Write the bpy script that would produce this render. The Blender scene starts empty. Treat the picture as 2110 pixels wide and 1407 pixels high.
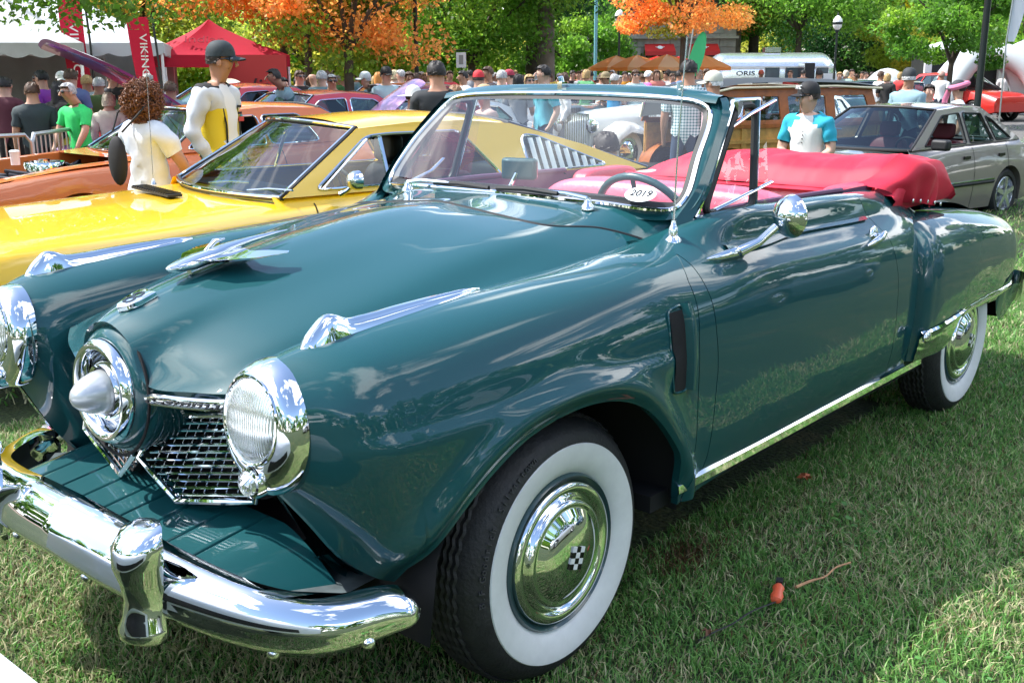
import bpy, bmesh, math, random
import numpy as np
from mathutils import Vector, Matrix, Euler
from mathutils.geometry import tessellate_polygon
random.seed(7); RNG = np.random.default_rng(7)
SC = bpy.context.scene
COL = SC.collection
# ---------------------------------------------------------------- camera
cam_d = bpy.data.cameras.new('camera'); cam = bpy.data.objects.new('camera', cam_d); COL.objects.link(cam)
CAM = Vector((-1.955, -2.361, 1.538))
YAW, PITCH, ROLL = 0.84944, 0.25094, -0.00442
fw = Vector((math.sin(YAW)*math.cos(PITCH), math.cos(YAW)*math.cos(PITCH), -math.sin(PITCH)))
rt = Vector((math.cos(YAW), -math.sin(YAW), 0)); up = rt.cross(fw)
c_, s_ = math.cos(ROLL), math.sin(ROLL)
r2 = c_*rt + s_*up; u2 = -s_*rt + c_*up
cam.matrix_world = Matrix(((r2.x, u2.x, -fw.x, CAM.x), (r2.y, u2.y, -fw.y, CAM.y), (r2.z, u2.z, -fw.z, CAM.z), (0, 0, 0, 1)))
cam_d.sensor_width = 36; cam_d.lens = 36*2178.0/2110; cam_d.clip_end = 900; cam_d.clip_start = .05
SC.camera = cam
# ---------------------------------------------------------------- sky, sun, exposure
SUN_EL, SUN_AZ = math.radians(53), math.atan2(-0.42, 0.80)      # azimuth measured from +Y towards +X
w = bpy.data.worlds.new('World'); SC.world = w; w.use_nodes = True
nt = w.node_tree; nt.nodes.clear()
out = nt.nodes.new('ShaderNodeOutputWorld'); bg = nt.nodes.new('ShaderNodeBackground'); sky = nt.nodes.new('ShaderNodeTexSky')
sky.sky_type = 'NISHITA'; sky.sun_disc = False; sky.sun_elevation = SUN_EL; sky.sun_rotation = SUN_AZ; sky.air_density = 1.0; sky.dust_density = .6; sky.ozone_density = 1.2
tc = nt.nodes.new('ShaderNodeTexCoord'); sep = nt.nodes.new('ShaderNodeSeparateXYZ'); nt.links.new(tc.outputs['Generated'], sep.inputs[0])
mz = nt.nodes.new('ShaderNodeMath'); mz.operation = 'MAXIMUM'; mz.inputs[1].default_value = .22; nt.links.new(sep.outputs[2], mz.inputs[0])
dx = nt.nodes.new('ShaderNodeMath'); dx.operation = 'DIVIDE'; nt.links.new(sep.outputs[0], dx.inputs[0]); nt.links.new(mz.outputs[0], dx.inputs[1])
dy = nt.nodes.new('ShaderNodeMath'); dy.operation = 'DIVIDE'; nt.links.new(sep.outputs[1], dy.inputs[0]); nt.links.new(mz.outputs[0], dy.inputs[1])
cmb = nt.nodes.new('ShaderNodeCombineXYZ'); nt.links.new(dx.outputs[0], cmb.inputs[0]); nt.links.new(dy.outputs[0], cmb.inputs[1])
nz = nt.nodes.new('ShaderNodeTexNoise'); nz.inputs['Scale'].default_value = .85; nz.inputs['Detail'].default_value = 9; nz.inputs['Roughness'].default_value = .56; nz.inputs['Distortion'].default_value = .5
nt.links.new(cmb.outputs[0], nz.inputs['Vector'])
rp = nt.nodes.new('ShaderNodeValToRGB'); rp.color_ramp.elements[0].position = .52; rp.color_ramp.elements[1].position = .60
nt.links.new(nz.outputs[0], rp.inputs[0])
mx = nt.nodes.new('ShaderNodeMix'); mx.data_type = 'RGBA'; nt.links.new(rp.outputs[0], mx.inputs[0]); nt.links.new(sky.outputs[0], mx.inputs[6]); mx.inputs[7].default_value = (13.5, 13.6, 13.8, 1)
nt.links.new(mx.outputs[2], bg.inputs[0]); bg.inputs[1].default_value = 0.15; nt.links.new(bg.outputs[0], out.inputs[0])
sd = bpy.data.lights.new('sun', 'SUN'); sd.energy = 3.9; sd.angle = math.radians(.53); sd.color = (1, .965, .92)
so = bpy.data.objects.new('sun', sd); COL.objects.link(so)
SUNV = Vector((math.sin(SUN_AZ)*math.cos(SUN_EL), math.cos(SUN_AZ)*math.cos(SUN_EL), math.sin(SUN_EL)))
so.rotation_euler = SUNV.to_track_quat('Z', 'Y').to_euler(); so.location = (0, 0, 30)
SC.view_settings.view_transform = 'Standard'; SC.view_settings.look = 'None'; SC.view_settings.gamma = 1; SC.view_settings.exposure = 1.14
SC.view_settings.use_curve_mapping = False
SC.cycles.use_denoising = True; SC.cycles.max_bounces = 8; SC.cycles.transparent_max_bounces = 16; SC.cycles.caustics_reflective = False; SC.cycles.caustics_refractive = False
SC.cycles.sample_clamp_indirect = 6
# ---------------------------------------------------------------- materials
def M_(name, col, rough=.5, metal=0., coat=0., coat_r=.03, spec=.5, noise=None, bump=None, trans=0., alpha=1., emit=None, sss=0., ior=None):
    """noise=(scale, amount): soft colour variation in object space; bump=(scale, strength)"""
    m = bpy.data.materials.new(name); m.use_nodes = True; n = m.node_tree.nodes; l = m.node_tree.links
    b = n['Principled BSDF']
    c = (*col, 1)
    b.inputs['Base Color'].default_value = c; b.inputs['Roughness'].default_value = rough; b.inputs['Metallic'].default_value = metal
    b.inputs['Coat Weight'].default_value = coat; b.inputs['Coat Roughness'].default_value = coat_r
    b.inputs['Specular IOR Level'].default_value = spec
    b.inputs['Transmission Weight'].default_value = trans; b.inputs['Alpha'].default_value = alpha
    if ior: b.inputs['IOR'].default_value = ior
    if emit: b.inputs['Emission Color'].default_value = (*emit[0], 1); b.inputs['Emission Strength'].default_value = emit[1]
    m.diffuse_color = c
    if noise or bump:
        tcn = n.new('ShaderNodeTexCoord')
    if noise:
        t = n.new('ShaderNodeTexNoise'); t.inputs['Scale'].default_value = noise[0]; t.inputs['Detail'].default_value = 6; t.inputs['Roughness'].default_value = .6
        l.new(tcn.outputs['Object'], t.inputs['Vector'])
        r = n.new('ShaderNodeValToRGB'); a = noise[1]
        r.color_ramp.elements[0].position = .3; r.color_ramp.elements[1].position = .7
        r.color_ramp.elements[0].color = (*[max(0, v*(1-a)) for v in col], 1); r.color_ramp.elements[1].color = (*[min(1, v*(1+a)) for v in col], 1)
        l.new(t.outputs[0], r.inputs[0]); l.new(r.outputs[0], b.inputs['Base Color'])
    if bump:
        t2 = n.new('ShaderNodeTexNoise'); t2.inputs['Scale'].default_value = bump[0]; t2.inputs['Detail'].default_value = 5
        l.new(tcn.outputs['Object'], t2.inputs['Vector'])
        bp = n.new('ShaderNodeBump'); bp.inputs['Strength'].default_value = bump[1]; bp.inputs['Distance'].default_value = .01
        l.new(t2.outputs[0], bp.inputs['Height']); l.new(bp.outputs[0], b.inputs['Normal'])
    return m
def paint(name, col, flake=.0, rough=.38):
    return M_(name, col, rough=rough, metal=flake, coat=1., coat_r=.015)
def glass_mat(name, tint, alpha_glass=.25, rough=.0, k=1.5):
    """window pane: mostly clear, mirror reflections by fresnel"""
    m = bpy.data.materials.new(name); m.use_nodes = True; n = m.node_tree.nodes; l = m.node_tree.links; n.clear()
    o = n.new('ShaderNodeOutputMaterial'); tr = n.new('ShaderNodeBsdfTransparent'); tr.inputs[0].default_value = (*tint, 1)
    gl = n.new('ShaderNodeBsdfGlossy'); gl.inputs['Roughness'].default_value = rough; gl.inputs[0].default_value = (1, 1, 1, 1)
    fr = n.new('ShaderNodeLayerWeight'); fr.inputs[0].default_value = .5; pw = n.new('ShaderNodeMath'); pw.operation = 'POWER'; pw.inputs[1].default_value = 5; l.new(fr.outputs['Facing'], pw.inputs[0])   # Schlick, the same from both faces
    mp = n.new('ShaderNodeMath'); mp.operation = 'MULTIPLY_ADD'; mp.inputs[1].default_value = .9; mp.inputs[2].default_value = .075*k; mp.use_clamp = True
    l.new(pw.outputs[0], mp.inputs[0]); mix = n.new('ShaderNodeMixShader'); l.new(mp.outputs[0], mix.inputs[0]); l.new(tr.outputs[0], mix.inputs[1]); l.new(gl.outputs[0], mix.inputs[2])
    l.new(mix.outputs[0], o.inputs[0]); m.diffuse_color = (*tint, .4)
    return m
CHROME = M_('chrome', (.82, .84, .86), rough=.035, metal=1)
CHROME_D = M_('brushed_chrome', (.6, .62, .64), rough=.22, metal=1)
BLACK = M_('black_rubber', (.012, .012, .013), rough=.55)
BLACKG = M_('black_gloss', (.01, .01, .011), rough=.15)
DARK = M_('dark_void', (.006, .006, .007), rough=.9)
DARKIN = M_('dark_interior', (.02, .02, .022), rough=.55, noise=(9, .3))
WHITE = M_('white_plastic', (.78, .79, .8), rough=.4)
def cloth(name, col, tr=.45):
    m = bpy.data.materials.new(name); m.use_nodes = True; n = m.node_tree.nodes; l = m.node_tree.links; n.clear(); o = n.new('ShaderNodeOutputMaterial'); d = n.new('ShaderNodeBsdfPrincipled'); d.inputs['Base Color'].default_value = (*col, 1); d.inputs['Roughness'].default_value = .7
    t = n.new('ShaderNodeBsdfTranslucent'); t.inputs[0].default_value = (*col, 1); x = n.new('ShaderNodeMixShader'); x.inputs[0].default_value = tr; l.new(d.outputs[0], x.inputs[1]); l.new(t.outputs[0], x.inputs[2]); l.new(x.outputs[0], o.inputs[0]); return m
GLASS = glass_mat('clear_glass', (.90, .95, .95), k=.9)
GLASSD = glass_mat('tinted_glass', (.42, .55, .55), .2, k=1.0)
# ---------------------------------------------------------------- mesh helpers
def tag(o, label=None, cat=None, group=None, kind=None):
    if label: o['label'] = label
    if cat: o['category'] = cat
    if group: o['group'] = group
    if kind: o['kind'] = kind
    return o
def empty(name, loc=(0, 0, 0), rz=0, label=None, cat=None, group=None):
    o = bpy.data.objects.new(name, None); COL.objects.link(o); o.location = loc; o.rotation_euler = (0, 0, rz); o.empty_display_size = .2
    return tag(o, label, cat, group)
def obj(name, V, F, mat, parent=None, smooth=True, mi=None, angle=None):
    me = bpy.data.meshes.new(name); me.from_pydata([tuple(map(float, v)) for v in V], [], [tuple(map(int, f)) for f in F])
    mats = mat if isinstance(mat, (list, tuple)) else [mat]
    for m in mats: me.materials.append(m)
    if mi is not None: me.polygons.foreach_set('material_index', np.array(mi, dtype=np.int32))
    if smooth:
        me.polygons.foreach_set('use_smooth', np.ones(len(me.polygons), dtype=bool))
        if angle: me.set_sharp_from_angle(angle=math.radians(angle))
    me.validate(); me.update()
    o = bpy.data.objects.new(name, me); COL.objects.link(o)
    if parent: o.parent = parent
    return o
class MB:
    """collects pieces of ONE mesh"""
    def __init__(s): s.V = []; s.F = []; s.I = []; s.cur = 0
    def add(s, V, F, mi=None):
        n = len(s.V); s.V += [tuple(v) for v in V]; s.F += [tuple(i+n for i in f) for f in F]; s.I += [s.cur if mi is None else mi]*len(F); return s
    def grid(s, G, close_u=False, close_v=False, mi=None):
        G = np.asarray(G, float); a, b = G.shape[:2]; F = []
        for i in range(a if close_u else a-1):
            for j in range(b if close_v else b-1):
                i2, j2 = (i+1) % a, (j+1) % b
                F.append((i*b+j, i2*b+j, i2*b+j2, i*b+j2))
        return s.add(G.reshape(-1, 3), F, mi)
    def box(s, c, d, rz=0, R=None, mi=None):
        x, y, z = [v/2 for v in d]; P = [Vector((i*x, j*y, k*z)) for k in (-1, 1) for i, j in ((-1, -1), (1, -1), (1, 1), (-1, 1))]
        Rm = R if R is not None else Matrix.Rotation(rz, 3, 'Z')
        P = [Rm @ p + Vector(c) for p in P]
        return s.add(P, [(3, 2, 1, 0), (4, 5, 6, 7), (0, 1, 5, 4), (1, 2, 6, 5), (2, 3, 7, 6), (3, 0, 4, 7)], mi)
    def tube(s, pts, r, n=10, caps=True, mi=None, flat=1., upv=None, closed=False):
        P = [Vector(p) for p in pts]; k = len(P); rs = [float(q) for q in (r if hasattr(r, "__len__") else [r]*k)]
        G = []; prev = None
        for i, p in enumerate(P):
            t = (P[(i+1) % k]-P[i-1]) if closed else (P[min(i+1, k-1)]-P[max(i-1, 0)])
            t = t.normalized() if t.length > 1e-9 else Vector((0, 0, 1))
            u0 = Vector(upv) if upv is not None else (prev if prev is not None else (Vector((0, 0, 1)) if abs(t.z) < .9 else Vector((1, 0, 0))))
            a = t.cross(u0); a = a.normalized() if a.length > 1e-6 else t.orthogonal().normalized(); b = a.cross(t).normalized()
            prev = b
            G.append([p + rs[i]*(math.cos(q)*a + flat*math.sin(q)*b) for q in [2*math.pi*j/n for j in range(n)]])
        m = len(s.V); s.grid(G, close_u=closed, close_v=True, mi=mi)
        if caps and not closed:
            s.F += [tuple(m+j for j in range(n))[::-1], tuple(m+(k-1)*n+j for j in range(n))]; s.I += [s.cur if mi is None else mi]*2
        return s
    def lathe(s, prof, c=(0, 0, 0), axis='z', n=32, mi=None, R=None, sx=1., sy=1.):
        """prof: (radius, height); axis x: height along +x, etc."""
        G = []
        for r, h in prof:
            row = []
            for j in range(n):
                q = 2*math.pi*j/n; a, b = r*math.cos(q)*sx, r*math.sin(q)*sy
                v = Vector((a, b, h)) if axis == 'z' else (Vector((h, a, b)) if axis == 'x' else Vector((b, h, a)))
                if R is not None: v = R @ v
                row.append(v+Vector(c))
            G.append(row)
        return s.grid(G, close_v=True, mi=mi)
    def poly(s, pts, mi=None):
        return s.add(pts, [tuple(range(len(pts)))], mi)
    def ell(s, c, r, n=14, m=9, R=None, mi=None):
        G = []
        for i in range(m+1):
            ph = math.pi*i/m
            row = []
            for j in range(n):
                q = 2*math.pi*j/n; v = Vector((r[0]*math.sin(ph)*math.cos(q), r[1]*math.sin(ph)*math.sin(q), r[2]*math.cos(ph)))
                if R is not None: v = R @ v
                row.append(v+Vector(c))
            G.append(row)
        return s.grid(G, close_v=True, mi=mi)
    def mirror(s):
        n = len(s.V); k = len(s.F); s.V += [(x, -y, z) for x, y, z in s.V[:n]]; s.F += [tuple(i+n for i in f[::-1]) for f in s.F[:k]]; s.I += s.I[:k]; return s
    def build(s, name, mat, parent=None, smooth=True, angle=40):
        mats = mat if isinstance(mat, (list, tuple)) else [mat]
        return obj(name, s.V, s.F, mat, parent, smooth, s.I if len(mats) > 1 else None, angle)
def cr(P, n):
    """Catmull-Rom (centripetal-ish, chord) resample of polyline P to n points, dims free"""
    P = np.asarray(P, float); k = len(P)
    if k == 2: return P[0]+(P[1]-P[0])*np.linspace(0, 1, n)[:, None]
    d = np.linalg.norm(np.diff(P, axis=0), axis=1); d = np.maximum(d, 1e-6)**.5; t = np.r_[0, np.cumsum(d)]
    return hermite(t, P, np.linspace(0, t[-1], n))
def hermite(t, P, q):
    t = np.asarray(t, float); P = np.asarray(P, float); q = np.asarray(q, float); k = len(t)
    h = np.diff(t); sl = np.diff(P, axis=0)/h.reshape(-1, *([1]*(P.ndim-1)))
    m = np.empty_like(P); m[0] = sl[0]; m[-1] = sl[-1]
    if k > 2:
        w1 = h[1:].reshape(-1, *([1]*(P.ndim-1))); w0 = h[:-1].reshape(-1, *([1]*(P.ndim-1)))
        m[1:-1] = (sl[:-1]*w1 + sl[1:]*w0)/(w0+w1)
    i = np.clip(np.searchsorted(t, q, side='right')-1, 0, k-2)
    sh = (-1,)+(1,)*(P.ndim-1)
    u = ((q-t[i])/h[i]).reshape(sh); hh = h[i].reshape(sh)
    return (2*u**3-3*u**2+1)*P[i] + (u**3-2*u**2+u)*hh*m[i] + (-2*u**3+3*u**2)*P[i+1] + (u**3-u**2)*hh*m[i+1]
def arc_resample(P, n):
    P = np.asarray(P, float); d = np.r_[0, np.cumsum(np.linalg.norm(np.diff(P, axis=0), axis=1))]
    q = np.linspace(0, d[-1], n); return np.stack([np.interp(q, d, P[:, c]) for c in range(P.shape[1])], 1)
def lerp(a, b, t): return a+(b-a)*t
def round_poly(P, r, n=5):
    """round the corners of a closed 2-D polygon"""
    out = []; k = len(P)
    for i in range(k):
        p = np.array(P[i], float); a = np.array(P[i-1], float); b = np.array(P[(i+1) % k], float)
        la, lb = np.linalg.norm(a-p), np.linalg.norm(b-p); rr = min(r, la*.45, lb*.45)
        s0 = p+(a-p)/la*rr; s1 = p+(b-p)/lb*rr
        for j in range(n+1):
            u = j/n; out.append((1-u)**2*s0+2*u*(1-u)*p+u*u*s1)
    return out
def holed(mb, outer, holes, f3, thick=.03, tdir=(0, 1, 0), mi=None, mi2=None):
    """panel from a 2-D outline with holes; f3 maps (a,b)->3-D; thickness along tdir"""
    loops = [outer]+holes
    flat = [Vector((p[0], p[1], 0)) for L in loops for p in L]
    tris = tessellate_polygon([[Vector((p[0], p[1], 0)) for p in L] for L in loops])
    n = len(flat); td = Vector(tdir)*thick
    V = [Vector(f3(p.x, p.y)) for p in flat]; V2 = [v+td for v in V]
    mb.add(V, [tuple(t) for t in tris], mi); mb.add(V2, [t[::-1] for t in map(tuple, tris)], mi if mi2 is None else mi2); F = []
    s = 0
    for L in loops:
        k = len(L)
        for i in range(k): a, b = s+i, s+(i+1) % k; F.append((a, b, b+n, a+n))
        s += k
    mb.add(V+V2, F, mi)
def text_obj(name, body, size, mat, parent, loc, R, extrude=.002, align='CENTER', shear=0, font_scale=(1, 1)):
    cu = bpy.data.curves.new(name, 'FONT'); cu.body = body; cu.size = size; cu.extrude = extrude; cu.align_x = align; cu.align_y = 'CENTER'; cu.shear = shear; cu.resolution_u = 3
    o = bpy.data.objects.new(name, cu); COL.objects.link(o)
    dg = bpy.context.evaluated_depsgraph_get(); me = bpy.data.meshes.new_from_object(o.evaluated_get(dg)); bpy.data.objects.remove(o)
    me.materials.clear(); me.materials.append(mat)
    o = bpy.data.objects.new(name, me); COL.objects.link(o)
    o.matrix_local = Matrix.Translation(loc) @ (R.to_4x4() if R is not None else Matrix()) @ Matrix.Diagonal((font_scale[0], font_scale[1], 1, 1))
    if parent: o.parent = parent
    return o
def frame_R(xdir, ydir):
    x = Vector(xdir).normalized(); z = x.cross(Vector(ydir)).normalized(); y = z.cross(x)
    return Matrix((x, y, z)).transposed()
def copy_tree(o, parent=None):
    c = o.copy(); COL.objects.link(c)
    if parent: c.parent = parent
    for ch in list(o.children): copy_tree(ch, c)
    return c
def G(x, y):
    """ground height: the lawn dips a little beyond the first row of cars"""
    d = max(0., y+0.1*x-1.2) if y > -50 else 0
    d2 = max(0., (x-4.5)) if y > -3 else 0
    q = max(d, d2*.9)
    return -0.20*(1-math.exp(-(q/5.0)**1.3)) - .0018*min(max(0, math.hypot(x, y)-12), 60)
# ================================================================ the teal convertible
TEAL = paint('teal_paint', (.0052, .064, .073), flake=0, rough=.5); TEAL.node_tree.nodes['Principled BSDF'].inputs['Specular IOR Level'].default_value = .15
RED = M_('red_leather', (.56, .035, .07), rough=.42, noise=(3, .12), coat=.15, coat_r=.3, bump=(60, .15))
PINK = M_('rose_leather', (.60, .10, .17), rough=.40, noise=(3, .1), coat=.1, coat_r=.3, bump=(60, .15))
REDV = M_('red_vinyl_cover', (.56, .008, .035), rough=.62, noise=(5, .12))
PURP = M_('plum_trim', (.12, .045, .10), rough=.6)
CARPET = M_('dark_carpet', (.035, .02, .025), rough=.95)
TYRE = M_('tyre_rubber', (.018, .018, .02), rough=.62, bump=(90, .3), noise=(30, .3))
WWALL = M_('white_wall', (.72, .73, .74), rough=.5, noise=(25, .05))
RUBBER = BLACK
LENS = M_('headlamp_glass', (.80, .84, .86), rough=.18, metal=.8, coat=1)
_n = LENS.node_tree.nodes; _l = LENS.node_tree.links; _t = _n.new('ShaderNodeTexCoord'); _w = _n.new('ShaderNodeTexWave'); _w.bands_direction = 'Y'; _w.inputs['Scale'].default_value = 52; _w.inputs['Distortion'].default_value = .3; _w.inputs['Detail'].default_value = 1
_w2 = _n.new('ShaderNodeTexWave'); _w2.bands_direction = 'Z'; _w2.inputs['Scale'].default_value = 7; _a = _n.new('ShaderNodeMath'); _a.operation = 'ADD'
_l.new(_t.outputs['Object'], _w.inputs['Vector']); _l.new(_t.outputs['Object'], _w2.inputs['Vector']); _l.new(_w.outputs[1], _a.inputs[0]); _l.new(_w2.outputs[1], _a.inputs[1])
_b = _n.new('ShaderNodeBump'); _b.inputs['Strength'].default_value = .4; _b.inputs['Distance'].default_value = .003; _l.new(_a.outputs[0], _b.inputs['Height']); _l.new(_b.outputs[0], _n['Principled BSDF'].inputs['Normal'])
STEERM = M_('steering_wheel_teal', (.03, .09, .10), rough=.3, coat=.5)
hero = empty('convertible_car', (0, 0, 0), 0, 'teal 1950s convertible with chrome bullet nose, whitewall tyres and red folded top cover', 'car')
SX = [-.715, -.67, -.6, -.5, -.3, 0, .35, .62, .8, 1.3, 1.8, 2.2, 2.6, 3.2, 3.7]
SK = [
 [(.60,.685),(.52,.735),(.487,.82),(.52,.913),(.610,.960),(.688,.925),(.724,.87),(.731,.81),(.718,.75),(.68,.70),(.62,.675)],
 [(.60,.595),(.50,.67),(.465,.80),(.51,.922),(.616,.974),(.715,.940),(.765,.877),(.779,.81),(.765,.73),(.715,.655),(.65,.605)],
 [(.60,.475),(.49,.58),(.455,.77),(.50,.93),(.625,.988),(.74,.955),(.797,.885),(.817,.808),(.80,.69),(.755,.58),(.68,.495)],
 [(.60,.385),(.49,.48),(.45,.74),(.50,.94),(.635,.998),(.75,.962),(.810,.888),(.834,.808),(.825,.68),(.80,.53),(.73,.425)],
 [(.6,.40),(.5,.5),(.45,.73),(.51,.96),(.65,1.012),(.765,.975),(.824,.90),(.848,.81),(.848,.68),(.845,.5),(.82,.35)],
 [(.6,.40),(.5,.5),(.47,.75),(.54,.985),(.665,1.025),(.782,.988),(.840,.905),(.861,.81),(.86,.68),(.86,.5),(.84,.33)],
 [(.6,.40),(.5,.5),(.5,.8),(.57,1.015),(.685,1.035),(.797,.998),(.852,.91),(.872,.80),(.872,.66),(.868,.49),(.845,.33)],
 [(.6,.5),(.55,.7),(.56,.9),(.60,1.05),(.69,1.055),(.785,1.01),(.855,.92),(.877,.80),(.878,.66),(.872,.49),(.845,.34)],
 [(.62,.8),(.635,.9),(.65,1.05),(.675,1.108),(.735,1.098),(.778,1.03),(.855,.94),(.882,.80),(.884,.65),(.876,.48),(.85,.355)],
 [(.62,.8),(.635,.9),(.65,1.05),(.675,1.105),(.738,1.096),(.768,1.02),(.855,.935),(.886,.80),(.888,.65),(.88,.48),(.85,.365)],
 [(.62,.8),(.635,.9),(.65,1.05),(.675,1.09),(.735,1.082),(.766,1.01),(.852,.925),(.884,.80),(.886,.65),(.876,.48),(.85,.37)],
 [(.5,.8),(.55,.9),(.56,1.03),(.62,1.065),(.70,1.05),(.76,.995),(.835,.91),(.868,.80),(.872,.65),(.862,.48),(.84,.375)],
 [(.3,.7),(.35,.8),(.4,.98),(.5,.985),(.62,.97),(.715,.93),(.78,.87),(.815,.78),(.82,.65),(.81,.50),(.79,.40)],
 [(.2,.6),(.25,.7),(.3,.92),(.4,.925),(.56,.905),(.66,.87),(.735,.81),(.765,.73),(.765,.62),(.76,.50),(.74,.42)],
 [(.1,.5),(.12,.6),(.2,.78),(.35,.79),(.50,.775),(.60,.75),(.66,.70),(.69,.65),(.69,.58),(.68,.5),(.66,.44)]]
SK = np.array(SK); XG = np.unique(np.r_[np.linspace(-.715, 3.7, 300), np.linspace(-.6, .55, 120)]); NT = 161
ARCH = cr([(-.512,.40),(-.508,.475),(-.47,.53),(-.407,.60),(-.319,.668),(-.219,.719),(-.059,.748),(.097,.735),(.226,.682),(.344,.572),(.435,.442),(.479,.35),(.484,.30)], 160)
def arch_z(x):
    if x <= -.508 or x >= .479: return -1
    return float(np.interp(x, ARCH[:, 0], ARCH[:, 1]))
TAB = []
KX = hermite(SX, SK, XG)
for i, x in enumerate(XG):
    P = cr(KX[i], NT); wv = P[:, 0].copy(); zv = P[:, 1].copy()
    # pressed lip round the front wheel arch
    D = np.sqrt(((ARCH[None, :, 0]-x)**2 + (ARCH[None, :, 1]-zv[:, None])**2).min(1))
    side = (np.arange(NT) > NT*.56)
    wv += side*.026*np.exp(-((D-.045)/.036)**2)
    # pressed crease: the panel below it stands proud of the fender top
    zc = .805-.02*max(0, x) ; f = min(1, max(0, (x+.70)/.12))*min(1, max(0, (.46-x)/.12))
    wv += side*.017*f/(1+np.exp(np.clip((zv-zc)/.0045, -40, 40)))*np.exp(-np.maximum(0, zc-zv)/.22)
    TAB.append(np.stack([wv, zv], 1))
TAB = np.array(TAB)
def SS(x, t):
    """(w,z) on the body side at station x, section parameter t in 0..1"""
    i = min(max(int(np.searchsorted(XG, x)-1), 0), len(XG)-2); a = min(max((x-XG[i])/(XG[i+1]-XG[i]), 0), 1)
    f = t*(NT-1); j = min(int(f), NT-2); b = f-j
    return (TAB[i, j]*(1-b)+TAB[i, j+1]*b)*(1-a) + (TAB[i+1, j]*(1-b)+TAB[i+1, j+1]*b)*a
def t_at(x, zc):
    """section parameter where the outside of the body reaches height zc"""
    lo, hi = .45, 1.
    for _ in range(18):
        m = (lo+hi)/2
        if SS(x, m)[1] > zc: lo = m
        else: hi = m
    return lo
def side_pt(x, z, off=0.):
    t = t_at(x, z); w_, z_ = SS(x, t); return Vector((x, -(w_+off), z_))
def panel(name, a, b, xs, t0, parent, nv=70, mat=TEAL, arch=False, flip=False, tend=None):
    Gd = []
    A, B = xs[0], xs[-1]
    for x0 in xs:
        u = (x0-A)/(B-A); te = 1.
        xb = lerp(a(.4), b(.4), u)
        if tend is not None: te = tend(xb)
        if arch and arch_z(xb) > 0: te = t_at(xb, arch_z(xb))
        row = []
        for v in range(nv):
            q = v/(nv-1); t = lerp(t0, te, q) if not arch else (lerp(t0, .60, q/.66) if q < .66 else lerp(.60, te, (q-.66)/.34)); x = xb
            for _ in range(3):
                w_, z_ = SS(x, t); x = lerp(a(z_), b(z_), u)
            row.append((x, -w_, z_))
        Gd.append(row)
    # return flange round the rim gives the sheet metal an edge
    Gd = np.array(Gd); mb = MB(); mb.grid(Gd)
    rim = np.concatenate([Gd[0], Gd[1:-1, -1], Gd[-1][::-1]]); cen = np.array([0, 1., 0])*.022
    mb.grid(np.stack([rim+cen, rim+cen*.02]))
    return mb
def both(mb_fn, name, mat, parent=hero, angle=50):
    m = mb_fn(); o1 = m.build(name, mat, parent, angle=angle)
    m2 = MB(); m2.V = [(x, -y, z) for x, y, z in m.V]; m2.F = [f[::-1] for f in m.F]; m2.I = m.I
    return o1, m2.build(name, mat, parent, angle=angle)
seam1 = lambda z: float(np.interp(z, [.36,.5,.8,.97,1.0,1.04], [.49,.533,.525,.537,.555,.60]))
seam2 = lambda z: float(np.interp(z, [.35,.44,.70,.93,1.0,1.1], [.58,.61,.627,.605,.60,.566]))
seam3 = lambda z: float(np.interp(z, [.36,.6,.8,1.0,1.1], [1.93,1.93,1.91,1.87,1.83]))
const = lambda c: (lambda z: c)
gp = .0035
xs = np.unique(np.r_[np.linspace(-.715, .53, 70), -.508+np.array([-.004,0,.002,.006,.012,.02,.03]), .479-np.array([-.004,0,.002,.006,.012,.02,.03])])
both(lambda: panel('front_fender', const(-.715), lambda z: seam1(z)-gp, xs, 0., hero, nv=96, arch=True), 'front_fender', TEAL)
both(lambda: panel('cowl_side', seam1, lambda z: seam2(z)-gp, np.linspace(0, 1, 6), .26, hero, nv=70), 'cowl_side', TEAL)
doors = both(lambda: panel('door', seam2, lambda z: seam3(z)-gp, np.linspace(0, 1, 40), .30, hero, nv=80), 'door', TEAL)
both(lambda: panel('quarter_panel', seam3, const(3.7), np.linspace(0, 1, 50), .26, hero, nv=60), 'quarter_panel', TEAL)
# dark gap liners just under the skin
def liner(s):
    mb = MB(); row = []
    for z in np.linspace(1.07 if s is not seam1 else 1.03, .37, 40):
        row.append([side_pt(s(z)-.012, z, -.006), side_pt(s(z)+.012, z, -.006)])
    mb.grid(row); return mb
for s_ in (seam1, seam2, seam3): both(lambda: liner(s_), 'seam_gap', DARK)
# inner wheel house and floor keep daylight out
mb = MB()
for s in (-1, 1):
    mb.grid([[(x, s*yy, z) for yy in (.50, .835)] for x, z in [(-.50,.3),(-.47,.5),(-.38,.66),(-.2,.76),(0,.80),(.2,.76),(.38,.66),(.47,.5),(.50,.3)]])
    mb.grid([[(x, s*.50, z) for z in (.25, .9)] for x in (-.55, .55)])
    mb.grid([[(x, s*yy, z) for yy in (.45, .80)] for x, z in [(2.35,.3),(2.42,.6),(2.6,.78),(2.92,.84),(3.25,.78),(3.42,.6),(3.45,.35)]])
    mb.grid([[(x, s*.45, z) for z in (.25, .9)] for x in (2.3, 3.5)])
mb.box((1.4, 0, .34), (2.0, 1.62, .05)); mb.box((3.2, 0, .5), (1.0, 1.3, .3)); mb.box((-.2, 0, .42), (.9, .95, .1)); mb.box((-.1, 0, .62), (.7, .5, .4))
mb.build('underbody', DARK, hero)
def valance():
    m = MB(); Gd = []
    for x in np.linspace(-.60, -.40, 12):
        w_, z_ = SS(x, 0.); Gd.append([(x+.01*k, -lerp(w_+.02, .36, k/4), lerp(z_+.02, .425, min(1, k/2.2))) for k in range(5)])
    m.grid(Gd); return m
both(valance, 'lower_valance', TEAL)
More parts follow.
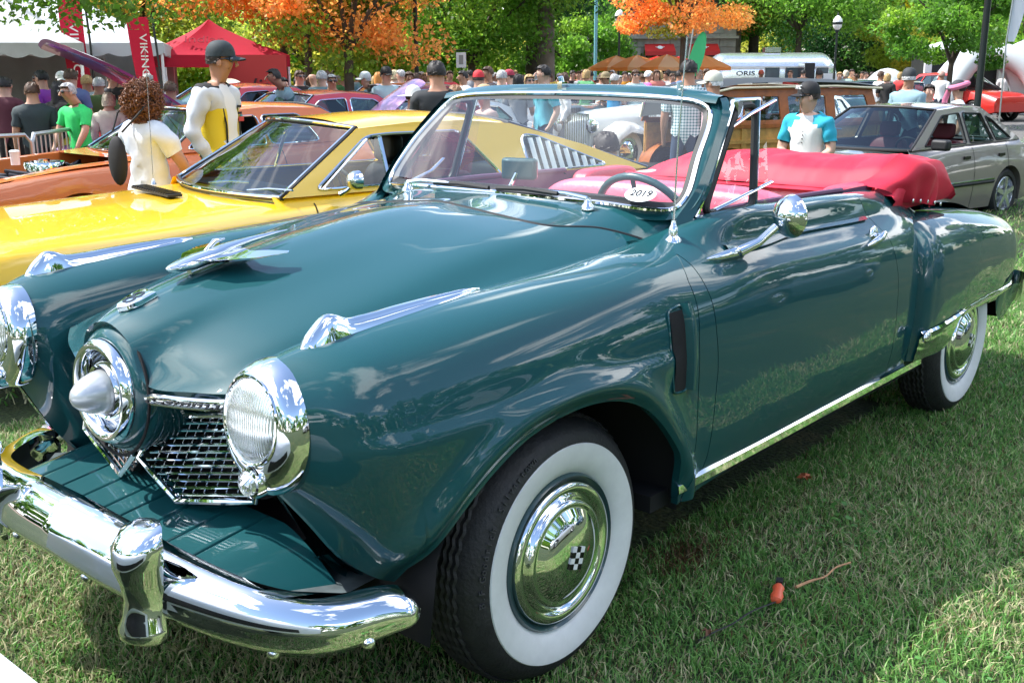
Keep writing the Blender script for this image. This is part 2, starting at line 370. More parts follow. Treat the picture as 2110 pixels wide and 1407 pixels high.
# ---------------- hood
HP = [
 [(-.745,0,.958),(-.70,0,.979),(-.62,0,1.008),(-.48,0,1.044),(-.25,0,1.088),(.0,0,1.122),(.2,0,1.140),(.372,0,1.142)],
 [(-.745,.10,.922),(-.69,.11,.953),(-.60,.12,.985),(-.46,.13,1.020),(-.24,.14,1.066),(0,.14,1.103),(.2,.135,1.126),(.375,.12,1.133)],
 [(-.742,.155,.83),(-.68,.175,.902),(-.58,.20,.947),(-.43,.24,.988),(-.22,.27,1.034),(0,.28,1.076),(.2,.275,1.104),(.377,.26,1.119)],
 [(-.700,.285,.828),(-.64,.31,.876),(-.53,.35,.918),(-.39,.38,.956),(-.19,.41,1.003),(.02,.42,1.048),(.22,.425,1.08),(.405,.42,1.100)],
 [(-.66,.385,.835),(-.59,.405,.868),(-.48,.43,.895),(-.34,.46,.926),(-.15,.49,.969),(.08,.51,1.012),(.32,.515,1.054),(.55,.50,1.084)],
 [(-.60,.48,.85),(-.53,.50,.862),(-.42,.53,.878),(-.28,.55,.904),(-.1,.568,.945),(.15,.585,.985),(.4,.598,1.016),(.655,.605,1.040)],
 [(-.56,.53,.82),(-.50,.54,.82),(-.40,.56,.835),(-.26,.575,.862),(-.08,.59,.90),(.16,.605,.945),(.41,.615,.985),(.665,.618,1.005)]]
HP = np.array(HP)
full = np.concatenate([(HP*[1, -1, 1]), (HP[1:]*[1, 1, 1])[::1]][::1]) if False else np.concatenate([HP[::-1]*[1, -1, 1], HP[1:]])
sv = np.array([-6,-5,-4,-3,-2,-1,0,1,2,3,4,5,6], float)
prof = np.stack([cr(p, 60) for p in full])           # 13 x 60 x 3
HG = hermite(sv, prof, np.linspace(-6, 6, 121))
mb = MB(); mb.grid(HG); mb.grid(np.stack([HG[:, -1], HG[:, -1]+[.0, 0, -.02]])); mb.grid(np.stack([HG[:, 0], HG[:, 0]+[.015, 0, -.015]]))
hood = mb.build('hood', TEAL, hero, angle=60)
def hood_z(x, y):
    d = (HG[:, :, 0]-x)**2+(HG[:, :, 1]-y)**2; i = np.unravel_index(d.argmin(), d.shape); return float(HG[i][2])
# cowl panel between hood and windshield
R_ = HG[:, -1]; nR = len(R_)
WB = cr([(.77,-.64,1.105),(.745,-.60,1.122),(.70,-.42,1.138),(.665,-.2,1.146),(.655,0,1.148),(.665,.2,1.146),(.70,.42,1.138),(.745,.60,1.122),(.77,.64,1.105)], 121)
rowA = R_+[.013, 0, -.003]; CG = []
for k in range(9):
    u = k/8; row = rowA*(1-u)+WB*u; row[:, 2] += -.006*math.sin(math.pi*u)*(1-.6*abs(np.linspace(-1, 1, nR))); CG.append(row)
mb = MB(); mb.grid(CG); mb.grid(np.stack([rowA, rowA+[0, 0, -.03]]))
for s in (-1, 1):   # shoulder between cowl and fender, behind the hood corner
    a = [(.665, s*.617, 1.02), (.70, s*.64, 1.06), (.77, s*.655, 1.10)]; b = [(.60, s*.67, 1.045), (.68, s*.70, 1.065), (.80, s*.70, 1.106)]
    mb.grid([cr(a, 6), (np.array(cr(a, 6))+cr(b, 6))/2+[0, 0, .004], cr(b, 6)])
mb.build('cowl_panel', TEAL, hero, angle=60)
# dark recess under the hood gap
mb = MB(); mb.grid(np.stack([R_[3:-3]+[-.012, 0, -.010], R_[3:-3]+[.026, 0, -.012]])); mb.build('hood_gap', DARK, hero); mb = MB(); mb.tube([Vector(p) for p in R_[4:-4]+[.010, 0, -.001]], .0048, 6); mb.build('hood_seal', RUBBER, hero)  # black tube added to draw the shaded line of the hood gap
# ---------------- nose
def ring(rx, x, c=(0, .80), n=48, sz=1.):
    return [(x, rx*math.sin(q), c[1]+rx*sz*math.cos(q)) for q in [2*math.pi*i/n for i in range(n)]]
def nosering(prof, mat, name, parent, c=.790, lean=.03, n=56):
    mb = MB(); Gd = []
    for r, x in prof:
        Gd.append([(x+.010+lean*(r*math.cos(q))*1., r*math.sin(q), c+r*math.cos(q)) for q in [2*math.pi*i/n for i in range(n)]])
    mb.grid(Gd, close_v=True); return mb.build(name, mat, parent, angle=55)
nose = nosering([(.158,-.60),(.160,-.70),(.162,-.728),(.159,-.736),(.154,-.748),(.145,-.760),(.133,-.768),(.120,-.770)], TEAL, 'nose_fairing', hero)
mb = MB(); mb.tube([(-.742+.012*math.cos(q), .1625*math.sin(q), .790+.1625*math.cos(q)) for q in [2*math.pi*i/64 for i in range(64)]], .0042, 6, closed=True); mb.build('nose_seam', DARK, nose)
ringo = nosering([(.128,-.762),(.131,-.770),(.128,-.784),(.119,-.795),(.108,-.794),(.100,-.784),(.096,-.76),(.094,-.73)], CHROME, 'chrome_ring', nose)
nosering([(.100,-.75),(.090,-.735),(.080,-.738),(.074,-.75),(.0,-.75)], CHROME_D, 'inner_dish', nose)
nosering([(.074,-.742),(.077,-.752),(.074,-.776),(.066,-.785),(.060,-.780)], CHROME, 'inner_ring', nose)
bul = [(.054,-.76),(.055,-.780),(.052,-.800),(.044,-.822),(.033,-.842),(.021,-.854),(.010,-.860),(.0,-.862)]
GREYM = M_('pewter_bullet', (.50, .53, .56), rough=.32, metal=.55, coat=.6)
nosering(bul, GREYM, 'bullet', nose, lean=.06)
# ---------------- front mask and grille
A_, B_, C_, D_, E_ = (-.645,.080,.716), (-.570,.41,.768), (-.620,.40,.566), (-.665,.135,.512), (-.688,.012,.603)
def mask():
    mb = MB()
    top = [(-.742,.150,.825), (-.700,.285,.826), (-.66,.385,.832), (-.60,.48,.846)]
    low = [(-.700, .13, .772), (-.672, .25, .782), (-.645, .36, .795), (-.60, .47, .81)]; end = [(-.650, .075, .742), (-.624, .20, .758), (-.596, .33, .776), (-.570, .45, .792)]
    mb.grid([cr([(x+.006, -y, z) for x, y, z in top], 12), cr([(x, -y, z) for x, y, z in low], 12), cr([(x, -y, z) for x, y, z in end], 12)])
    mb.grid([cr([(x, -y, z) for x, y, z in end], 12), cr([(x+.05, -y, z-.01) for x, y, z in end], 12)])
    return mb
both(mask, 'front_mask', TEAL)
mb = MB()
for s in (-1, 1):
    mb.poly([(x+.10, s*y, z) for x, y, z in (A_, B_, C_, D_, E_)])
    mb.grid([[(x+.02, s*y, z) for x, y, z in (A_, E_, D_, C_)], [(x+.12, s*y, z) for x, y, z in (A_, E_, D_, C_)]])
mb.box((-.50, 0, .66), (.02, .9, .3))
mb.build('grille_cavity', DARK, hero)
def grille(s):
    g = MB(); P5 = [Vector((x, s*y, z)) for x, y, z in (A_, E_, D_, C_, B_)]
    P5 = [p_+Vector((-.012, 0, .002)) for p_ in P5]; g.tube(cr([P5[0], P5[0].lerp(P5[1], .5), P5[1]], 5).tolist()+cr([P5[1], P5[2]], 4).tolist()[1:]+cr([P5[2], P5[3]], 4).tolist()[1:]+[P5[4]]+[P5[0]], .0085, 8, closed=False)
    fr = g.build('grille_frame', CHROME, hero)
    # point on the grille plane: u 0..1 inboard->outboard, v 0..1 top->bottom
    At, Bt, Ct, Dt = [Vector((x, s*y, z)) for x, y, z in (A_, B_, C_, (-.705, -.06, .470))]
    def gp_(u, v): return (At*(1-u)+Bt*u)*(1-v)+(Dt*(1-u)+Ct*u)*v
    def inboard(v):  # frame's inboard limit
        return np.interp(v, [0, .5, 1], [0.0, .0, .45]) if True else 0
    for k in range(1, 12):
        v = k/12; u0 = float(inboard(v)); pts = [gp_(u0+(1-u0)*i/6, v)+Vector((-.004, 0, 0)) for i in range(7)]
        b = MB(); b.tube(pts, .0027, 6, flat=1.5); b.build('grille_bar', CHROME, fr)
    for k in range(1, 12):
        u = k/12; v1 = 1.0 if u > .45 else float(np.interp(u, [0, .45], [.50, 1]))
        b = MB(); b.tube([gp_(u, 0.02), gp_(u, v1*.5), gp_(u, v1)], .0017, 5); b.build('grille_upright', CHROME_D, fr)
grille(-1); grille(1)
# script bar
def script_bar(s):
    pts = cr([(-.750, s*.160, .800), (-.720, s*.285, .806), (-.684, s*.385, .813), (-.62, s*.49, .83)], 16)
    m = MB(); m.tube(pts, [.004]+[.0115]*14+[.008], 8, flat=1.3, upv=(0, 0, 1)); return m.build('badge_bar', CHROME, hero)
sb_ = script_bar(-1); Rt = frame_R((.035, -.10, .010), (.0, .0, 1)) ; 
text_obj('badge_lettering', 'Commander', .034, BLACKG, sb_, (-.7665, -.178, .8035), frame_R((.030, -.115, .0085), (0.0, 0, 1)), extrude=.003, shear=.3, font_scale=(2.1, .62), align='LEFT')
# ---------------- headlights
def headlight(s):
    cx, cy, cz = -.732, s*.602, .830
    bz = MB(); Gd = []; n = 56
    for r, dx, e in [(.146, .028, 1), (.147, .008, 1), (.142, -.010, 1), (.130, -.026, .9), (.112, -.036, .5), (.096, -.036, .1), (.090, -.022, .0)]:
        row = []
        for i in range(n):
            q = 2*math.pi*i/n; a, b = math.sin(q), math.cos(q)
            low = max(0, -b)**2.2
            rr = r*(1+.13*low*e)
            row.append((cx+dx+.13*rr*b*(1 if b > 0 else .25), cy+rr*a*.87, cz+.017*(1-e)+rr*b*.93))
        Gd.append(row)
    bz.grid(Gd, close_v=True); o = bz.build('headlight', CHROME, hero, angle=60)
    lz = cz+.017; ln = MB(); Gd = []
    for k in range(14):
        u = k/13; r = .091*math.cos(u*math.pi/2) if k < 13 else .0; d = -.026-.030*math.sin(u*math.pi/2)
        Gd.append([(cx+d+.10*r*math.cos(q), cy+r*math.sin(q)*.95, lz+r*math.cos(q)) for q in [2*math.pi*i/64 for i in range(64)]])
    ln.grid(Gd, close_v=True); ln.build('headlight_lens', LENS, o)
    rm = MB(); rm.tube([(cx-.034+.10*.092*math.cos(q), cy+.092*.95*math.sin(q), lz+.092*math.cos(q)) for q in [2*math.pi*i/48 for i in range(48)]], .0045, 8, closed=True); rm.build('lens_rim', CHROME, o)
    pk = MB(); py, pz = cy, cz-.116
    pk.lathe([(.034, .03), (.036, -.008), (.033, -.018), (.028, -.020)], (cx-.030, py, pz), 'x', 28); p = pk.build('parking_light', CHROME, o)
    pl = MB(); pl.lathe([(.028, -.016), (.025, -.028), (.020, -.026), (.015, -.034), (.010, -.032), (.006, -.039), (0, -.040)], (cx-.030, py, pz), 'x', 28); pl.build('parking_lens', LENS, p)
    return o
headlight(-1); headlight(1)
# ---------------- fender ornaments
def fender_orn(s):
    m = MB(); Gd = []
    for x, hw, h in [(-.650,.003,.000),(-.640,.016,.014),(-.615,.026,.034),(-.585,.031,.050),(-.560,.030,.045),(-.530,.030,.030),(-.48,.031,.024),(-.38,.030,.021),(-.25,.024,.017),(-.15,.014,.012),(-.105,.004,.006)]:
        t = .40; zc = SS(x, t)[1]; wc = SS(x, t)[0]
        sl = .012
        row = []
        for q in np.linspace(-1, 1, 17):
            groove = -.0035*math.exp(-((abs(q)-.45)/.12)**2) if x > -.55 else 0
            row.append((x, s*(.628+q*hw), fend_z(x, .628+q*hw)-.004+(h+.004)*(1-abs(q)**2.6)+groove))
        Gd.append(row)
    Gd = np.array(Gd); Gi = hermite(Gd[:, 8, 0], Gd, np.linspace(-.650, -.105, 60)); m.grid(Gi if s > 0 else Gi)
    return m.build('fender_ornament', CHROME, hero, angle=70)
def fend_z(x, w_):
    best = None
    for t in np.linspace(.2, .62, 60):
        ww, zz = SS(x, t)
        if best is None or abs(ww-w_) < best[0]: best = (abs(ww-w_), zz)
    return best[1]
fender_orn(-1); fender_orn(1)
# ---------------- hood ornament and crest
m = MB(); zb_ = 1.052
m.grid([[(x, hw*math.cos(q)*1., z+hh*math.sin(q)) for q in [2*math.pi*i/20 for i in range(20)]] for x, hw, hh, z in
        [(-.575,.002,.002,1.062),(-.565,.014,.008,1.062),(-.54,.027,.014,1.064),(-.50,.036,.019,1.070),(-.45,.035,.019,1.079),(-.40,.026,.014,1.092),(-.33,.016,.009,1.104),(-.26,.009,.006,1.112),(-.20,.002,.002,1.118)]], close_v=True)
for s in (-1, 1):
    m.grid([[(-.52, s*.02, 1.078), (-.44, s*.02, 1.084), (-.36, s*.012, 1.094)], [(-.475, s*.085, 1.080), (-.42, s*.080, 1.084), (-.37, s*.07, 1.090)], [(-.40, s*.135, 1.083), (-.37, s*.125, 1.088), (-.345, s*.11, 1.093)], [(-.315, s*.155, 1.088), (-.31, s*.150, 1.089), (-.305, s*.145, 1.090)]])
    m.grid([[(-.52, s*.02, 1.068), (-.44, s*.02, 1.074), (-.36, s*.012, 1.086)], [(-.475, s*.085, 1.075), (-.42, s*.080, 1.078), (-.37, s*.07, 1.083)], [(-.40, s*.135, 1.079), (-.37, s*.125, 1.083), (-.345, s*.11, 1.088)], [(-.315, s*.155, 1.0875), (-.31, s*.150, 1.088), (-.305, s*.145, 1.089)]])
m.box((-.46, 0, 1.056), (.10, .02, .03)); m.tube([(-.46, 0, 1.09), (-.43, 0, 1.115), (-.40, 0, 1.118)], [.006, .008, .003], 8)
m.build('hood_ornament', CHROME, hero, angle=60)
def on_hood(x, y, off): return Vector((x, y, hood_z(x, y)+off))
th = math.atan2(.038, .11)
Rc = frame_R((0, -1, 0), (1, 0, .33))
cs = MB(); sh = [(-.034, .042), (-.012, .047), (0, .042), (.012, .047), (.034, .042), (.034, -.005), (.022, -.035), (0, -.050), (-.022, -.035), (-.034, -.005)]
cz0 = on_hood(-.665, 0, .004)
def place2(R, c, p, h): return c + R @ Vector((p[0], p[1], h))
n_ = len(sh); cs.add([place2(Rc, cz0, p, -.006) for p in sh]+[place2(Rc, cz0, p, .006) for p in sh]+[place2(Rc, cz0, (p[0]*.86, p[1]*.86), .0085) for p in sh],
   [tuple(range(2*n_, 3*n_))]+[(i, (i+1) % n_, n_+(i+1) % n_, n_+i) for i in range(n_)]+[(n_+i, n_+(i+1) % n_, 2*n_+(i+1) % n_, 2*n_+i) for i in range(n_)])
crest = cs.build('crest_badge', CHROME, hero, smooth=True, angle=30)
text_obj('badge_numeral', '8', .085, BLACKG, crest, cz0 + Rc @ Vector((0, -.003, .0085)), Rc, extrude=.0012)
# ---------------- bumper
BT = cr([(-.885,0,.552),(-.877,.2,.542),(-.852,.39,.515),(-.80,.60,.484),(-.735,.705,.468),(-.68,.757,.464),(-.59,.805,.466),(-.53,.832,.452)], 60)
BB = cr([(-.900,0,.385),(-.882,.25,.365),(-.835,.42,.338),(-.775,.56,.312),(-.73,.64,.303),(-.675,.705,.308),(-.575,.76,.332),(-.515,.805,.372)], 60)
def bumper_half():
    Gd = []
    for i in range(60):
        a, b = BT[i], BB[i]; tan = BT[min(i+1, 59)]-BT[max(i-1, 0)]; nrm = np.array([-tan[1], tan[0], 0]); nrm /= np.linalg.norm(nrm)
        if nrm[0] > 0 and i < 40: nrm = -nrm
        nrm = -nrm if nrm[0] > .3 else nrm
        row = []
        e = {57: .95, 58: .75, 59: .40}.get(i, 1.0)
        for v in np.linspace(0, 1, 15):
            bl = .062*math.sin(math.pi*min(1, v*1.02))**.75*e + (.010*math.exp(-((v-.62)/.08)**2))
            sh_ = {56: .03, 57: .10, 58: .25, 59: .52}.get(i, 0.); vv = v*(1-sh_)+.5*sh_; p = a*(1-vv)+b*vv + nrm*bl; row.append(p)
        # return lip at the top
        row.insert(0, row[0]-nrm*.035*e+[0, 0, -.004])
        Gd.append(row)
    return np.array(Gd)
BH = bumper_half(); full_b = np.concatenate([BH[::-1]*[1, -1, 1], BH[1:]])
mb = MB(); mb.grid(full_b)
for s in (0, -1):
    r = full_b[s]; c = r.mean(0); mb.grid(np.stack([r, r*.6+c*.4+np.array([.005, 0, 0]), np.repeat(c[None]+np.array([.007, 0, 0]), len(r), 0)]))
bump = mb.build('front_bumper', CHROME, hero, angle=70)
mb = MB(); mb.grid(full_b[9:-9, 2:14]*1.0+np.array([.03, 0, 0])*1.0); mb.build('bumper_back', M_('bumper_inside', (.16, .17, .18), rough=.5, metal=.6), bump)
def rivet(k, v, s):
    p = BH[k, v]*[1, s, 1]; q = (BH[k, v]-BT[k]*.5-BB[k]*.5); q = Vector((q[0], s*q[1], q[2])).normalized()
    m = MB(); R = q.to_track_quat('Z', 'Y').to_matrix(); m.lathe([(.015, -.006), (.0145, .006), (.010, .011), (.0, .013)], p, 'z', 16, R=R); m.build('bumper_bolt', CHROME, bump)
for s in (-1, 1):
    for k, v in ((8, 11), (36, 11), (49, 10)): rivet(k, v, s)
def guard(s):
    k = 22; m = MB(); Gd = []
    for z, hw, out, cxo in [(.602,.010,.00,.04),(.600,.044,.018,.022),(.588,.062,.042,.006),(.560,.068,.064,0),(.52,.060,.068,0),(.48,.048,.060,.004),(.44,.044,.056,.006),(.40,.048,.058,.002),(.375,.058,.064,-.004),(.355,.062,.060,-.006),(.342,.054,.045,0),(.337,.035,.018,.01),(.337,.01,0,.03)]:
        v = min(max((.54-z)/.19, 0), 1); p = BH[k, 1+int(v*14)]
        px = -.90
        Gd.append([(px+cxo-out*math.cos(q)*1.0-.012, s*(.385+hw*math.sin(q)), z) for q in np.linspace(-1.75, 1.75, 19)])
    m.grid(Gd); return m.build('bumper_guard', CHROME, bump, angle=60)
guard(-1); guard(1)
# splash pan with its pressed grooves
mb = MB(); Gd = []
ys = np.unique(np.r_[np.linspace(-.64, .64, 90), [s_*(g+.04)+d for s_ in (-1, 1) for g in (0., .11, .22, .33) for d in (-.009, -.005, -.002, 0, .002, .005, .009)]])
for u in np.linspace(0, 1, 9):
    row = []
    for y in ys:
        ay = abs(y); x = lerp(-.58, -.865, u); z = lerp(.510, .470, u)
        roll = max(0, ay-.43); z -= 1.15*roll**1.5
        gr = 0
        for g in (0.0, .11, .22, .33): gr += -.010*math.exp(-((ay-g-.04)/.0032)**2)
        x += .45*roll*u
        row.append((x, y, z+gr*(1 if u > .02 else 0)))
    Gd.append(row)
mb.grid(Gd); mb.grid(np.stack([np.array(Gd[-1]), np.array(Gd[-1])+[.02, 0, -.02]]))
mb.build('splash_pan', TEAL, hero, angle=60)
mb = MB()
for s in (-1, 1): mb.grid([[(-.80, s*.42, .43), (-.70, s*.56, .425), (-.60, s*.68, .42)], [(-.60, s*.40, .42), (-.50, s*.54, .41), (-.44, s*.64, .40)]]); mb.build('gravel_shield', M_('dusty_steel', (.06, .08, .085), rough=.6, noise=(20, .4)) if 'dusty_steel' not in bpy.data.materials else bpy.data.materials['dusty_steel'], hero); mb = MB(); mb.box((-.72, s*.40, .43), (.26, .05, .05)); mb.build('bumper_bracket', DARK, hero); mb = MB()
# ---------------- wheels
def wheel(x, s, r=.352, tw=.165, steer=0.):
    yo = s*.80
    w0 = bpy.data.objects.new('wheel', None); COL.objects.link(w0); w0.parent = hero; w0.location = (x, yo, r-.012); w0.rotation_euler = (0, 0, (math.pi if s > 0 else 0)+steer)
    # local: outboard is -y
    pr_ = [(.20,.02),(.215,-.005),(.25,-.020),(.290,-.024),(.318,-.012),(.338,.012),(.346,.03),(.352,.055),(.3525,.083),(.352,.11),(.346,.135),(.325,.16),(.27,.17),(.2,.15)]
    t = MB(); n = 72; Gd = []
    P = cr(pr_, 40)
    for a, b in P:
        Gd.append([(a*math.cos(q), b, a*math.sin(q)) for q in [2*math.pi*i/n for i in range(n)]])
    t.grid(Gd, close_v=True); ty = t.build('tyre', TYRE, w0, angle=60)
    tr = MB()
    for k, yy in enumerate((.035, .053, .072, .094, .113, .13)):
        pts = [((.3535 if .04 < yy < .12 else .350)*math.cos(q), yy+.0035*math.sin(q*60), (.3535 if .04 < yy < .12 else .350)*math.sin(q)) for q in [2*math.pi*i/240 for i in range(240)]]
        tr.tube(pts, .0055, 4, closed=True)
    tr.build('tread_rib', TYRE, ty)
    ww = MB(); Gd = []
    for a, b in [(.208,-.003),(.214,-.0085),(.226,-.0165),(.245,-.0225),(.265,-.0262),(.282,-.0275),(.289,-.0268),(.291,-.0235)]:
        Gd.append([(a*math.cos(q), b, a*math.sin(q)) for q in [2*math.pi*i/96 for i in range(96)]])
    ww.grid(Gd, close_v=True); ww.build('whitewall', WWALL, ty)
    rmm = MB(); rmm.lathe([(.211,.004),(.208,-.010),(.203,-.016),(.197,-.010),(.19,.0),(.18,.01),(.05,.02),(0,.02)], (0, 0, 0), 'y', 72); rmm.build('rim', M_('rim_dark', (.02, .06, .07), rough=.35, coat=.6) if 'rim_dark' not in bpy.data.materials else bpy.data.materials['rim_dark'], w0)
    hc = MB(); hc.lathe([(.190,.0),(.189,-.012),(.183,-.020),(.170,-.022),(.157,-.014),(.150,-.006),(.146,-.008),(.143,-.018),(.138,-.026),(.131,-.028),(.126,-.024),(.121,-.026),(.105,-.038),(.080,-.048),(.050,-.054),(.020,-.056),(.0,-.0565)], (0, 0, 0), 'y', 96)
    h = hc.build('hubcap', CHROME, w0, angle=70)
    e = MB(); R = Matrix.Rotation(math.radians(18), 3, 'Y')
    for i in range(3):
        for j in range(4):
            c = R @ Vector(((i-1)*.017, 0, (j-1.5)*.015)); c.y = -.0575
            e.cur = (i+j) % 2; e.box(c, (.0165, .004, .0145), R=R)
    e.build('hub_emblem', [BLACKG, WHITE], h, smooth=False)
    return w0
for x, s in ((0, -1), (0, 1), (2.921, -1), (2.921, 1)): wheel(x, s)
w_txt = [o for o in hero.children if o.name.startswith('wheel')][0]
TYL = M_('tyre_lettering', (.05, .05, .055), rough=.5)
for body, q0 in (('Studebaker', 172), ):
    pass
def arc_text(body, q0, dq, r, size, parent):
    for i, ch in enumerate(body):
        if ch == ' ': continue
        q = math.radians(q0-dq*i); c = Vector((r*math.cos(q), -.0185, r*math.sin(q)))
        rad = Vector((math.cos(q), .35, math.sin(q))).normalized(); tan = Vector((math.sin(q), 0, -math.cos(q)))
        text_obj('tyre_letter', ch, size, TYL, parent, c, frame_R(tan, rad), extrude=.0025)
arc_text('B.F.Goodrich  Silvertown', 184, 3.1, .312, .024, [c for c in w_txt.children if c.name.startswith('tyre')][0])
# ---------------- rear fender
RX = [2.125, 2.14, 2.165, 2.22, 2.35, 2.47, 2.6, 2.95, 3.3, 3.5, 3.62, 3.68]
RK = [
 [(.70,.90),(.74,.90),(.79,.87),(.84,.83),(.868,.74),(.872,.60),(.868,.50),(.86,.41)],
 [(.66,.93),(.73,.930),(.80,.905),(.865,.85),(.893,.75),(.896,.60),(.890,.50),(.875,.41)],
 [(.64,.945),(.73,.948),(.815,.925),(.885,.86),(.912,.75),(.913,.60),(.905,.50),(.885,.41)],
 [(.62,.955),(.73,.962),(.825,.938),(.895,.87),(.922,.75),(.922,.60),(.912,.50),(.89,.41)],
 [(.60,.955),(.72,.966),(.825,.944),(.897,.875),(.925,.76),(.925,.62),(.915,.51),(.90,.405)],
 [(.59,.950),(.715,.962),(.82,.941),(.895,.873),(.922,.76),(.922,.62),(.912,.52),(.90,.42)],
 [(.58,.94),(.71,.955),(.815,.935),(.890,.87),(.918,.76),(.918,.63),(.908,.54),(.895,.50)],
 [(.56,.905),(.69,.925),(.795,.908),(.868,.85),(.895,.75),(.895,.64),(.885,.55),(.875,.50)],
 [(.54,.86),(.67,.88),(.77,.865),(.84,.81),(.868,.72),(.868,.62),(.86,.53),(.84,.47)],
 [(.54,.82),(.66,.84),(.75,.828),(.815,.78),(.842,.70),(.842,.61),(.83,.52),(.80,.45)],
 [(.56,.78),(.65,.80),(.72,.79),(.775,.75),(.80,.69),(.80,.61),(.79,.53),(.76,.46)],
 [(.60,.73),(.65,.745),(.69,.738),(.72,.71),(.735,.67),(.735,.61),(.725,.55),(.70,.50)]]
def rear_f():
    K = hermite(RX, np.array(RK), np.unique(np.r_[np.linspace(2.125, 2.25, 16), np.linspace(2.25, 3.68, 60)]))
    X = np.unique(np.r_[np.linspace(2.125, 2.25, 16), np.linspace(2.25, 3.68, 60)])
    Gd = []
    for x, k in zip(X, K):
        P = cr(k, 50); Gd.append([(x, -a, b) for a, b in P])
    Gd = np.array(Gd); m = MB(); m.grid(Gd)
    m.grid(np.stack([Gd[:, -1], Gd[:, -1]+[0, .03, .004]]))
    # rounded leading face back to the body
    lead = Gd[0]; m.grid(np.stack([lead+[.0, .03, 0], lead]))
    m.grid(np.stack([Gd[-1], Gd[-1]*.55+Gd[-1].mean(0)*.45+[.02, 0, 0], np.repeat(Gd[-1].mean(0)[None]+[.028, 0, 0], 50, 0)]))
    return m
both(rear_f, 'rear_fender', TEAL)
def rf_pt(x, z, off):
    K = hermite(RX, np.array(RK), [x])[0]; P = cr(K, 60); i = np.argmin(abs(P[25:, 1]-z))+25; return Vector((x, -(P[i, 0]+off), z))
def guard_r():
    m = MB(); Gd = []
    for x in np.linspace(2.135, 2.60, 26):
        zt = np.interp(x, [2.12, 2.6], [.535, .548]); zl = np.interp(x, [2.12, 2.35, 2.46, 2.54, 2.60], [.402, .408, .425, .47, .535])
        Gd.append([rf_pt(min(max(x, 2.15), 2.68), lerp(zt, max(zl, .41), v), .004+.010*math.sin(math.pi*min(1, v*6)) if v < .17 else .004) + Vector((x-min(max(x, 2.15), 2.68), 0, 0)) for v in np.linspace(0, 1, 16)])
    m.grid(Gd); 
    m.ell((2.15, -.925, .515), (.035, .014, .026), 16, 8)
    return m
both(guard_r, 'stone_guard', CHROME)
def strip_r():
    m = MB(); m.tube([rf_pt(x, z, .004) for x, z in zip(np.linspace(2.58, 3.62, 30), np.interp(np.linspace(2.58, 3.62, 30), [2.58, 3.0, 3.62], [.535, .528, .505]))], .009, 8, flat=1.6); return m
both(strip_r, 'rear_moulding', CHROME)
def rear_skirt():
    m = MB(); m.grid([[(x, -.86+.03*(x-3.2), zt), (x, -.84+.03*(x-3.2), zl)] for x, zt, zl in [(3.26,.53,.50),(3.30,.53,.40),(3.36,.52,.35),(3.45,.52,.36),(3.62,.50,.42)]]); return m
both(rear_skirt, 'rear_valance', TEAL)
def tail():
    m = MB(); m.grid([[(x, -(yy), z) for yy, z in [(.74-k, .72), (.765-k, .70), (.775-k, .64), (.77-k, .58), (.75-k, .55)]] for x, k in [(3.60, -.03), (3.66, -.005), (3.69, .02), (3.70, .05)]]); return m
t1 = both(tail, 'tail_light', CHROME)
# rear bumper
RBp = [Vector((3.55, -.875, .45)), Vector((3.68, -.865, .45)), Vector((3.78, -.80, .45)), Vector((3.84, -.6, .46)), Vector((3.88, 0, .47)), Vector((3.84, .6, .46)), Vector((3.78, .80, .45)), Vector((3.68, .865, .45)), Vector((3.55, .875, .45))]
m = MB(); m.tube(cr(RBp, 60), .075, 12, flat=.45, upv=(0, 0, 1)); 
mm = MB(); C60 = cr(RBp, 60)
mm.grid([[Vector(p)+Vector((0, 0, h)) for h in (-.08, -.05, 0, .05, .08)] for p in C60]); mm.build('rear_bumper', CHROME, hero)
# trunk deck
Gd = []
for x in np.linspace(2.15, 3.72, 24):
    zt = np.interp(x, [2.15, 2.6, 3.2, 3.6, 3.72], [1.07, 1.01, .95, .86, .80]); P = SS(x, .30)
    Gd.append([(x, -.64*c, lerp(P[1]-.01, zt, (1-abs(c)**2.5))) for c in np.linspace(1, -1, 21)])
m = MB(); m.grid(Gd); m.grid([[(3.72, a[1], a[2]) for a in Gd[-1]], [(3.74, a[1], .42) for a in Gd[-1]]]); m.build('trunk_lid', TEAL, hero)
# ---------------- windshield
def ws_curve(o=0., z=0.):
    """outer frame loop, near bottom corner -> round -> far bottom corner"""
    half = [(.665,0,1.150),(.672,.2,1.149),(.705,.42,1.142),(.745,.575,1.130),(.775,.628,1.135),(.805,.645,1.165),(.90,.625,1.28),(1.00,.598,1.375),(1.035,.575,1.415),(1.035,.535,1.435),(1.02,.45,1.446),(1.00,.25,1.455),(.992,0,1.458)]
    return half
WS = np.array(ws_curve())
def ws_loop(inset, dx=0.):
    """closed loop offset inwards by inset in the glass surface"""
    H = cr(WS, 60); c = np.array([.85, 0, 1.29])
    out = []
    for i, p in enumerate(H):
        t = H[min(i+1, 59)]-H[max(i-1, 0)]; t /= np.linalg.norm(t)
        rake = np.array([.35, 0, .31]); rake /= np.linalg.norm(rake); lat = np.array([.25*p[1], 1, 0]); lat /= np.linalg.norm(lat)
        # tangent in (lat, rake) coordinates, inward normal to the left
        a, b = t @ lat, t @ rake; nn = -b*lat + a*rake
        if i in (0, 59): nn = rake*(1 if i == 0 else -1)
        out.append(p+nn*inset+np.array([dx, 0, 0]))
    H2 = np.array(out); return np.concatenate([H2, (H2*[1, -1, 1])[::-1][1:-1]])
m = MB(); 
L0, L1, L2 = ws_loop(-.050, .02), ws_loop(-.046, -.012), ws_loop(-.012, -.018)
L3 = ws_loop(-.010, .03)
m.grid([L0, L1, L2, L3], close_v=True); frame = m.build('windshield_frame', TEAL, hero, angle=60)
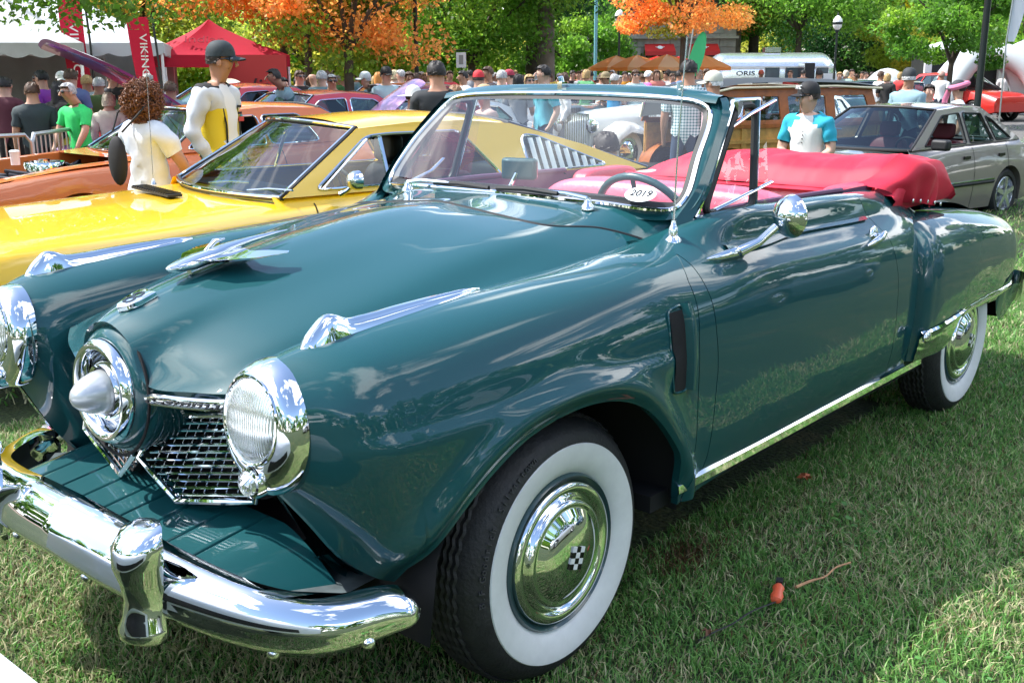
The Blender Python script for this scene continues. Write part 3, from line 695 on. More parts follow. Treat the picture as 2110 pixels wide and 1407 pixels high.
m = MB(); m.tube(ws_loop(-.004, -.018), .0085, 8, closed=True); m.build('windshield_trim', CHROME, frame)
m = MB(); m.grid([ws_loop(.002, -.016), ws_loop(.026, -.006), ws_loop(.026, .012)], close_v=True); m.build('rubber_seal', RUBBER, frame)
Lg = ws_loop(.010, -.002); nH = len(Lg)//2+1; Hh = Lg[:nH]; k = nH
Gd = []
for i in range(30):  # rows from bottom centre strip: join left and right symmetric points
    a = Hh[int(i*(k-1)/29)]; Gd.append([(a[0]+(0), a[1]*c, a[2]) for c in np.linspace(-1, 1, 15)])
Gl = []
for i in range(30):
    # resample by height so rows are level and bowed
    z = np.interp(i/29, [0, 1], [Hh[:, 2].min()+.001, Hh[:, 2].max()-.001]); j = [q for q in range(k)]
    zz = Hh[:, 2]; idx = np.where(zz >= z)[0][0]; w_ = float(np.interp(z, zz, Hh[:, 1])) if np.all(np.diff(zz) > -1e-3) else Hh[idx, 1]
    if idx > 0: u = (z-zz[idx-1])/max(1e-6, zz[idx]-zz[idx-1]); ed = Hh[idx-1]*(1-u)+Hh[idx]*u
    else: ed = Hh[0]
    x0 = np.interp(z, [1.15, 1.458], [.665, .992]); w_ = max(abs(ed[1]), .01)
    xe = np.interp(w_, [0, .25, .45, .6, .7], [0, .010, .032, .07, .1])*(1-.45*(z-1.15)/.3)
    Gl.append([(x0+np.interp(abs(w_*c), [0, .25, .45, .6, .7], [0, .010, .032, .07, .1])*(1-.45*(z-1.15)/.3), w_*c, z) for c in np.linspace(-1, 1, 25)])
m = MB(); m.grid(Gl); wsg = m.build('windshield_glass', GLASS, frame)
# the show sticker low in the near corner
STK = M_('sticker_paper', (.82, .85, .86), rough=.6)
Rs = frame_R((.15, -1, 0), (.36, 0, .31))
c_s = Vector((.722, -.528, 1.172)); st = MB()
st.add([c_s + Rs @ Vector((.052*math.cos(q), .030*math.sin(q), -.001)) for q in [2*math.pi*i/36 for i in range(36)]], [tuple(range(36))]); st = st.build('sticker', STK, wsg)
text_obj('sticker_year', '2019', .036, BLACKG, st, c_s + Rs @ Vector((0, .003, .0005)), Rs, extrude=.0006, shear=.2)
# header clamp in the middle
m = MB(); m.box((1.0, 0, 1.475), (.03, .02, .045)); m.tube([(1.0, 0, 1.49), (.99, 0, 1.515)], .009, 8); m.build('header_latch', CHROME, frame)
m = MB(); m.box((1.055, -.45, 1.462), (.03, .03, .03)); m.tube([(1.05, -.45, 1.47), (1.04, -.45, 1.50)], .010, 8); m.build('header_latch', CHROME, frame)
# wipers
def wiper(s):
    m = MB(); px, py, pz = .628, s*.40, 1.128
    m.lathe([(.022, 0), (.020, .012), (.012, .020), (.010, .035), (0, .037)], (px, py, pz-.004), 'z', 20); o = m.build('wiper', CHROME, hero)
    a = MB(); e = Vector((.645, -.13, 1.168)) if s < 0 else Vector((.652, .17, 1.165))
    mid = Vector((.648, py+(.10 if s < 0 else -.05), 1.165))
    a.tube([(px, py, pz+.03), mid, e], [.007, .006, .004], 8); a.build('wiper_arm', CHROME, o)
    b = MB(); b.tube([e+Vector((-.002, -.14, -.006)), e, e+Vector((.0, .12, -.006))], .0065, 6, flat=1.3); b.build('wiper_blade', BLACK, o)
wiper(-1); wiper(1)
# dash, mirror, steering wheel
m = MB(); m.grid([[(x, y, z) for x, z in [(.68, 1.14), (.78, 1.13), (.86, 1.105), (.90, 1.06), (.90, .95)]] for y in np.linspace(-.62, .62, 12)]); m.build('dashboard', TEAL, hero)
m = MB(); m.tube([(.80, .11, 1.10), (.825, .10, 1.13), (.85, .08, 1.19)], .008, 8); mr = m.build('rear_view_mirror', CHROME, hero)
m = MB(); m.box((.86, .076, 1.205), (.03, .135, .075), rz=.25); o_ = m.build('mirror_head', TEAL, mr); bv = o_.modifiers.new('b', 'BEVEL'); bv.width = .012; bv.segments = 3
def steering(cx, cy, cz, r, tilt, mat, parent, axis_y=0):
    R = Matrix.Rotation(tilt, 3, 'Y'); m = MB()
    m.tube([Vector((cx, cy, cz)) + R @ Vector((0, r*math.cos(q), r*math.sin(q))) for q in [2*math.pi*i/40 for i in range(40)]], .0135, 10, closed=True)
    o = m.build('steering_wheel', mat, parent)
    k = MB()
    for q in (math.radians(90), math.radians(210), math.radians(330)): k.tube([Vector((cx, cy, cz)) + R @ Vector((-.03, 0, 0)), Vector((cx, cy, cz)) + R @ Vector((0, r*math.cos(q), r*math.sin(q)))], .009, 6)
    k.tube([Vector((cx, cy, cz)) + R @ Vector((-.03, 0, 0)), Vector((cx, cy, cz)) + R @ Vector((-.3, 0, -.02))], .025, 10); k.lathe([(.0, -.045), (.04, -.035), (.045, -.01), (0, 0)], (cx, cy, cz), 'x', 20, R=None); k.build('steering_spokes', mat, o)
    return o
steering(1.115, -.285, 1.020, .19, math.radians(-28), STEERM, hero)
# seats
def cushion(name, x0, x1, y0, y1, z0, z1, mat, parent, lean=0., rnd=.08, n=14, pleats=0):
    m = MB(); Gd = []
    cx, cy, cz = (x0+x1)/2, (y0+y1)/2, (z0+z1)/2
    for i in range(n*2+1):
        ph = -math.pi/2+math.pi*i/(n*2); row = []
        for j in range(40):
            q = 2*math.pi*j/40
            f = lambda v, e: math.copysign(abs(v)**e, v)
            x = (x1-x0)/2*f(math.cos(ph), .35)*f(math.cos(q), .35); y = (y1-y0)/2*f(math.cos(ph), .35)*f(math.sin(q), .35); z = (z1-z0)/2*f(math.sin(ph), .5)
            if pleats: x += .006*math.cos(y*pleats)*(1 if abs(z) < (z1-z0)*.4 else 0)
            row.append((cx+x+lean*(z+(z1-z0)/2), cy+y, cz+z))
        Gd.append(row)
    m.grid(Gd, close_v=True); return m.build(name, mat, parent, angle=70)
cushion('front_seat_back', 1.46, 1.66, -.60, .585, .60, 1.105, PINK, hero, lean=.18)
cushion('front_seat', 1.10, 1.62, -.60, .60, .50, .72, PINK, hero)
PALE = M_('pale_rose_leather', (.74, .36, .36), rough=.4, coat=.2, coat_r=.25, bump=(60, .15))
cushion('rear_seat_back', 2.08, 2.26, -.60, -.005, .62, 1.085, PALE, hero, lean=.18)
cushion('rear_seat_back', 2.08, 2.26, .005, .60, .62, 1.085, PALE, hero, lean=.18)
cushion('rear_seat', 1.78, 2.20, -.55, .55, .50, .70, RED, hero)
m = MB()
for s in (-1, 1):
    m.grid([[(x, s*.655, z) for z in (1.095, 1.02, .8, .45)] for x in (.85, 1.3, 1.8, 2.15)])
    m.tube([(.86, s*.665, 1.108), (1.3, s*.665, 1.108), (1.85, s*.66, 1.096)], .012, 8)
    m.build('interior_trim', PURP, hero); m = MB()
m = MB(); m.box((1.5, 0, .40), (1.8, 1.3, .03)); m.build('carpet', CARPET, hero)
for s in (-1, 1):
    cushion('side_bolster', 1.86, 2.30, s*.60-.06, s*.60+.06, .80, 1.10, RED, hero)
# ---------------- folded top under its red cover
def boot_cover():
    m = MB(); Gd = []; nu, nv = 96, 40
    yy_ = [-1, -.85, -.5, 0, .5, .8, 1]; zt_ = np.interp(np.linspace(-1, 1, nu), yy_, [1.165, 1.178, 1.165, 1.172, 1.15, 1.09, 1.045])
    for i in range(nu):
        u = i/(nu-1)*2-1; y = u*(.745 if u < 0 else .62); row = []; zt = zt_[i]; ay = abs(u)
        P = cr([(2.13, 1.055), (2.17, 1.075), (2.24, zt-.025), (2.33, zt+.004), (2.50, zt+.010), (2.66, zt-.02), (2.76, zt-.10), (2.80, .985)], nv)
        for j in range(nv):
            v = j/(nv-1); x, z = P[j]
            k = math.sin(math.pi*min(1, v*1.3)); z += k*(.004*math.sin(u*23+v*6)+.003*math.sin(u*9-v*8))+.003*math.sin(v*26+u*3)*(v > .25)-.009*k*max(0, 1-abs(((u*5.3+v*.9) % 1)-.5)/.07)*(.4+.6*abs(u)); x += .012*math.sin(u*7+1)*k
            row.append((x-.03*u*0, y, z))
        Gd.append(row)
    e = np.array(Gd[0]); Gd = [e*[1, 0, 0]+[0, -.735, 0]+np.c_[0*e[:, 0], 0*e[:, 0], np.minimum(e[:, 2], .99)], e*[1, 0, 0]+[0, -.762, 0]+np.c_[0*e[:, 0], 0*e[:, 0], e[:, 2]*.45+.55*1.02]]+Gd
    m.grid(Gd); return m
boot_cover().build('top_cover', REDV, hero, angle=80)
# near end of the cover: a draped peak pulled forward and snapped to the body
def flap(s):
    m = MB()
    P = [[(2.10, .60, 1.095), (2.17, .64, 1.12), (2.27, .70, 1.205), (2.42, .66, 1.19), (2.58, .58, 1.17)],
         [(2.10, .705, 1.085), (2.19, .750, 1.115), (2.32, .79, 1.165), (2.48, .775, 1.145), (2.62, .70, 1.10)],
         [(2.17, .742, 1.055), (2.26, .770, 1.07), (2.38, .788, 1.085), (2.53, .775, 1.07), (2.64, .715, 1.04)],
         [(2.24, .748, 1.02), (2.32, .765, 1.015), (2.42, .772, 1.00), (2.52, .765, .985), (2.60, .725, .965)]]
    Pn = np.array(P); A = np.stack([cr(r, 24) for r in Pn]); B = hermite([0, 1, 2, 3], A, np.linspace(0, 3, 20))
    for i in range(20):
        for j in range(24): B[i, j, 1] += .010*math.sin(j*.9+i*.25)*(i/19)
    B[:, :, 1] *= s; m.grid(B); o = m.build('cover_flap', REDV, hero, angle=80)
    sn = MB()
    for x, z in ((2.27, 1.028), (2.35, 1.02), (2.43, 1.01), (2.51, .998), (2.58, .985)): sn.ell((x, s*(.778), z), (.008, .004, .008), 10, 6)
    sn.build('snap', CHROME, o)
flap(-1)
# ---------------- vent window and door glass, near and far
def vent_w(s):
    F3 = lambda x, z: (x, s*lerp(.684, .632, (z-1.10)/.33), z)
    m = MB(); # chrome/black divider frame: front edge up the pillar, top, rear post
    lo = round_poly([(.835, 1.112), (1.135, 1.100), (1.215, 1.425), (1.095, 1.425)], .05, 6)
    m.tube([F3(a, b) for a, b in lo], .0125, 8, closed=True); o = m.build('vent_window', BLACK, hero)
    g = MB(); g.poly([F3(a, b) for a, b in lo]); g.build('vent_glass', GLASS, o)
    p = MB(); p.tube([F3(1.138, 1.09), F3(1.222, 1.44)], .013, 8); p.build('vent_post', TEAL, o)
    p = MB(); p.tube([F3(1.152, 1.09), F3(1.238, 1.44)], .008, 8); p.tube([F3(1.075, 1.442), F3(1.240, 1.442)], .008, 8); p.tube([F3(.79, 1.105), F3(.925, 1.25), F3(1.075, 1.44)], .009, 8); p.build('vent_chrome', CHROME, o)
    g = MB(); g.poly([F3(1.16, 1.09), F3(1.245, 1.09), F3(1.285, 1.455), F3(1.24, 1.455)]); g.build('door_glass', GLASS, o)
    h = MB(); h.tube([F3(.90, 1.118), (1.04, s*.70, 1.15), (1.15, s*.74, 1.19)], [.011, .010, .008], 8, flat=.5); h.build('vent_arm', CHROME, o); h = MB(); h.tube([F3(1.04, 1.36), (1.13, s*.66, 1.40), (1.22, s*.70, 1.442)], [.010, .011, .008], 8, flat=.5); h.box(F3(1.09, 1.415), (.03, .03, .05)); h.build('vent_arm', CHROME, o)
vent_w(-1); vent_w(1)
# ---------------- side trim
def apillar(s):
    m = MB(); m.grid([[(a[0], s*a[1], a[2]) for a in r] for r in [
        cr([(.70, .655, 1.09), (.80, .675, 1.19), (.93, .655, 1.33), (1.02, .625, 1.42), (1.045, .60, 1.45)], 14),
        cr([(.755, .688, 1.09), (.83, .694, 1.19), (.955, .668, 1.33), (1.055, .636, 1.42), (1.085, .60, 1.452)], 14),
        cr([(.775, .668, 1.10), (.845, .672, 1.19), (.962, .645, 1.33), (1.062, .612, 1.42), (1.09, .58, 1.45)], 14)]])
    return m.build('windshield_pillar', TEAL, frame, angle=70)
apillar(-1); apillar(1)
m = MB(); Hc = cr([(1.045,-.60,1.452),(1.04,-.45,1.466),(1.01,-.22,1.475),(1.0,0,1.478),(1.01,.22,1.475),(1.04,.45,1.466),(1.045,.60,1.452)], 40)
m.grid([Hc+[-.025, 0, -.018], Hc+[-.012, 0, 0], Hc+[.02, 0, .006], Hc+[.055, 0, 0], Hc+[.06, 0, -.03]]); m.build('windshield_header', TEAL, frame, angle=70)
def belt():
    m = MB(); Gd = []
    for x in np.r_[np.linspace(.80, 1.826, 30), [1.83, 1.831]]:
        o = .011 if x < 1.828 else (.010 if x < 1.8305 else -.004)
        row = [side_pt(x, 1.094, -.02)+Vector((0, 0, .010)), side_pt(x, 1.094, o-.008)+Vector((0, 0, .009)), side_pt(x, 1.086, o)]+[side_pt(x, z, o+.002) for z in (1.07, 1.055, 1.040)]+[side_pt(x, 1.034, o-.002), side_pt(x, 1.030, -.002)]
        Gd.append(row)
    m.grid(Gd); return m
both(belt, 'belt_rail', TEAL)
def rocker():
    m = MB(); m.grid([[(x, -.853, .405+.0*x), (x, -.868, .395), (x, -.870, .372), (x, -.855, .358), (x, -.83, .352)] for x in np.linspace(.455, 2.27, 12)]); return m
both(rocker, 'rocker_moulding', CHROME)
def sidevent():
    m = MB()
    m.grid([[side_pt(x, z, .0035) for z in np.linspace(.908, .688, 14)] for x in (.388, .41, .435, .455)]); return m
both(sidevent, 'cowl_vent', DARK)
def sidevent2():
    m = MB()
    lp = [side_pt(x, z, .003) for x, z in round_poly([(.382,.912),(.458,.922),(.458,.68),(.382,.690)], .02, 3)]
    m.tube(lp, .004, 6, closed=True)
    Gd = []
    for x, o in [(.452, .003), (.462, .022), (.478, .024), (.500, .004)]:
        Gd.append([side_pt(x, z, o) for z in np.linspace(.925, .685, 12)])
    m.grid(Gd); return m
both(sidevent2, 'vent_scoop', TEAL)
# fender-side crease highlight is in the sheet metal; door mirror
def dmirror():
    m = MB(); b = side_pt(.80, 1.015, .006)
    m.grid([[Vector((x, -(w_+.010*0)-h*math.sin(q)*.9, z+.018*math.cos(q)*k)) for q in np.linspace(0, math.pi, 9)] for x, h, k, w_, z in
        [(.665+.0, .004, .2, .800, 1.010), (.72, .014, .6, .805, 1.010), (.80, .022, .9, .807, 1.012), (.87, .024, .9, .808, 1.015), (.905, .010, .4, .806, 1.018)]])
    o = m.build('door_mirror', CHROME, hero)
    a = MB(); a.tube([(.82, -.82, 1.015), (.87, -.855, 1.04), (.915, -.885, 1.085)], [.018, .013, .012], 12); a.build('mirror_stem', CHROME, o)
    h = MB(); R = frame_R((.15, 1, 0), (0, 0, 1)); 
    h.lathe([(0, -.055), (.012, -.053), (.032, -.044), (.052, -.028), (.063, -.008), (.066, .006), (.062, .012), (.0, .012)], (.975, -.90, 1.11), 'x', 40, R=Matrix.Rotation(math.radians(-24), 3, 'Z')); h.build('mirror_head', CHROME, o)
    return o
dmirror()
def handle(x, z):
    p = side_pt(x, z, 0.0); m = MB(); m.ell(p, (.030, .014, .040), 18, 10); o = m.build('door_handle', CHROME, hero)
    k = MB(); k.tube([p+Vector((.018, -.035, .012)), p+Vector((-.02, -.042, .004)), p+Vector((-.09, -.036, -.012)), p+Vector((-.115, -.030, -.018))], [.010, .0125, .010, .004], 10); k.tube([p, p+Vector((0, -.036, .006))], .010, 8); k.build('handle_grip', CHROME, o)
handle(1.765, .950)
# antenna
m = MB(); m.lathe([(.026, 0), (.024, .010), (.014, .020), (.013, .045), (.009, .050), (.006, .065)], (.652, -.695, 1.050), 'z', 20); an = m.build('antenna', CHROME, hero)
m = MB(); m.tube([(.652, -.695, 1.10), (.664, -.694, 1.35), (.695, -.692, 1.625)], [.0035, .0028, .0018], 6); m.build('antenna_mast', CHROME_D, an)
# plate clipped to the front bumper's far side
# ================================================================ ground, path, grass
def ground_mat():
    m = bpy.data.materials.new('lawn_soil'); m.use_nodes = True; n = m.node_tree.nodes; l = m.node_tree.links; b = n['Principled BSDF']; b.inputs['Roughness'].default_value = .95
    t = n.new('ShaderNodeTexCoord'); cols = []
    a = n.new('ShaderNodeTexNoise'); a.inputs['Scale'].default_value = 1.3; a.inputs['Detail'].default_value = 8; a.inputs['Roughness'].default_value = .7; l.new(t.outputs['Object'], a.inputs['Vector'])
    r = n.new('ShaderNodeValToRGB'); e = r.color_ramp.elements; e[0].position = .36; e[0].color = (.022, .040, .010, 1); e[1].position = .66; e[1].color = (.085, .085, .028, 1); x = e.new(.52); x.color = (.035, .062, .014, 1)
    l.new(a.outputs[0], r.inputs[0])
    f = n.new('ShaderNodeTexNoise'); f.inputs['Scale'].default_value = 55; f.inputs['Detail'].default_value = 6; l.new(t.outputs['Object'], f.inputs['Vector'])
    mx = n.new('ShaderNodeMix'); mx.data_type = 'RGBA'; mx.blend_type = 'MULTIPLY'; mx.inputs[0].default_value = .85; l.new(r.outputs[0], mx.inputs[6])
    r2 = n.new('ShaderNodeValToRGB'); r2.color_ramp.elements[0].position = .35; r2.color_ramp.elements[0].color = (.25, .25, .25, 1); r2.color_ramp.elements[1].position = .62; r2.color_ramp.elements[1].color = (1.25, 1.25, 1.25, 1); l.new(f.outputs[0], r2.inputs[0]); l.new(r2.outputs[0], mx.inputs[7])
    l.new(mx.outputs[2], b.inputs['Base Color'])
    bp = n.new('ShaderNodeBump'); bp.inputs['Strength'].default_value = .9; bp.inputs['Distance'].default_value = .03; l.new(f.outputs[0], bp.inputs['Height']); l.new(bp.outputs[0], b.inputs['Normal'])
    return m
SOIL = ground_mat()
xs_ = np.unique(np.r_[np.linspace(-120, -12, 10), np.linspace(-12, 30, 85), np.linspace(30, 260, 24)]); ys_ = np.unique(np.r_[np.linspace(-120, -8, 10), np.linspace(-8, 30, 77), np.linspace(30, 260, 24)])
mb = MB(); mb.grid([[(x, y, G(x, y)) for y in ys_] for x in xs_]); tag(mb.build('ground', SOIL, angle=180), kind='structure')
ASPH = M_('asphalt_path', (.115, .11, .105), rough=.9, noise=(4, .25), bump=(80, .5))
def road(name, pts, mat, dz=.012):
    mb = MB(); L = cr([a for a, b in pts], 60); R = cr([b for a, b in pts], 60)
    mb.grid([[(*(L[i]*(1-u)+R[i]*u), G(*(L[i]*(1-u)+R[i]*u))+dz) for u in np.linspace(0, 1, 14)] for i in range(60)])
    return tag(mb.build(name, mat, angle=180), kind='structure')
road('road', [((9, 14), (2, 30)), ((14.5, 8.2), (20, 21)), ((22, 6.4), (40, 25)), ((40, 2.0), (58, 22)), ((70, -4), (90, 25))], ASPH)
road('path', [((-14, 12.2), (-12, 26)), ((3, 12.4), (2, 30)), ((9.6, 13.8), (3, 32))], M_('brick_walk', (.20, .13, .10), rough=.9, noise=(6, .3), bump=(40, .4)), .016)
# grass blades: real geometry near the camera, thinning with distance
def blades(name, n, x0, x1, y0, y1, hmin, hmax, wid, keep, seed, kind='stuff'):
    rg = np.random.default_rng(seed); X = rg.uniform(x0, x1, n); Y = rg.uniform(y0, y1, n); k = keep(X, Y, rg); X, Y = X[k], Y[k]; n = len(X)
    # clumping and tone noise (sums of sines)
    def nz2(x, y, s): return (np.sin(x*s+1.3*np.sin(y*s*.7+1))+np.sin(y*s*1.1+1.7*np.sin(x*s*.6+2))+np.sin((x+y)*s*.53+.5))/3
    c1 = nz2(X, Y, 2.3); c2 = nz2(X+5, Y-3, 9.)
    h = rg.uniform(hmin, hmax, n)*(1+.30*c2)*(1+.15*c1); w_ = wid*rg.uniform(.6, 1.3, n); a = rg.uniform(0, 2*np.pi, n)
    lean = rg.uniform(.2, 1.5, n)*h; la = rg.uniform(0, 2*np.pi, n); zg = np.array([G(x, y) for x, y in zip(X, Y)])
    ca, sa = np.cos(a)*w_, np.sin(a)*w_; lx, ly = np.cos(la)*lean, np.sin(la)*lean
    V = np.empty((n, 5, 3)); 
    V[:, 0] = np.c_[X-ca, Y-sa, zg-.004]; V[:, 1] = np.c_[X+ca, Y+sa, zg-.004]
    V[:, 2] = np.c_[X-ca*.8+lx*.35, Y-sa*.8+ly*.35, zg+h*.6]; V[:, 3] = np.c_[X+ca*.8+lx*.35, Y+sa*.8+ly*.35, zg+h*.6]
    V[:, 4] = np.c_[X+lx, Y+ly, zg+h*rg.uniform(.65, 1.05, n)]
    V[:, 4, 2] = np.maximum(V[:, 4, 2], zg+.004); base = (np.arange(n)*5)[:, None]
    T = np.concatenate([base+np.array([[0, 1, 3]]), base+np.array([[0, 3, 2]]), base+np.array([[2, 3, 4]])], 1).reshape(-1, 3)
    me = bpy.data.meshes.new(name); me.vertices.add(n*5); me.loops.add(len(T)*3); me.polygons.add(len(T))
    me.vertices.foreach_set('co', V.ravel()); me.loops.foreach_set('vertex_index', T.ravel().astype(np.int32)); me.polygons.foreach_set('loop_start', np.arange(0, len(T)*3, 3, dtype=np.int32)); me.polygons.foreach_set('loop_total', np.full(len(T), 3, dtype=np.int32))
    me.polygons.foreach_set('use_smooth', np.ones(len(T), bool)); me.update()
    g1 = np.array([.065, .225, .04]); g2 = np.array([.25, .47, .12]); st = np.array([.60, .57, .33]); br = np.array([.16, .10, .045])
    # straw is commoner ahead of the bumper and in worn patches
    pst = np.clip(.25+.30*(X < .2)*(1-np.clip((X+.2)/.8, 0, 1))+.22*(c1 > .35)-.06, .04, .6)
    brown = np.exp(-(((X-.77)/.15)**2+((Y+.70)/.10)**2))
    u = rg.random(n)[:, None]; col = g1*(1-u)+g2*u; sel = rg.random(n) < pst; col[sel] = (st*rg.uniform(.55, 1.1, (sel.sum(), 1))); selb = rg.random(n) < np.maximum(.05, brown*.95); col[selb] = br*rg.uniform(.5, 1.3, (selb.sum(), 1))
    C = np.repeat(np.c_[col, np.ones(n)], 5, axis=0); at_ = me.color_attributes.new('tone', 'FLOAT_COLOR', 'POINT'); at_.data.foreach_set('color', C.ravel())
    me.materials.append(GRASS); o = bpy.data.objects.new(name, me); COL.objects.link(o); return tag(o, kind=kind)
GRASS = bpy.data.materials.new('grass_blade'); GRASS.use_nodes = True; _n = GRASS.node_tree.nodes; _l = GRASS.node_tree.links; _n.clear()
_o = _n.new('ShaderNodeOutputMaterial'); _at = _n.new('ShaderNodeAttribute'); _at.attribute_name = 'tone'; _d = _n.new('ShaderNodeBsdfPrincipled'); _d.inputs['Roughness'].default_value = .5; _d.inputs['Specular IOR Level'].default_value = .35; _tl = _n.new('ShaderNodeBsdfTranslucent'); _mx = _n.new('ShaderNodeMixShader'); _mx.inputs[0].default_value = .35
_l.new(_at.outputs['Color'], _d.inputs['Base Color']); _l.new(_at.outputs['Color'], _tl.inputs[0]); _l.new(_d.outputs[0], _mx.inputs[1]); _l.new(_tl.outputs[0], _mx.inputs[2]); _l.new(_mx.outputs[0], _o.inputs[0])
def keep_near(X, Y, rg):
    d = np.hypot(X-CAM.x, Y-CAM.y); ang = np.degrees(np.arctan2(X-CAM.x, Y-CAM.y)); ok = (ang > 14) & (ang < 84) & (d > .9)
    under = (X > -.1) & (X < 2.8) & (abs(Y) < .55)
    return ok & ~under & (rg.random(len(X)) < np.clip((4.2/d)**1.3, .0, 1))
GN = blades('grass', 640000, -2.0, 7.5, -2.4, 2.4, .018, .042, .0023, keep_near, 3)
def keep_far(X, Y, rg):
    d = np.hypot(X-CAM.x, Y-CAM.y); ang = np.degrees(np.arctan2(X-CAM.x, Y-CAM.y)); ok = (ang > 16) & (ang < 80) & (d > 5.5)
    road_ = (Y > 6.2) & ((X-9)*.4+Y > 13.5) & (X < 32)
    return ok & ~road_ & (rg.random(len(X)) < np.clip((9./d)**1.5, 0, 1)) & ((X > 2.0) | (Y < 3))
blades('grass_verge', 260000, -1, 34, -2.5, 14, .035, .06, .006, keep_far, 4)
# clover and broad weeds
def weeds():
    rg = np.random.default_rng(9); mb = MB()
    for cx, cy, n in [(-1.15,-.72,26),(-1.3,-.35,18),(-1.0,-1.0,22),(-1.5,-.7,14),(-.75,-1.25,18),(1.25,-1.02,26),(1.4,-.95,22),(-1.35,.05,16),(.6,-1.7,14)]:
        for _ in range(n):
            x, y = cx+rg.normal(0, .09), cy+rg.normal(0, .09); z = G(x, y)+rg.uniform(.018, .035); r = rg.uniform(.006, .013); q0 = rg.uniform(0, 6.3); ti = rg.uniform(-.4, .4)
            mb.poly([(x+r*math.cos(q0+q), y+r*math.sin(q0+q), z+ti*r*math.cos(q)) for q in [0, .9, 1.9, 3.1, 4.2, 5.3]])
    return tag(mb.build('clover', M_('clover_leaf', (.06, .19, .03), rough=.5, noise=(40, .3))), kind='stuff')
weeds()
# things lying on the grass
LEAFM = M_('dry_maple_leaf', (.42, .11, .04), rough=.6, noise=(60, .4))
def leaf(x, y, r, rz, label, col=LEAFM):
    z = G(x, y)+.036; rad = [1, .45, .85, .4, .7, .35, .3, .35, .7, .4, .85, .45]; n = 12
    mb = MB(); c = (x, y, z+.004); V = [c]+[(x+r*rad[i]*math.cos(rz+2*math.pi*i/n), y+r*rad[i]*math.sin(rz+2*math.pi*i/n), z+.010*math.sin(i*1.9)) for i in range(n)]
    mb.add(V, [(0, i+1, (i+1) % n+1) for i in range(n)]); mb.tube([(x-r*.2*math.cos(rz), y-r*.2*math.sin(rz), z), (x-r*1.2*math.cos(rz), y-r*1.2*math.sin(rz), z+.01)], .0012, 5)
    return tag(mb.build('fallen_leaf', col), label, 'leaf')
leaf(1.611, -.71, .040, 1.0, 'curled rust red leaf lying on the grass below the door')
leaf(.375, -1.03, .022, 2.2, 'small brown leaf at the end of the black strap on the grass', M_('brown_leaf', (.16, .07, .04), rough=.7))
mb = MB(); A0, B0_ = Vector((.640, -1.095, .045)), Vector((.735, -1.055, .045)); dd = B0_-A0; nn = Vector((-dd.y, dd.x, 0)).normalized()
mb.grid([[A0+dd*u+nn*.019*w_*math.cos(a)+Vector((0, 0, .013*w_*math.sin(a))) for a in np.linspace(0, 2*math.pi, 11)] for u, w_ in ((0, .1), (.03, .8), (.3, 1), (.55, .75), (.8, .95), (1, .5))]); o = mb.build('tent_peg', M_('orange_plastic', (.75, .12, .05), rough=.45))
tag(o, 'orange and black tent peg lying on the grass with a black strap', 'tent peg')
mb = MB(); mb.box((.752, -1.047, .046), (.030, .020, .014), rz=.4); mb.build('peg_tip', BLACK, o)
mb = MB(); mb.tube(cr([(.642, -1.093, .040), (.551, -1.062, .034), (.471, -1.052, .028), (.40, -1.035, .026), (.34, -1.02, .02)], 20), .0035, 6, flat=.5); tag(mb.build('strap', BLACK), 'thin black strap running from the orange peg through the grass', 'strap')
mb = MB(); mb.tube(cr([(.77, -1.093, .036), (.83, -1.112, .040), (.894, -1.127, .034), (.96, -1.130, .040), (1.032, -1.146, .036)], 16), [.0045]*5+[.003]*11, 6); tag(mb.build('twig', M_('pale_bark', (.50, .27, .14), rough=.8, noise=(30, .3))), 'pale brown twig lying on the grass beside the orange peg', 'twig')
# clear bottle at the far left
mb = MB(); Rb = Matrix.Rotation(math.radians(80), 3, 'X'); mb.lathe([(0, -.09), (.030, -.088), (.033, -.07), (.031, -.03), (.034, .0), (.031, .03), (.033, .06), (.024, .085), (.012, .10), (.012, .12)], (-.02, 1.95, .045), 'z', 20, R=Rb); o = mb.build('water_bottle', M_('clear_plastic', (.75, .8, .82), rough=.1, trans=.6, coat=.5, alpha=.75)); tag(o, 'clear plastic water bottle lying on the grass behind the far headlight', 'bottle')
mb = MB(); mb.lathe([(.0335, -.02), (.0345, 0), (.0335, .02)], (-.02, 1.95, .045), 'z', 20, R=Rb); mb.build('bottle_label', M_('pink_label', (.7, .2, .3), rough=.5), o)
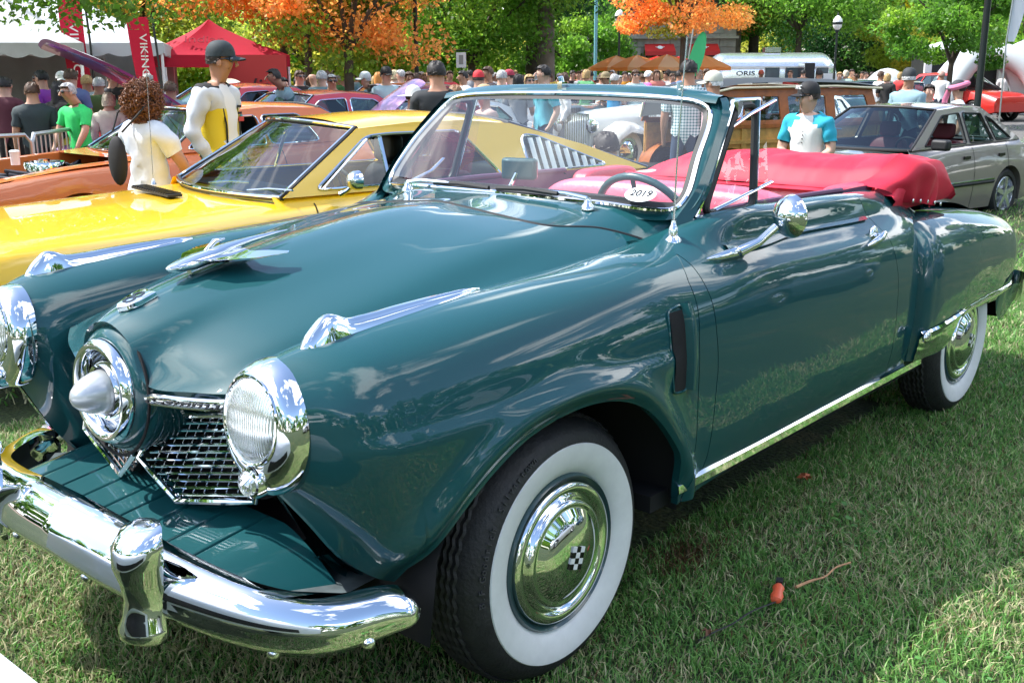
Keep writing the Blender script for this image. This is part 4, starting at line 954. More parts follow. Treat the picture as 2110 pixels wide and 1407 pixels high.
# ================================================================ other cars
SEATK = M_('black_seat_vinyl', (.018, .019, .021), rough=.38, noise=(8, .2))
SEATR = M_('maroon_seat', (.16, .02, .03), rough=.6)
ALLOY = M_('alloy_wheel', (.62, .64, .66), rough=.25, metal=.9)
def car(label, loc, rz, fo, wb, ro, st, PM, wr=.32, arch=.38, green=None, seats=SEATK, wheel_style='alloy', group=None, doors=(), name='parked_car', rubber=BLACK, open_hood=False, glass=GLASSD, nx=90, fast=False, tread=.19, hood_x=None):
    """st: stations (x, z_centre, z_edge, w_edge, w_max, z_max, z_sill); x runs rearwards from the front axle.
    green: dict(a=(x,z) windscreen base, f=(x,z) roof front, r=(x,z) roof rear, c=(x,z) back glass base, wb, wr, holes=[...])"""
    root = empty(name, loc, rz, label, 'car', group)
    S = np.array(st, float); X = np.unique(np.r_[np.linspace(-fo, wb+ro, nx), np.linspace(-arch-.02, arch+.02, 25), np.linspace(wb-arch-.02, wb+arch+.02, 25)])
    K = hermite(S[:, 0], S[:, 1:], X)
    def sec(k, n=30):
        zc, ze, we, wm, zm, zs = k
        P = [(0, zc), (we*.5, zc-(zc-ze)*.22), (we*.88, ze+(zc-ze)*.25+.006), (we, ze-.006), (lerp(we, wm, .62), lerp(ze, zm, .42)), (wm, zm), (wm*.992, lerp(zm, zs, .5)), (wm*.955, zs)]
        return cr(P, n)
    def az(x):
        for c in (0, wb):
            if abs(x-c) < arch: return math.sqrt(max(0, arch**2-(x-c)**2))*1.0+wr*.95
        return -1
    cab0, cab1 = (green['a'][0], green['c'][0]) if green else (99, 99)
    side = []; top = []; 
    for x, k in zip(X, K):
        P = sec(k, 48); i0 = int(np.argmax(P[:, 0] >= k[2]*.985)); i0 = max(i0, 12)
        a = az(x); Q = P[i0:]
        if a > 0:
            low = max(a, k[5]); j = np.argmax(Q[:, 1] < low) if (Q[:, 1] < low).any() else len(Q); j = max(j, 2); Q = Q[:j]; Q[-1, 1] = low
        side.append([(x, -q[0], q[1]) for q in arc_resample(Q, 22)]); top.append([(x, -q[0], q[1]) for q in arc_resample(P[:i0+1], 12)])
    for s in (1, -1):
        mb = MB(); g = np.array(side)*[1, s, 1]; mb.grid(g); mb.grid(np.stack([g[:, -1], g[:, -1]+[0, .12*s, 0]])); mb.build('body_side', PM, root, angle=50)
    def topgrid(sel, nm, mat=PM):
        T = np.array([t for t, ok in zip(top, sel) if ok])
        if len(T) < 2: return None
        Fg = np.concatenate([T[:, ::-1], T[:, 1:]*[1, -1, 1]], 1); mb = MB(); mb.grid(Fg); return mb.build(nm, mat, root, angle=50)
    Xa = X
    if green:
        if not open_hood: topgrid(Xa <= cab0+.06, 'hood')
        topgrid(Xa >= cab1-.08, 'trunk_lid')
    else: topgrid(Xa <= 99, 'hood')
    # nose and tail caps
    for i, nm in ((0, 'front_panel'), (-1, 'rear_panel')):
        P = np.array(top[i][:-1]+side[i]); P = np.concatenate([P[::-1]*[1, -1, 1], P[1:]]); c = P.mean(0); c[0] += -.02 if i == 0 else .02
        mb = MB(); q1 = P*.9+c*.1; q1[:, 0] = P[:, 0]+(-.03 if i == 0 else .03); base = P.copy(); base[:, 2] = P[:, 2].min()
        mid = P.copy(); mid[:, 2] = lerp(P[:, 2].min(), P[:, 2], .5); mid[:, 0] += (-.03 if i == 0 else .03)
        mb.grid(np.stack([P, q1, (q1+base)/2+[(-.02 if i == 0 else .02), 0, 0], base])); mb.build(nm, PM, root, angle=60)
    mb = MB(); mb.box((wb/2, 0, S[:, 6].mean()+.04), (wb-2*arch+.1, S[:, 4].max()*1.8, .06))
    if not open_hood: mb.box((wb/2, 0, S[:, 6].mean()+.12), (wb+fo+ro-.5, S[:, 4].max()*1.2, .1))
    for c in (0, wb):
        for s in (-1, 1): mb.grid([[(c+(arch+.02)*math.cos(q), s*yy, wr*.95+(arch+.02)*math.sin(q)) for yy in (.45, S[:, 4].max()-.03)] for q in np.linspace(0, math.pi, 12)])
    mb.build('underbody', DARK, root)
    # seam lines of the doors
    for dxx in doors:
        for s in (1, -1):
            k = hermite(S[:, 0], S[:, 1:], [dxx])[0]; P = sec(k, 48); i0 = int(np.argmax(P[:, 0] >= k[2]*.985)); Q = P[i0:]
            mb = MB(); mb.grid([[(dxx-.004, -s*(a+.002), b), (dxx+.004, -s*(a+.002), b)] for a, b in Q]); mb.build('door_seam', DARK, root)
    # wheels
    for c in (0, wb):
        for s in (-1, 1):
            yo = s*(hermite(S[:, 0], S[:, 1:], [c])[0][3]-.035)
            w0 = bpy.data.objects.new('wheel', None); COL.objects.link(w0); w0.parent = root; w0.location = (c, yo, wr); w0.rotation_euler = (0, 0, math.pi if s > 0 else 0)
            rr = wr*.66; t = MB(); t.lathe([(rr, .02), (rr+.02, -.008), (wr*.86, -.012), (wr*.97, .02), (wr, .05), (wr, tread-.03), (wr*.95, tread), (rr, tread)], (0, 0, 0), 'y', 40); t.build('tyre', TYRE, w0)
            if wheel_style == 'whitewall': t = MB(); t.lathe([(rr+.004, -.004), (rr+.03, -.016), (wr*.87, -.018), (wr*.885, -.012)], (0, 0, 0), 'y', 40); t.build('whitewall', WWALL, w0)
            t = MB()
            if wheel_style == 'alloy':
                t.lathe([(rr, .0), (rr-.01, -.006), (rr-.02, .03), (.03, .05), (0, .05)], (0, 0, 0), 'y', 40)
                for i in range(5):
                    q = 2*math.pi*i/5+.3; R = Matrix.Rotation(-q, 3, 'Y'); t.box(R @ Vector((rr*.5, .0, 0)), (rr*.95, .03, .055), R=R)
                t.lathe([(.05, .03), (.045, -.018), (0, -.02)], (0, 0, 0), 'y', 16); t.build('rim', ALLOY, w0, angle=40)
            else:
                t.lathe([(rr, .0), (rr-.01, -.01), (rr*.85, -.014), (rr*.75, .0), (rr*.62, -.02), (rr*.35, -.04), (0, -.046)], (0, 0, 0), 'y', 40); t.build('hubcap', CHROME, w0)
    if green:
        g = green; (ax, az_), (fx, fz), (rx, rz_), (cx, cz) = g['a'], g['f'], g['r'], g['c']; wbl, wrf = g['wb'], g['wr']
        zb, zt = min(az_, cz), max(fz, rz_)
        W = lambda z: lerp(wbl, wrf, min(max((z-zb)/(zt-zb), 0), 1.05))
        outer = g.get('outer') or [(ax, az_), (fx, fz), (lerp(fx, rx, .5), max(fz, rz_)+.012), (rx, rz_), (cx, cz)]
        for s in (-1, 1):
            mb = MB(); holed(mb, outer, [round_poly(h, g.get('rnd', .04), 4) for h in g['holes']], lambda x, z: (x, s*W(z), z), .035, (0, -s, 0), 0, 1); pil = mb.build('window_frame', [PM, DARKIN], root, smooth=False)
            sel = [i for i, x in enumerate(X) if cab0-.05 <= x <= cab1+.05]; mb = MB(); mb.grid([[Vector(side[i][0])*1*(1 if s < 0 else 1) if s < 0 else Vector((side[i][0][0], -side[i][0][1], side[i][0][2])), (X[i], s*(wbl-.04), max(side[i][0][2]+.004, np.interp(X[i], [cab0, cab1], [az_, cz])+.008))] for i in sel]); mb.build('belt_sill', PM, root)
            for h in g['holes']:
                hp = round_poly(h, g.get('rnd', .04), 4)
                if h not in g.get('open', []): mb = MB(); mb.poly([(x, s*(W(z)-.016), z) for x, z in hp]); mb.build('window', glass, pil)
                if g.get('trim'): mb = MB(); mb.tube([(x, s*(W(z)+.002), z) for x, z in hp], .009, 6, closed=True); mb.build('window_trim', CHROME if g['trim'] == 'chrome' else BLACK, pil)
        # roof skin
        Gd = []
        for x in np.linspace(fx-.02, rx+.02, 16):
            z = np.interp(x, [o[0] for o in outer[1:-1]], [o[1] for o in outer[1:-1]]) if len(outer) > 4 else lerp(fz, rz_, (x-fx)/(rx-fx))
            wz = W(z); Gd.append([(x, wz*c, z-.0+.045*(1-abs(c)**2.2)-(.012 if abs(c) == 1 else 0)) for c in np.linspace(-1, 1, 15)])
        mb = MB(); mb.grid(Gd); mb.grid(np.array(Gd)-[0, 0, .03]); roof = mb.build('roof', g.get('roofmat', PM), root, angle=60)
        bow = g.get('bow', .12)
        def screen(nm, x0, z0, x1, z1, sg, glassm=glass, inset=.07, curve=bow):
            Gd = []
            for u in np.linspace(0, 1, 8):
                x, z = lerp(x0, x1, u), lerp(z0, z1, u); wz = W(z)-.02
                Gd.append([(x-sg*curve*(1-c*c), wz*c, z+.035*u*(1-c*c)) for c in np.linspace(-1, 1, 13)])
            Gd = np.array(Gd); fr = MB(); lo = np.concatenate([Gd[0], Gd[1:, -1], Gd[-1][::-1][1:], Gd[1:-1, 0][::-1]]); fr.tube(lo, .017, 8, closed=True); f = fr.build(nm+'_seal', BLACK, root)
            mb = MB(); mb.grid(Gd); mb.build(nm, glassm, f); 
            if g.get('trim') == 'chrome': q = MB(); q.tube(lo+np.array([-.012*sg, 0, .006]), .009, 6, closed=True); q.build('bright_trim', CHROME, f)
            return f
        screen('windscreen', ax, az_, fx, fz, 1); screen('rear_window', cx, cz, rx, rz_, -1, curve=g.get('rbow', .06))
        # interior
        if seats:
            m_ = (ax+.75)
            for s in (-1, 1):
                cushion('seat_back', m_+.35, m_+.52, s*.36-.24, s*.36+.24, .35, zb+.05, seats, root, lean=.25, n=6); cushion('headrest', m_+.52, m_+.62, s*.36-.13, s*.36+.13, zb+.06, zb+.24, seats, root, lean=.1, n=6)
            cushion('rear_bench', m_+1.15, m_+1.35, -.6, .6, .35, zb+.02, seats, root, lean=.25, n=6)
            mb = MB(); mb.grid([[(x, y, z) for x, z in [(ax+.02, az_-.01), (ax+.3, az_+.0), (ax+.42, az_-.06), (ax+.42, az_-.3)]] for y in (-wbl+.06, wbl-.06)]); mb.box(((ax+cx)/2, 0, .34), (cx-ax, wbl*1.9, .03))
            mb.grid([[(x, y, cz-.01) for x in (cx-.35, cx+.02)] for y in (-wbl+.06, wbl-.06)]); mb.build('dashboard', DARKIN, root)
            steering(ax+.62, -.36, az_-.06, .18, math.radians(-25), BLACK, root)
    return root, S, sec
def surf(S, sec, x, z, side=-1, off=.004):
    k = hermite(S[:, 0], S[:, 1:], [x])[0]; P = sec(k, 60); j = np.argmin(abs(P[12:, 1]-z))+12; return Vector((x, side*(P[j, 0]+off), z))
def strip(name, S, sec, x0, x1, z0, z1, r, mat, root, flat=1., n=16, off=.004, sides=(-1, 1)):
    for s in sides:
        mb = MB(); mb.tube([surf(S, sec, lerp(x0, x1, u), lerp(z0, z1, u), s, off) for u in np.linspace(0, 1, n)], r, 6, flat=flat); mb.build(name, mat, root)
# ---------------- yellow fastback
YEL = paint('yellow_paint', (.88, .52, .006), rough=.35)
YST = [(-.86,.80,.775,.80,.865,.62,.30),(-.6,.83,.80,.815,.885,.62,.26),(0,.875,.835,.82,.90,.62,.24),(.5,.905,.865,.82,.90,.62,.24),(.95,.93,.90,.80,.90,.64,.24),(1.6,.95,.925,.80,.90,.64,.24),(2.4,.96,.93,.82,.91,.66,.24),(2.9,.97,.93,.82,.92,.68,.26),(3.4,.95,.91,.78,.90,.66,.32),(3.62,.90,.87,.76,.86,.62,.40)]
yroot, yS, ysec = car('bright yellow fastback coupe with black bonnet louvre and white quarter vents, beside the teal convertible', (.86, 3.21, -.055), math.radians(-11.5), .86, 2.74, .88, YST, YEL, green=dict(a=(.80,.935), f=(1.36,1.275), r=(2.45,1.27), c=(3.50,.945), wb=.775, wr=.60, rnd=.05, trim='chrome', bow=.16, rbow=.03,
    outer=[(.80,.935),(1.36,1.275),(1.75,1.30),(2.1,1.30),(2.45,1.27),(3.0,1.12),(3.50,.945)],
    holes=[[(1.00,.965),(1.40,1.23),(1.56,1.24),(2.05,1.24),(2.28,.965)],[(2.50,.975),(2.50,1.20),(2.62,1.19),(3.15,.985)]], open=[[(1.00,.965),(1.40,1.23),(1.56,1.24),(2.05,1.24),(2.28,.965)]]), doors=(.97, 2.25), wheel_style='hub', seats=SEATK)
for s in (-1, 1):
    for i in range(9):
        x = 2.55+i*.066; zt = min(1.19, np.interp(x, [2.5, 2.62, 3.15], [1.21, 1.19, .985]))-.012; w_ = lambda z: lerp(.775, .60, (z-.935)/.365)
        mb = MB(); mb.grid([[(x, s*(w_(z)-.004), z) for z in (.985, zt)], [(x+.026, s*(w_(z)+.014), z) for z in (.985, zt)], [(x+.038, s*(w_(z)-.004), z) for z in (.985, zt)]]); mb.build('quarter_louvre', M_('pale_louvre', (.70, .74, .72), rough=.4) if 'pale_louvre' not in bpy.data.materials else bpy.data.materials['pale_louvre'], yroot, smooth=False)
LX, LY = .45, .19; mb = MB(); mb.box((LX, LY, .918), (.085, .62, .014)); v = mb.build('hood_louvre', BLACK, yroot, smooth=False)
for i in range(15): mb = MB(); mb.box((LX, LY-.28+i*.04, .927), (.09, .007, .010)); mb.build('louvre_slat', BLACKG, v, smooth=False)
for s in (-1, 1):
    mb = MB(); mb.lathe([(.10, .05), (.11, 0), (.105, -.03), (.09, -.035), (.085, -.02)], (-.87, s*.66, .66), 'x', 28); h = mb.build('headlight', CHROME, yroot); mb = MB(); mb.lathe([(.086, -.02), (.06, -.04), (0, -.045)], (-.87, s*.66, .66), 'x', 24); mb.build('headlight_lens', LENS, h)
mb = MB(); mb.box((-.90, 0, .64), (.03, 1.05, .2)); mb.build('grille', BLACK, yroot); mb = MB(); mb.tube(cr([(-.78, -.88, .46), (-.93, -.8, .46), (-.98, 0, .47), (-.93, .8, .46), (-.78, .88, .46)], 30), .06, 10, flat=.5); mb.build('front_bumper', CHROME, yroot)
mb = MB(); mb.tube([(1.10, -.86, .945), (1.12, -.90, .965), (1.13, -.93, .99)], [.018, .012, .012], 8); mr = mb.build('door_mirror', CHROME, yroot); mb = MB(); mb.lathe([(0, -.05), (.035, -.04), (.052, -.015), (.055, .02), (.045, .022), (0, .02)], (1.15, -.94, 1.02), 'x', 24); mb.build('mirror_head', CHROME, mr)
for s in (-.45, .10): mb = MB(); mb.tube([(.74, s, .955), (.80, s-.15, .972), (.83, s-.38, .98)], .007, 6); mb.build('wiper', CHROME_D, yroot)
mb = MB(); mb.tube([(.56, .55, .92), (.58, .55, 1.75)], .0022, 5); mb.lathe([(.018, 0), (.008, .03), (0, .04)], (.56, .55, .92), 'z', 10); mb.build('antenna', CHROME_D, yroot)
for s in (-1, 1):
    mb = MB(); mb.tube([(1.47, s*.76, .965), (1.50, s*.61, 1.225)], .012, 8); mb.tube([(1.04, s*.765, .968), (1.40, s*.64, 1.215)], .007, 6); mb.build('vent_post', CHROME, yroot)
    mb = MB(); mb.poly([(1.04, s*.76, .965), (1.47, s*.76, .965), (1.50, s*.61, 1.225), (1.40, s*.625, 1.21)]); mb.build('vent_glass', GLASS, yroot)
# ---------------- orange coupe, bonnet off
ORG = paint('orange_paint', (.72, .17, .03), rough=.4)
OST = [(-.85,.80,.78,.80,.86,.62,.30),(0,.90,.87,.83,.90,.64,.24),(.9,.945,.91,.81,.90,.66,.24),(1.6,.95,.925,.80,.90,.66,.24),(2.4,.96,.93,.82,.92,.68,.24),(2.9,.97,.94,.82,.92,.68,.26),(3.5,.93,.90,.78,.88,.62,.36),(3.75,.88,.85,.76,.84,.60,.42)]
oroot, oS, osec = car('orange coupe with its bonnet off and engine showing, behind the yellow fastback', (2.35, 7.1, -.125), math.radians(-1), .85, 2.74, 1.0, OST, ORG, green=dict(a=(.92,.945), f=(1.48,1.29), r=(2.75,1.30), c=(3.3,.97), wb=.775, wr=.60, rnd=.05, trim='chrome', bow=.15,
    outer=[(.92,.945),(1.48,1.29),(2.1,1.325),(2.75,1.30),(3.05,1.15),(3.3,.97)],
    holes=[[(1.10,.975),(1.50,1.24),(1.95,1.25),(1.98,.975)],[(2.03,.975),(2.0,1.25),(2.45,1.25),(2.62,.985)]], open=[[(1.10,.975),(1.50,1.24),(1.95,1.25),(1.98,.975)]]), doors=(1.05, 2.1), wheel_style='hub', open_hood=True)
mb = MB(); ENG = M_('engine_grey', (.05, .05, .055), rough=.4, metal=.5, noise=(14, .6))
mb.box((0, 0, .52), (1.5, 1.3, .04)); mb.box((.15, 0, .66), (.6, .5, .25))
for k in range(26):
    q = RNG.random(3); mb.tube([(-.5+q[0]*1.2, -.55+q[1]*1.1, .62+q[2]*.15), (-.3+q[1]*1., -.5+q[2]*1., .72+q[0]*.14), (-.5+q[2]*1.2, -.55+q[0]*1.1, .64+q[1]*.14)], .012+.012*q[0], 7)
mb.build('engine', ENG, oroot); mb = MB(); mb.lathe([(0, .09), (.17, .09), (.18, .06), (.18, 0), (0, 0)], (.12, 0, .80), 'z', 28); mb.lathe([(.0, .02), (.05, .02), (.05, 0)], (.12, 0, .89), 'z', 16); mb.build('air_cleaner', CHROME, oroot)
mb = MB(); mb.grid([[(x, y, z) for x, z in [(.55, .92), (.93, .945)]] for y in np.linspace(-.74, .74, 8)]); mb.build('cowl_panel', ORG, oroot)
for s in (-1, 1): mb = MB(); mb.grid([[(x, s*.60, z-.30), (x, s*.61, z), (x, s*.70, z+.004), (x, s*.80, z-.005)] for x, z in [(-.82,.79),(0,.885),(.55,.918),(.93,.93)]]); mb.build('inner_fender', ORG, oroot)
mb = MB(); mb.box((-.80, 0, .72), (.05, 1.3, .14)); mb.build('radiator', BLACK, oroot)
mb = MB(); mb.lathe([(.035, 0), (.038, .10), (.042, .11), (.03, .12), (0, .12)], (1.96, 6.52, .80), 'z', 18); tag(mb.build('paper_cup', WHITE), 'white cup standing on the fender of the orange coupe', 'cup')
# ---------------- generic sedans further off
def sedan_st(h=.92, w=.86): return [(-.88,h-.18,h-.2,w*.84,w*.94,.55,.30),(-.5,h-.1,h-.13,w*.88,w*.98,.58,.22),(0,h-.06,h-.1,w*.9,w,.60,.20),(.8,h,h-.03,w*.9,w,.62,.20),(1.6,h+.01,h-.0,w*.92,w,.64,.20),(2.6,h+.03,h+.01,w*.92,w,.66,.20),(3.2,h+.03,h,w*.88,w*.98,.64,.24),(3.62,h,h-.04,w*.84,w*.92,.62,.34)]
BEIGE = paint('beige_metallic', (.30, .258, .24), flake=.35, rough=.35)
sroot, sS, ssec = car('silver beige four door sedan with a black side strip by the red top cover', (9.25, 2.93, -.26), math.radians(-10), .88, 2.66, .95, sedan_st(.91, .85), BEIGE, green=dict(a=(.62,.925), f=(1.36,1.335), r=(2.35,1.335), c=(3.02,.955), wb=.76, wr=.58, rnd=.03, trim='black', bow=.16,
    outer=[(.62,.925),(1.36,1.335),(1.85,1.36),(2.35,1.335),(2.72,1.15),(3.02,.955)],
    holes=[[(.88,.955),(1.42,1.275),(1.80,1.295),(1.78,.955)],[(1.86,.955),(1.87,1.295),(2.28,1.28),(2.40,.96)],[(2.46,.965),(2.36,1.25),(2.50,1.20),(2.82,.975)]], open=[[(.88,.955),(1.42,1.275),(1.80,1.295),(1.78,.955)]]), doors=(.72, 1.83, 2.62), seats=SEATR, tread=.2, wr=.315, arch=.36)
strip('black_rub_strip', sS, ssec, .40, 2.27, .50, .50, .026, BLACK, sroot, flat=1.0); strip('chrome_strip', sS, ssec, .40, 2.27, .53, .53, .008, CHROME, sroot, off=.018)
for x in (1.66, 2.45): mb = MB(); mb.box(surf(sS, ssec, x, .80, -1, .012), (.13, .02, .035)); mb.build('door_handle', BLACKG, sroot)
mb = MB(); mb.box((.92, -.92, .98), (.11, .20, .12)); o_ = mb.build('door_mirror', BLACK, sroot); bv = o_.modifiers.new('b', 'BEVEL'); bv.width = .03; bv.segments = 3
mb = MB(); mb.box((-.9, 0, .42), (.14, 1.6, .2)); mb.build('front_bumper', BLACKG, sroot)
# second sedan behind the photographer, seen only in the paintwork
SILV = paint('silver_paint', (.42, .44, .46), flake=.6, rough=.3)
r2_, _, _ = car('silver parked car across the grass from the driver side of the teal convertible', (.9, -5.5, 0), math.radians(0), .88, 2.66, .95, sedan_st(.93, .87), SILV, green=dict(a=(.62,.925), f=(1.36,1.335), r=(2.35,1.335), c=(3.02,.955), wb=.76, wr=.58, holes=[[(.88,.955),(1.42,1.275),(1.80,1.295),(1.78,.955)],[(1.86,.955),(1.87,1.295),(2.28,1.28),(2.40,.96)]]), doors=(.72, 1.83), seats=None, nx=50)
r3_, _, _ = car('dark blue parked car further along the driver side of the teal convertible', (7.2, -5.25, 0), 0, .88, 2.7, .95, sedan_st(.93, .87), paint('dark_blue_paint', (.02, .05, .09)), green=dict(a=(.62,.925), f=(1.36,1.335), r=(2.35,1.335), c=(3.02,.955), wb=.76, wr=.58, holes=[[(.88,.955),(1.42,1.275),(1.80,1.295),(1.78,.955)],[(1.86,.955),(1.87,1.295),(2.28,1.28),(2.40,.96)]]), doors=(.72, 1.83), seats=None, nx=50, wheel_style='hub')
# red SUV far right, nose to the right
SUVR = paint('scarlet_paint', (.62, .025, .018), rough=.35)
vst = [(-.92,.88,.84,.74,.86,.62,.36),(-.5,1.0,.95,.80,.93,.66,.28),(0,1.06,1.01,.84,.95,.70,.26),(.7,1.12,1.07,.86,.95,.74,.24),(1.6,1.16,1.13,.87,.95,.76,.24),(2.6,1.20,1.17,.86,.95,.80,.26),(3.1,1.20,1.18,.84,.94,.82,.32),(3.62,1.12,1.10,.78,.88,.80,.42)]
svroot, _, _ = car('scarlet crossover with five spoke alloy wheels parked on the path at far right', (37.3, 9.9, -.27), math.radians(63), .92, 2.78, .95, vst, SUVR, wr=.37, arch=.42, green=dict(a=(.45,1.10), f=(1.30,1.60), r=(3.0,1.60), c=(3.55,1.18), wb=.80, wr=.60, rnd=.05, trim='black', bow=.18,
    outer=[(.45,1.10),(1.30,1.60),(2.1,1.65),(3.0,1.60),(3.55,1.18)], holes=[[(.95,1.15),(1.42,1.54),(1.92,1.57),(1.90,1.16)],[(1.98,1.17),(2.0,1.57),(2.65,1.55),(2.78,1.20)],[(2.84,1.22),(2.72,1.54),(2.95,1.50),(3.2,1.26)]]), doors=(.75, 1.94, 2.95))
# generic cars behind the crowd
def sed(label, loc, rz, col, w=.86, h=.93, roof=1.38, group=None, style='hub', fl=0., roofm=None):
    p = paint('car_paint', col, flake=fl); r, s_, c_ = car(label, loc, rz, .88, 2.7, .98, sedan_st(h, w), p, green=dict(a=(.62,h+.01), f=(1.30,roof-.03), r=(2.4,roof-.04), c=(3.05,h+.03), wb=w*.9, wr=w*.7, rnd=.06, trim='chrome', roofmat=roofm or p,
        outer=[(.62,h+.01),(1.30,roof-.03),(1.85,roof),(2.4,roof-.04),(2.78,h+.22),(3.05,h+.03)], holes=[[(.88,h+.04),(1.36,roof-.09),(1.82,roof-.07),(1.80,h+.04)],[(1.88,h+.04),(1.89,roof-.07),(2.34,roof-.10),(2.62,h+.05)]]), doors=(.75, 1.84), seats=None, wheel_style=style, nx=46)
    return r
sed('red 1950s car with a pointed fender, nose beside the crowd barrier', (6.3, 12.0, -.10), math.radians(4), (.62, .015, .03), h=.98, roof=1.42)
sed('crimson car whose roof shows behind the orange coupe', (6.2, 10.2, -.18), math.radians(-3), (.58, .02, .05), roof=1.42)
sed('maroon sedan with a pale roof line behind the orange coupe', (9.3, 11.6, -.2), math.radians(-2), (.20, .015, .03), roof=1.50, h=.98)
sed('light blue car far behind the crowd, right of the centre trees', (24.0, 17.5, -.25), math.radians(20), (.25, .38, .42))
sed('dark teal sedan parked beyond the wooden wagon', (31.2, 11.7, -.25), math.radians(203), (.03, .10, .11), roof=1.42)
sed('white saloon with red tail lamps parked beyond the silver beige sedan', (36.5, 14.0, -.27), math.radians(203), (.72, .73, .74), roof=1.42)
sed('second white saloon parked in front of the red crossover', (35.2, 12.3, -.27), math.radians(203), (.78, .78, .78), roof=1.38)
sed('silver sports car seen through the windows of the wooden wagon', (17.6, 7.8, -.22), math.radians(10), (.5, .55, .58), roof=1.22, h=.8, fl=.4)
sed('white open car seen past the orange roof', (8.0, 9.0, -.2), math.radians(10), (.70, .72, .72), roof=1.30)
# raised purple bonnet
PUR = paint('purple_paint', (.27, .06, .26), flake=.2)
pr_, _, _ = car('purple coupe with its long bonnet raised, beside the barrier', (4.95, 9.8, -.10), math.radians(-14), .85, 2.7, .9, sedan_st(.92, .86), PUR, green=None, doors=(.9, 1.9), seats=None, nx=50)
mb = MB(); mb.box((.05, 0, .62), (1.4, 1.2, .1)); mb.box((.1, 0, .7), (.7, .5, .2)); [mb.tube([(-.4+k*.13, -.4, .72), (-.3+k*.1, .1, .82), (-.5+k*.16, .45, .7)], .02, 6) for k in range(8)]; mb.build('engine', ENG, pr_)
def raised(root, x0, z0, L, w, ang, mat, thick=.05, bend=.10):
    mb = MB(); Gd = []; Gu = []
    for u in np.linspace(0, 1, 14):
        a = ang; x = x0-L*u*math.cos(a); z = z0+L*u*math.sin(a)+bend*math.sin(math.pi*u)
        ww = w*(1-.18*u); Gd.append([(x-.06*(1-c*c)*math.sin(a), ww*c, z+.06*(1-c*c)) for c in np.linspace(-1, 1, 9)]); Gu.append([(x+thick*math.sin(a)-.06*(1-c*c)*math.sin(a), ww*.96*c, z-thick*math.cos(a)+.06*(1-c*c)) for c in np.linspace(-1, 1, 9)])
    Gd, Gu = np.array(Gd), np.array(Gu); mb.grid(Gd); mb.grid(Gu); mb.grid(np.stack([Gd[:, 0], Gu[:, 0]])); mb.grid(np.stack([Gd[:, -1], Gu[:, -1]])); mb.grid(np.stack([Gd[-1], Gu[-1]])); return mb.build('hood', mat, root, angle=60)
raised(pr_, .70, 1.0, 1.9, .62, math.radians(30), PUR)
mb = MB(); mb.tube([(.35, -.62, .88), (.02, -.60, 1.36)], .008, 6); mb.build('hood_prop', BLACK, pr_)
LAV = paint('lavender_paint', (.48, .25, .50), flake=.2)
lv, _, _ = car('open car with a tan seat and raised lavender bonnet behind the yellow roof', (8.7, 9.1, -.20), math.radians(174), .85, 2.6, .9, sedan_st(.86, .80), paint('wine_paint', (.20, .01, .03)), green=None, seats=None, wheel_style='hub', nx=46)
raised(lv, .70, .92, 1.15, .30, math.radians(34), LAV, bend=.04)
cushion('seat_back', 1.5, 1.62, -.5, -.05, .5, 1.25, M_('tan_leather', (.40, .17, .05), rough=.5), lv, lean=.15, n=6); mb = MB(); mb.box((.98, 0, 1.02), (.03, 1.3, .36), R=Matrix.Rotation(.45, 3, 'Y')); mb.build('windscreen', GLASSD, lv, smooth=False)
cr_ = sed('cream car with its bonnet raised behind the man in the race jacket', (9.5, 15.5, -.22), math.radians(170), (.62, .58, .48), roof=1.4)
raised(cr_, .70, .98, 1.4, .70, math.radians(25), paint('cream_paint', (.66, .62, .52)))
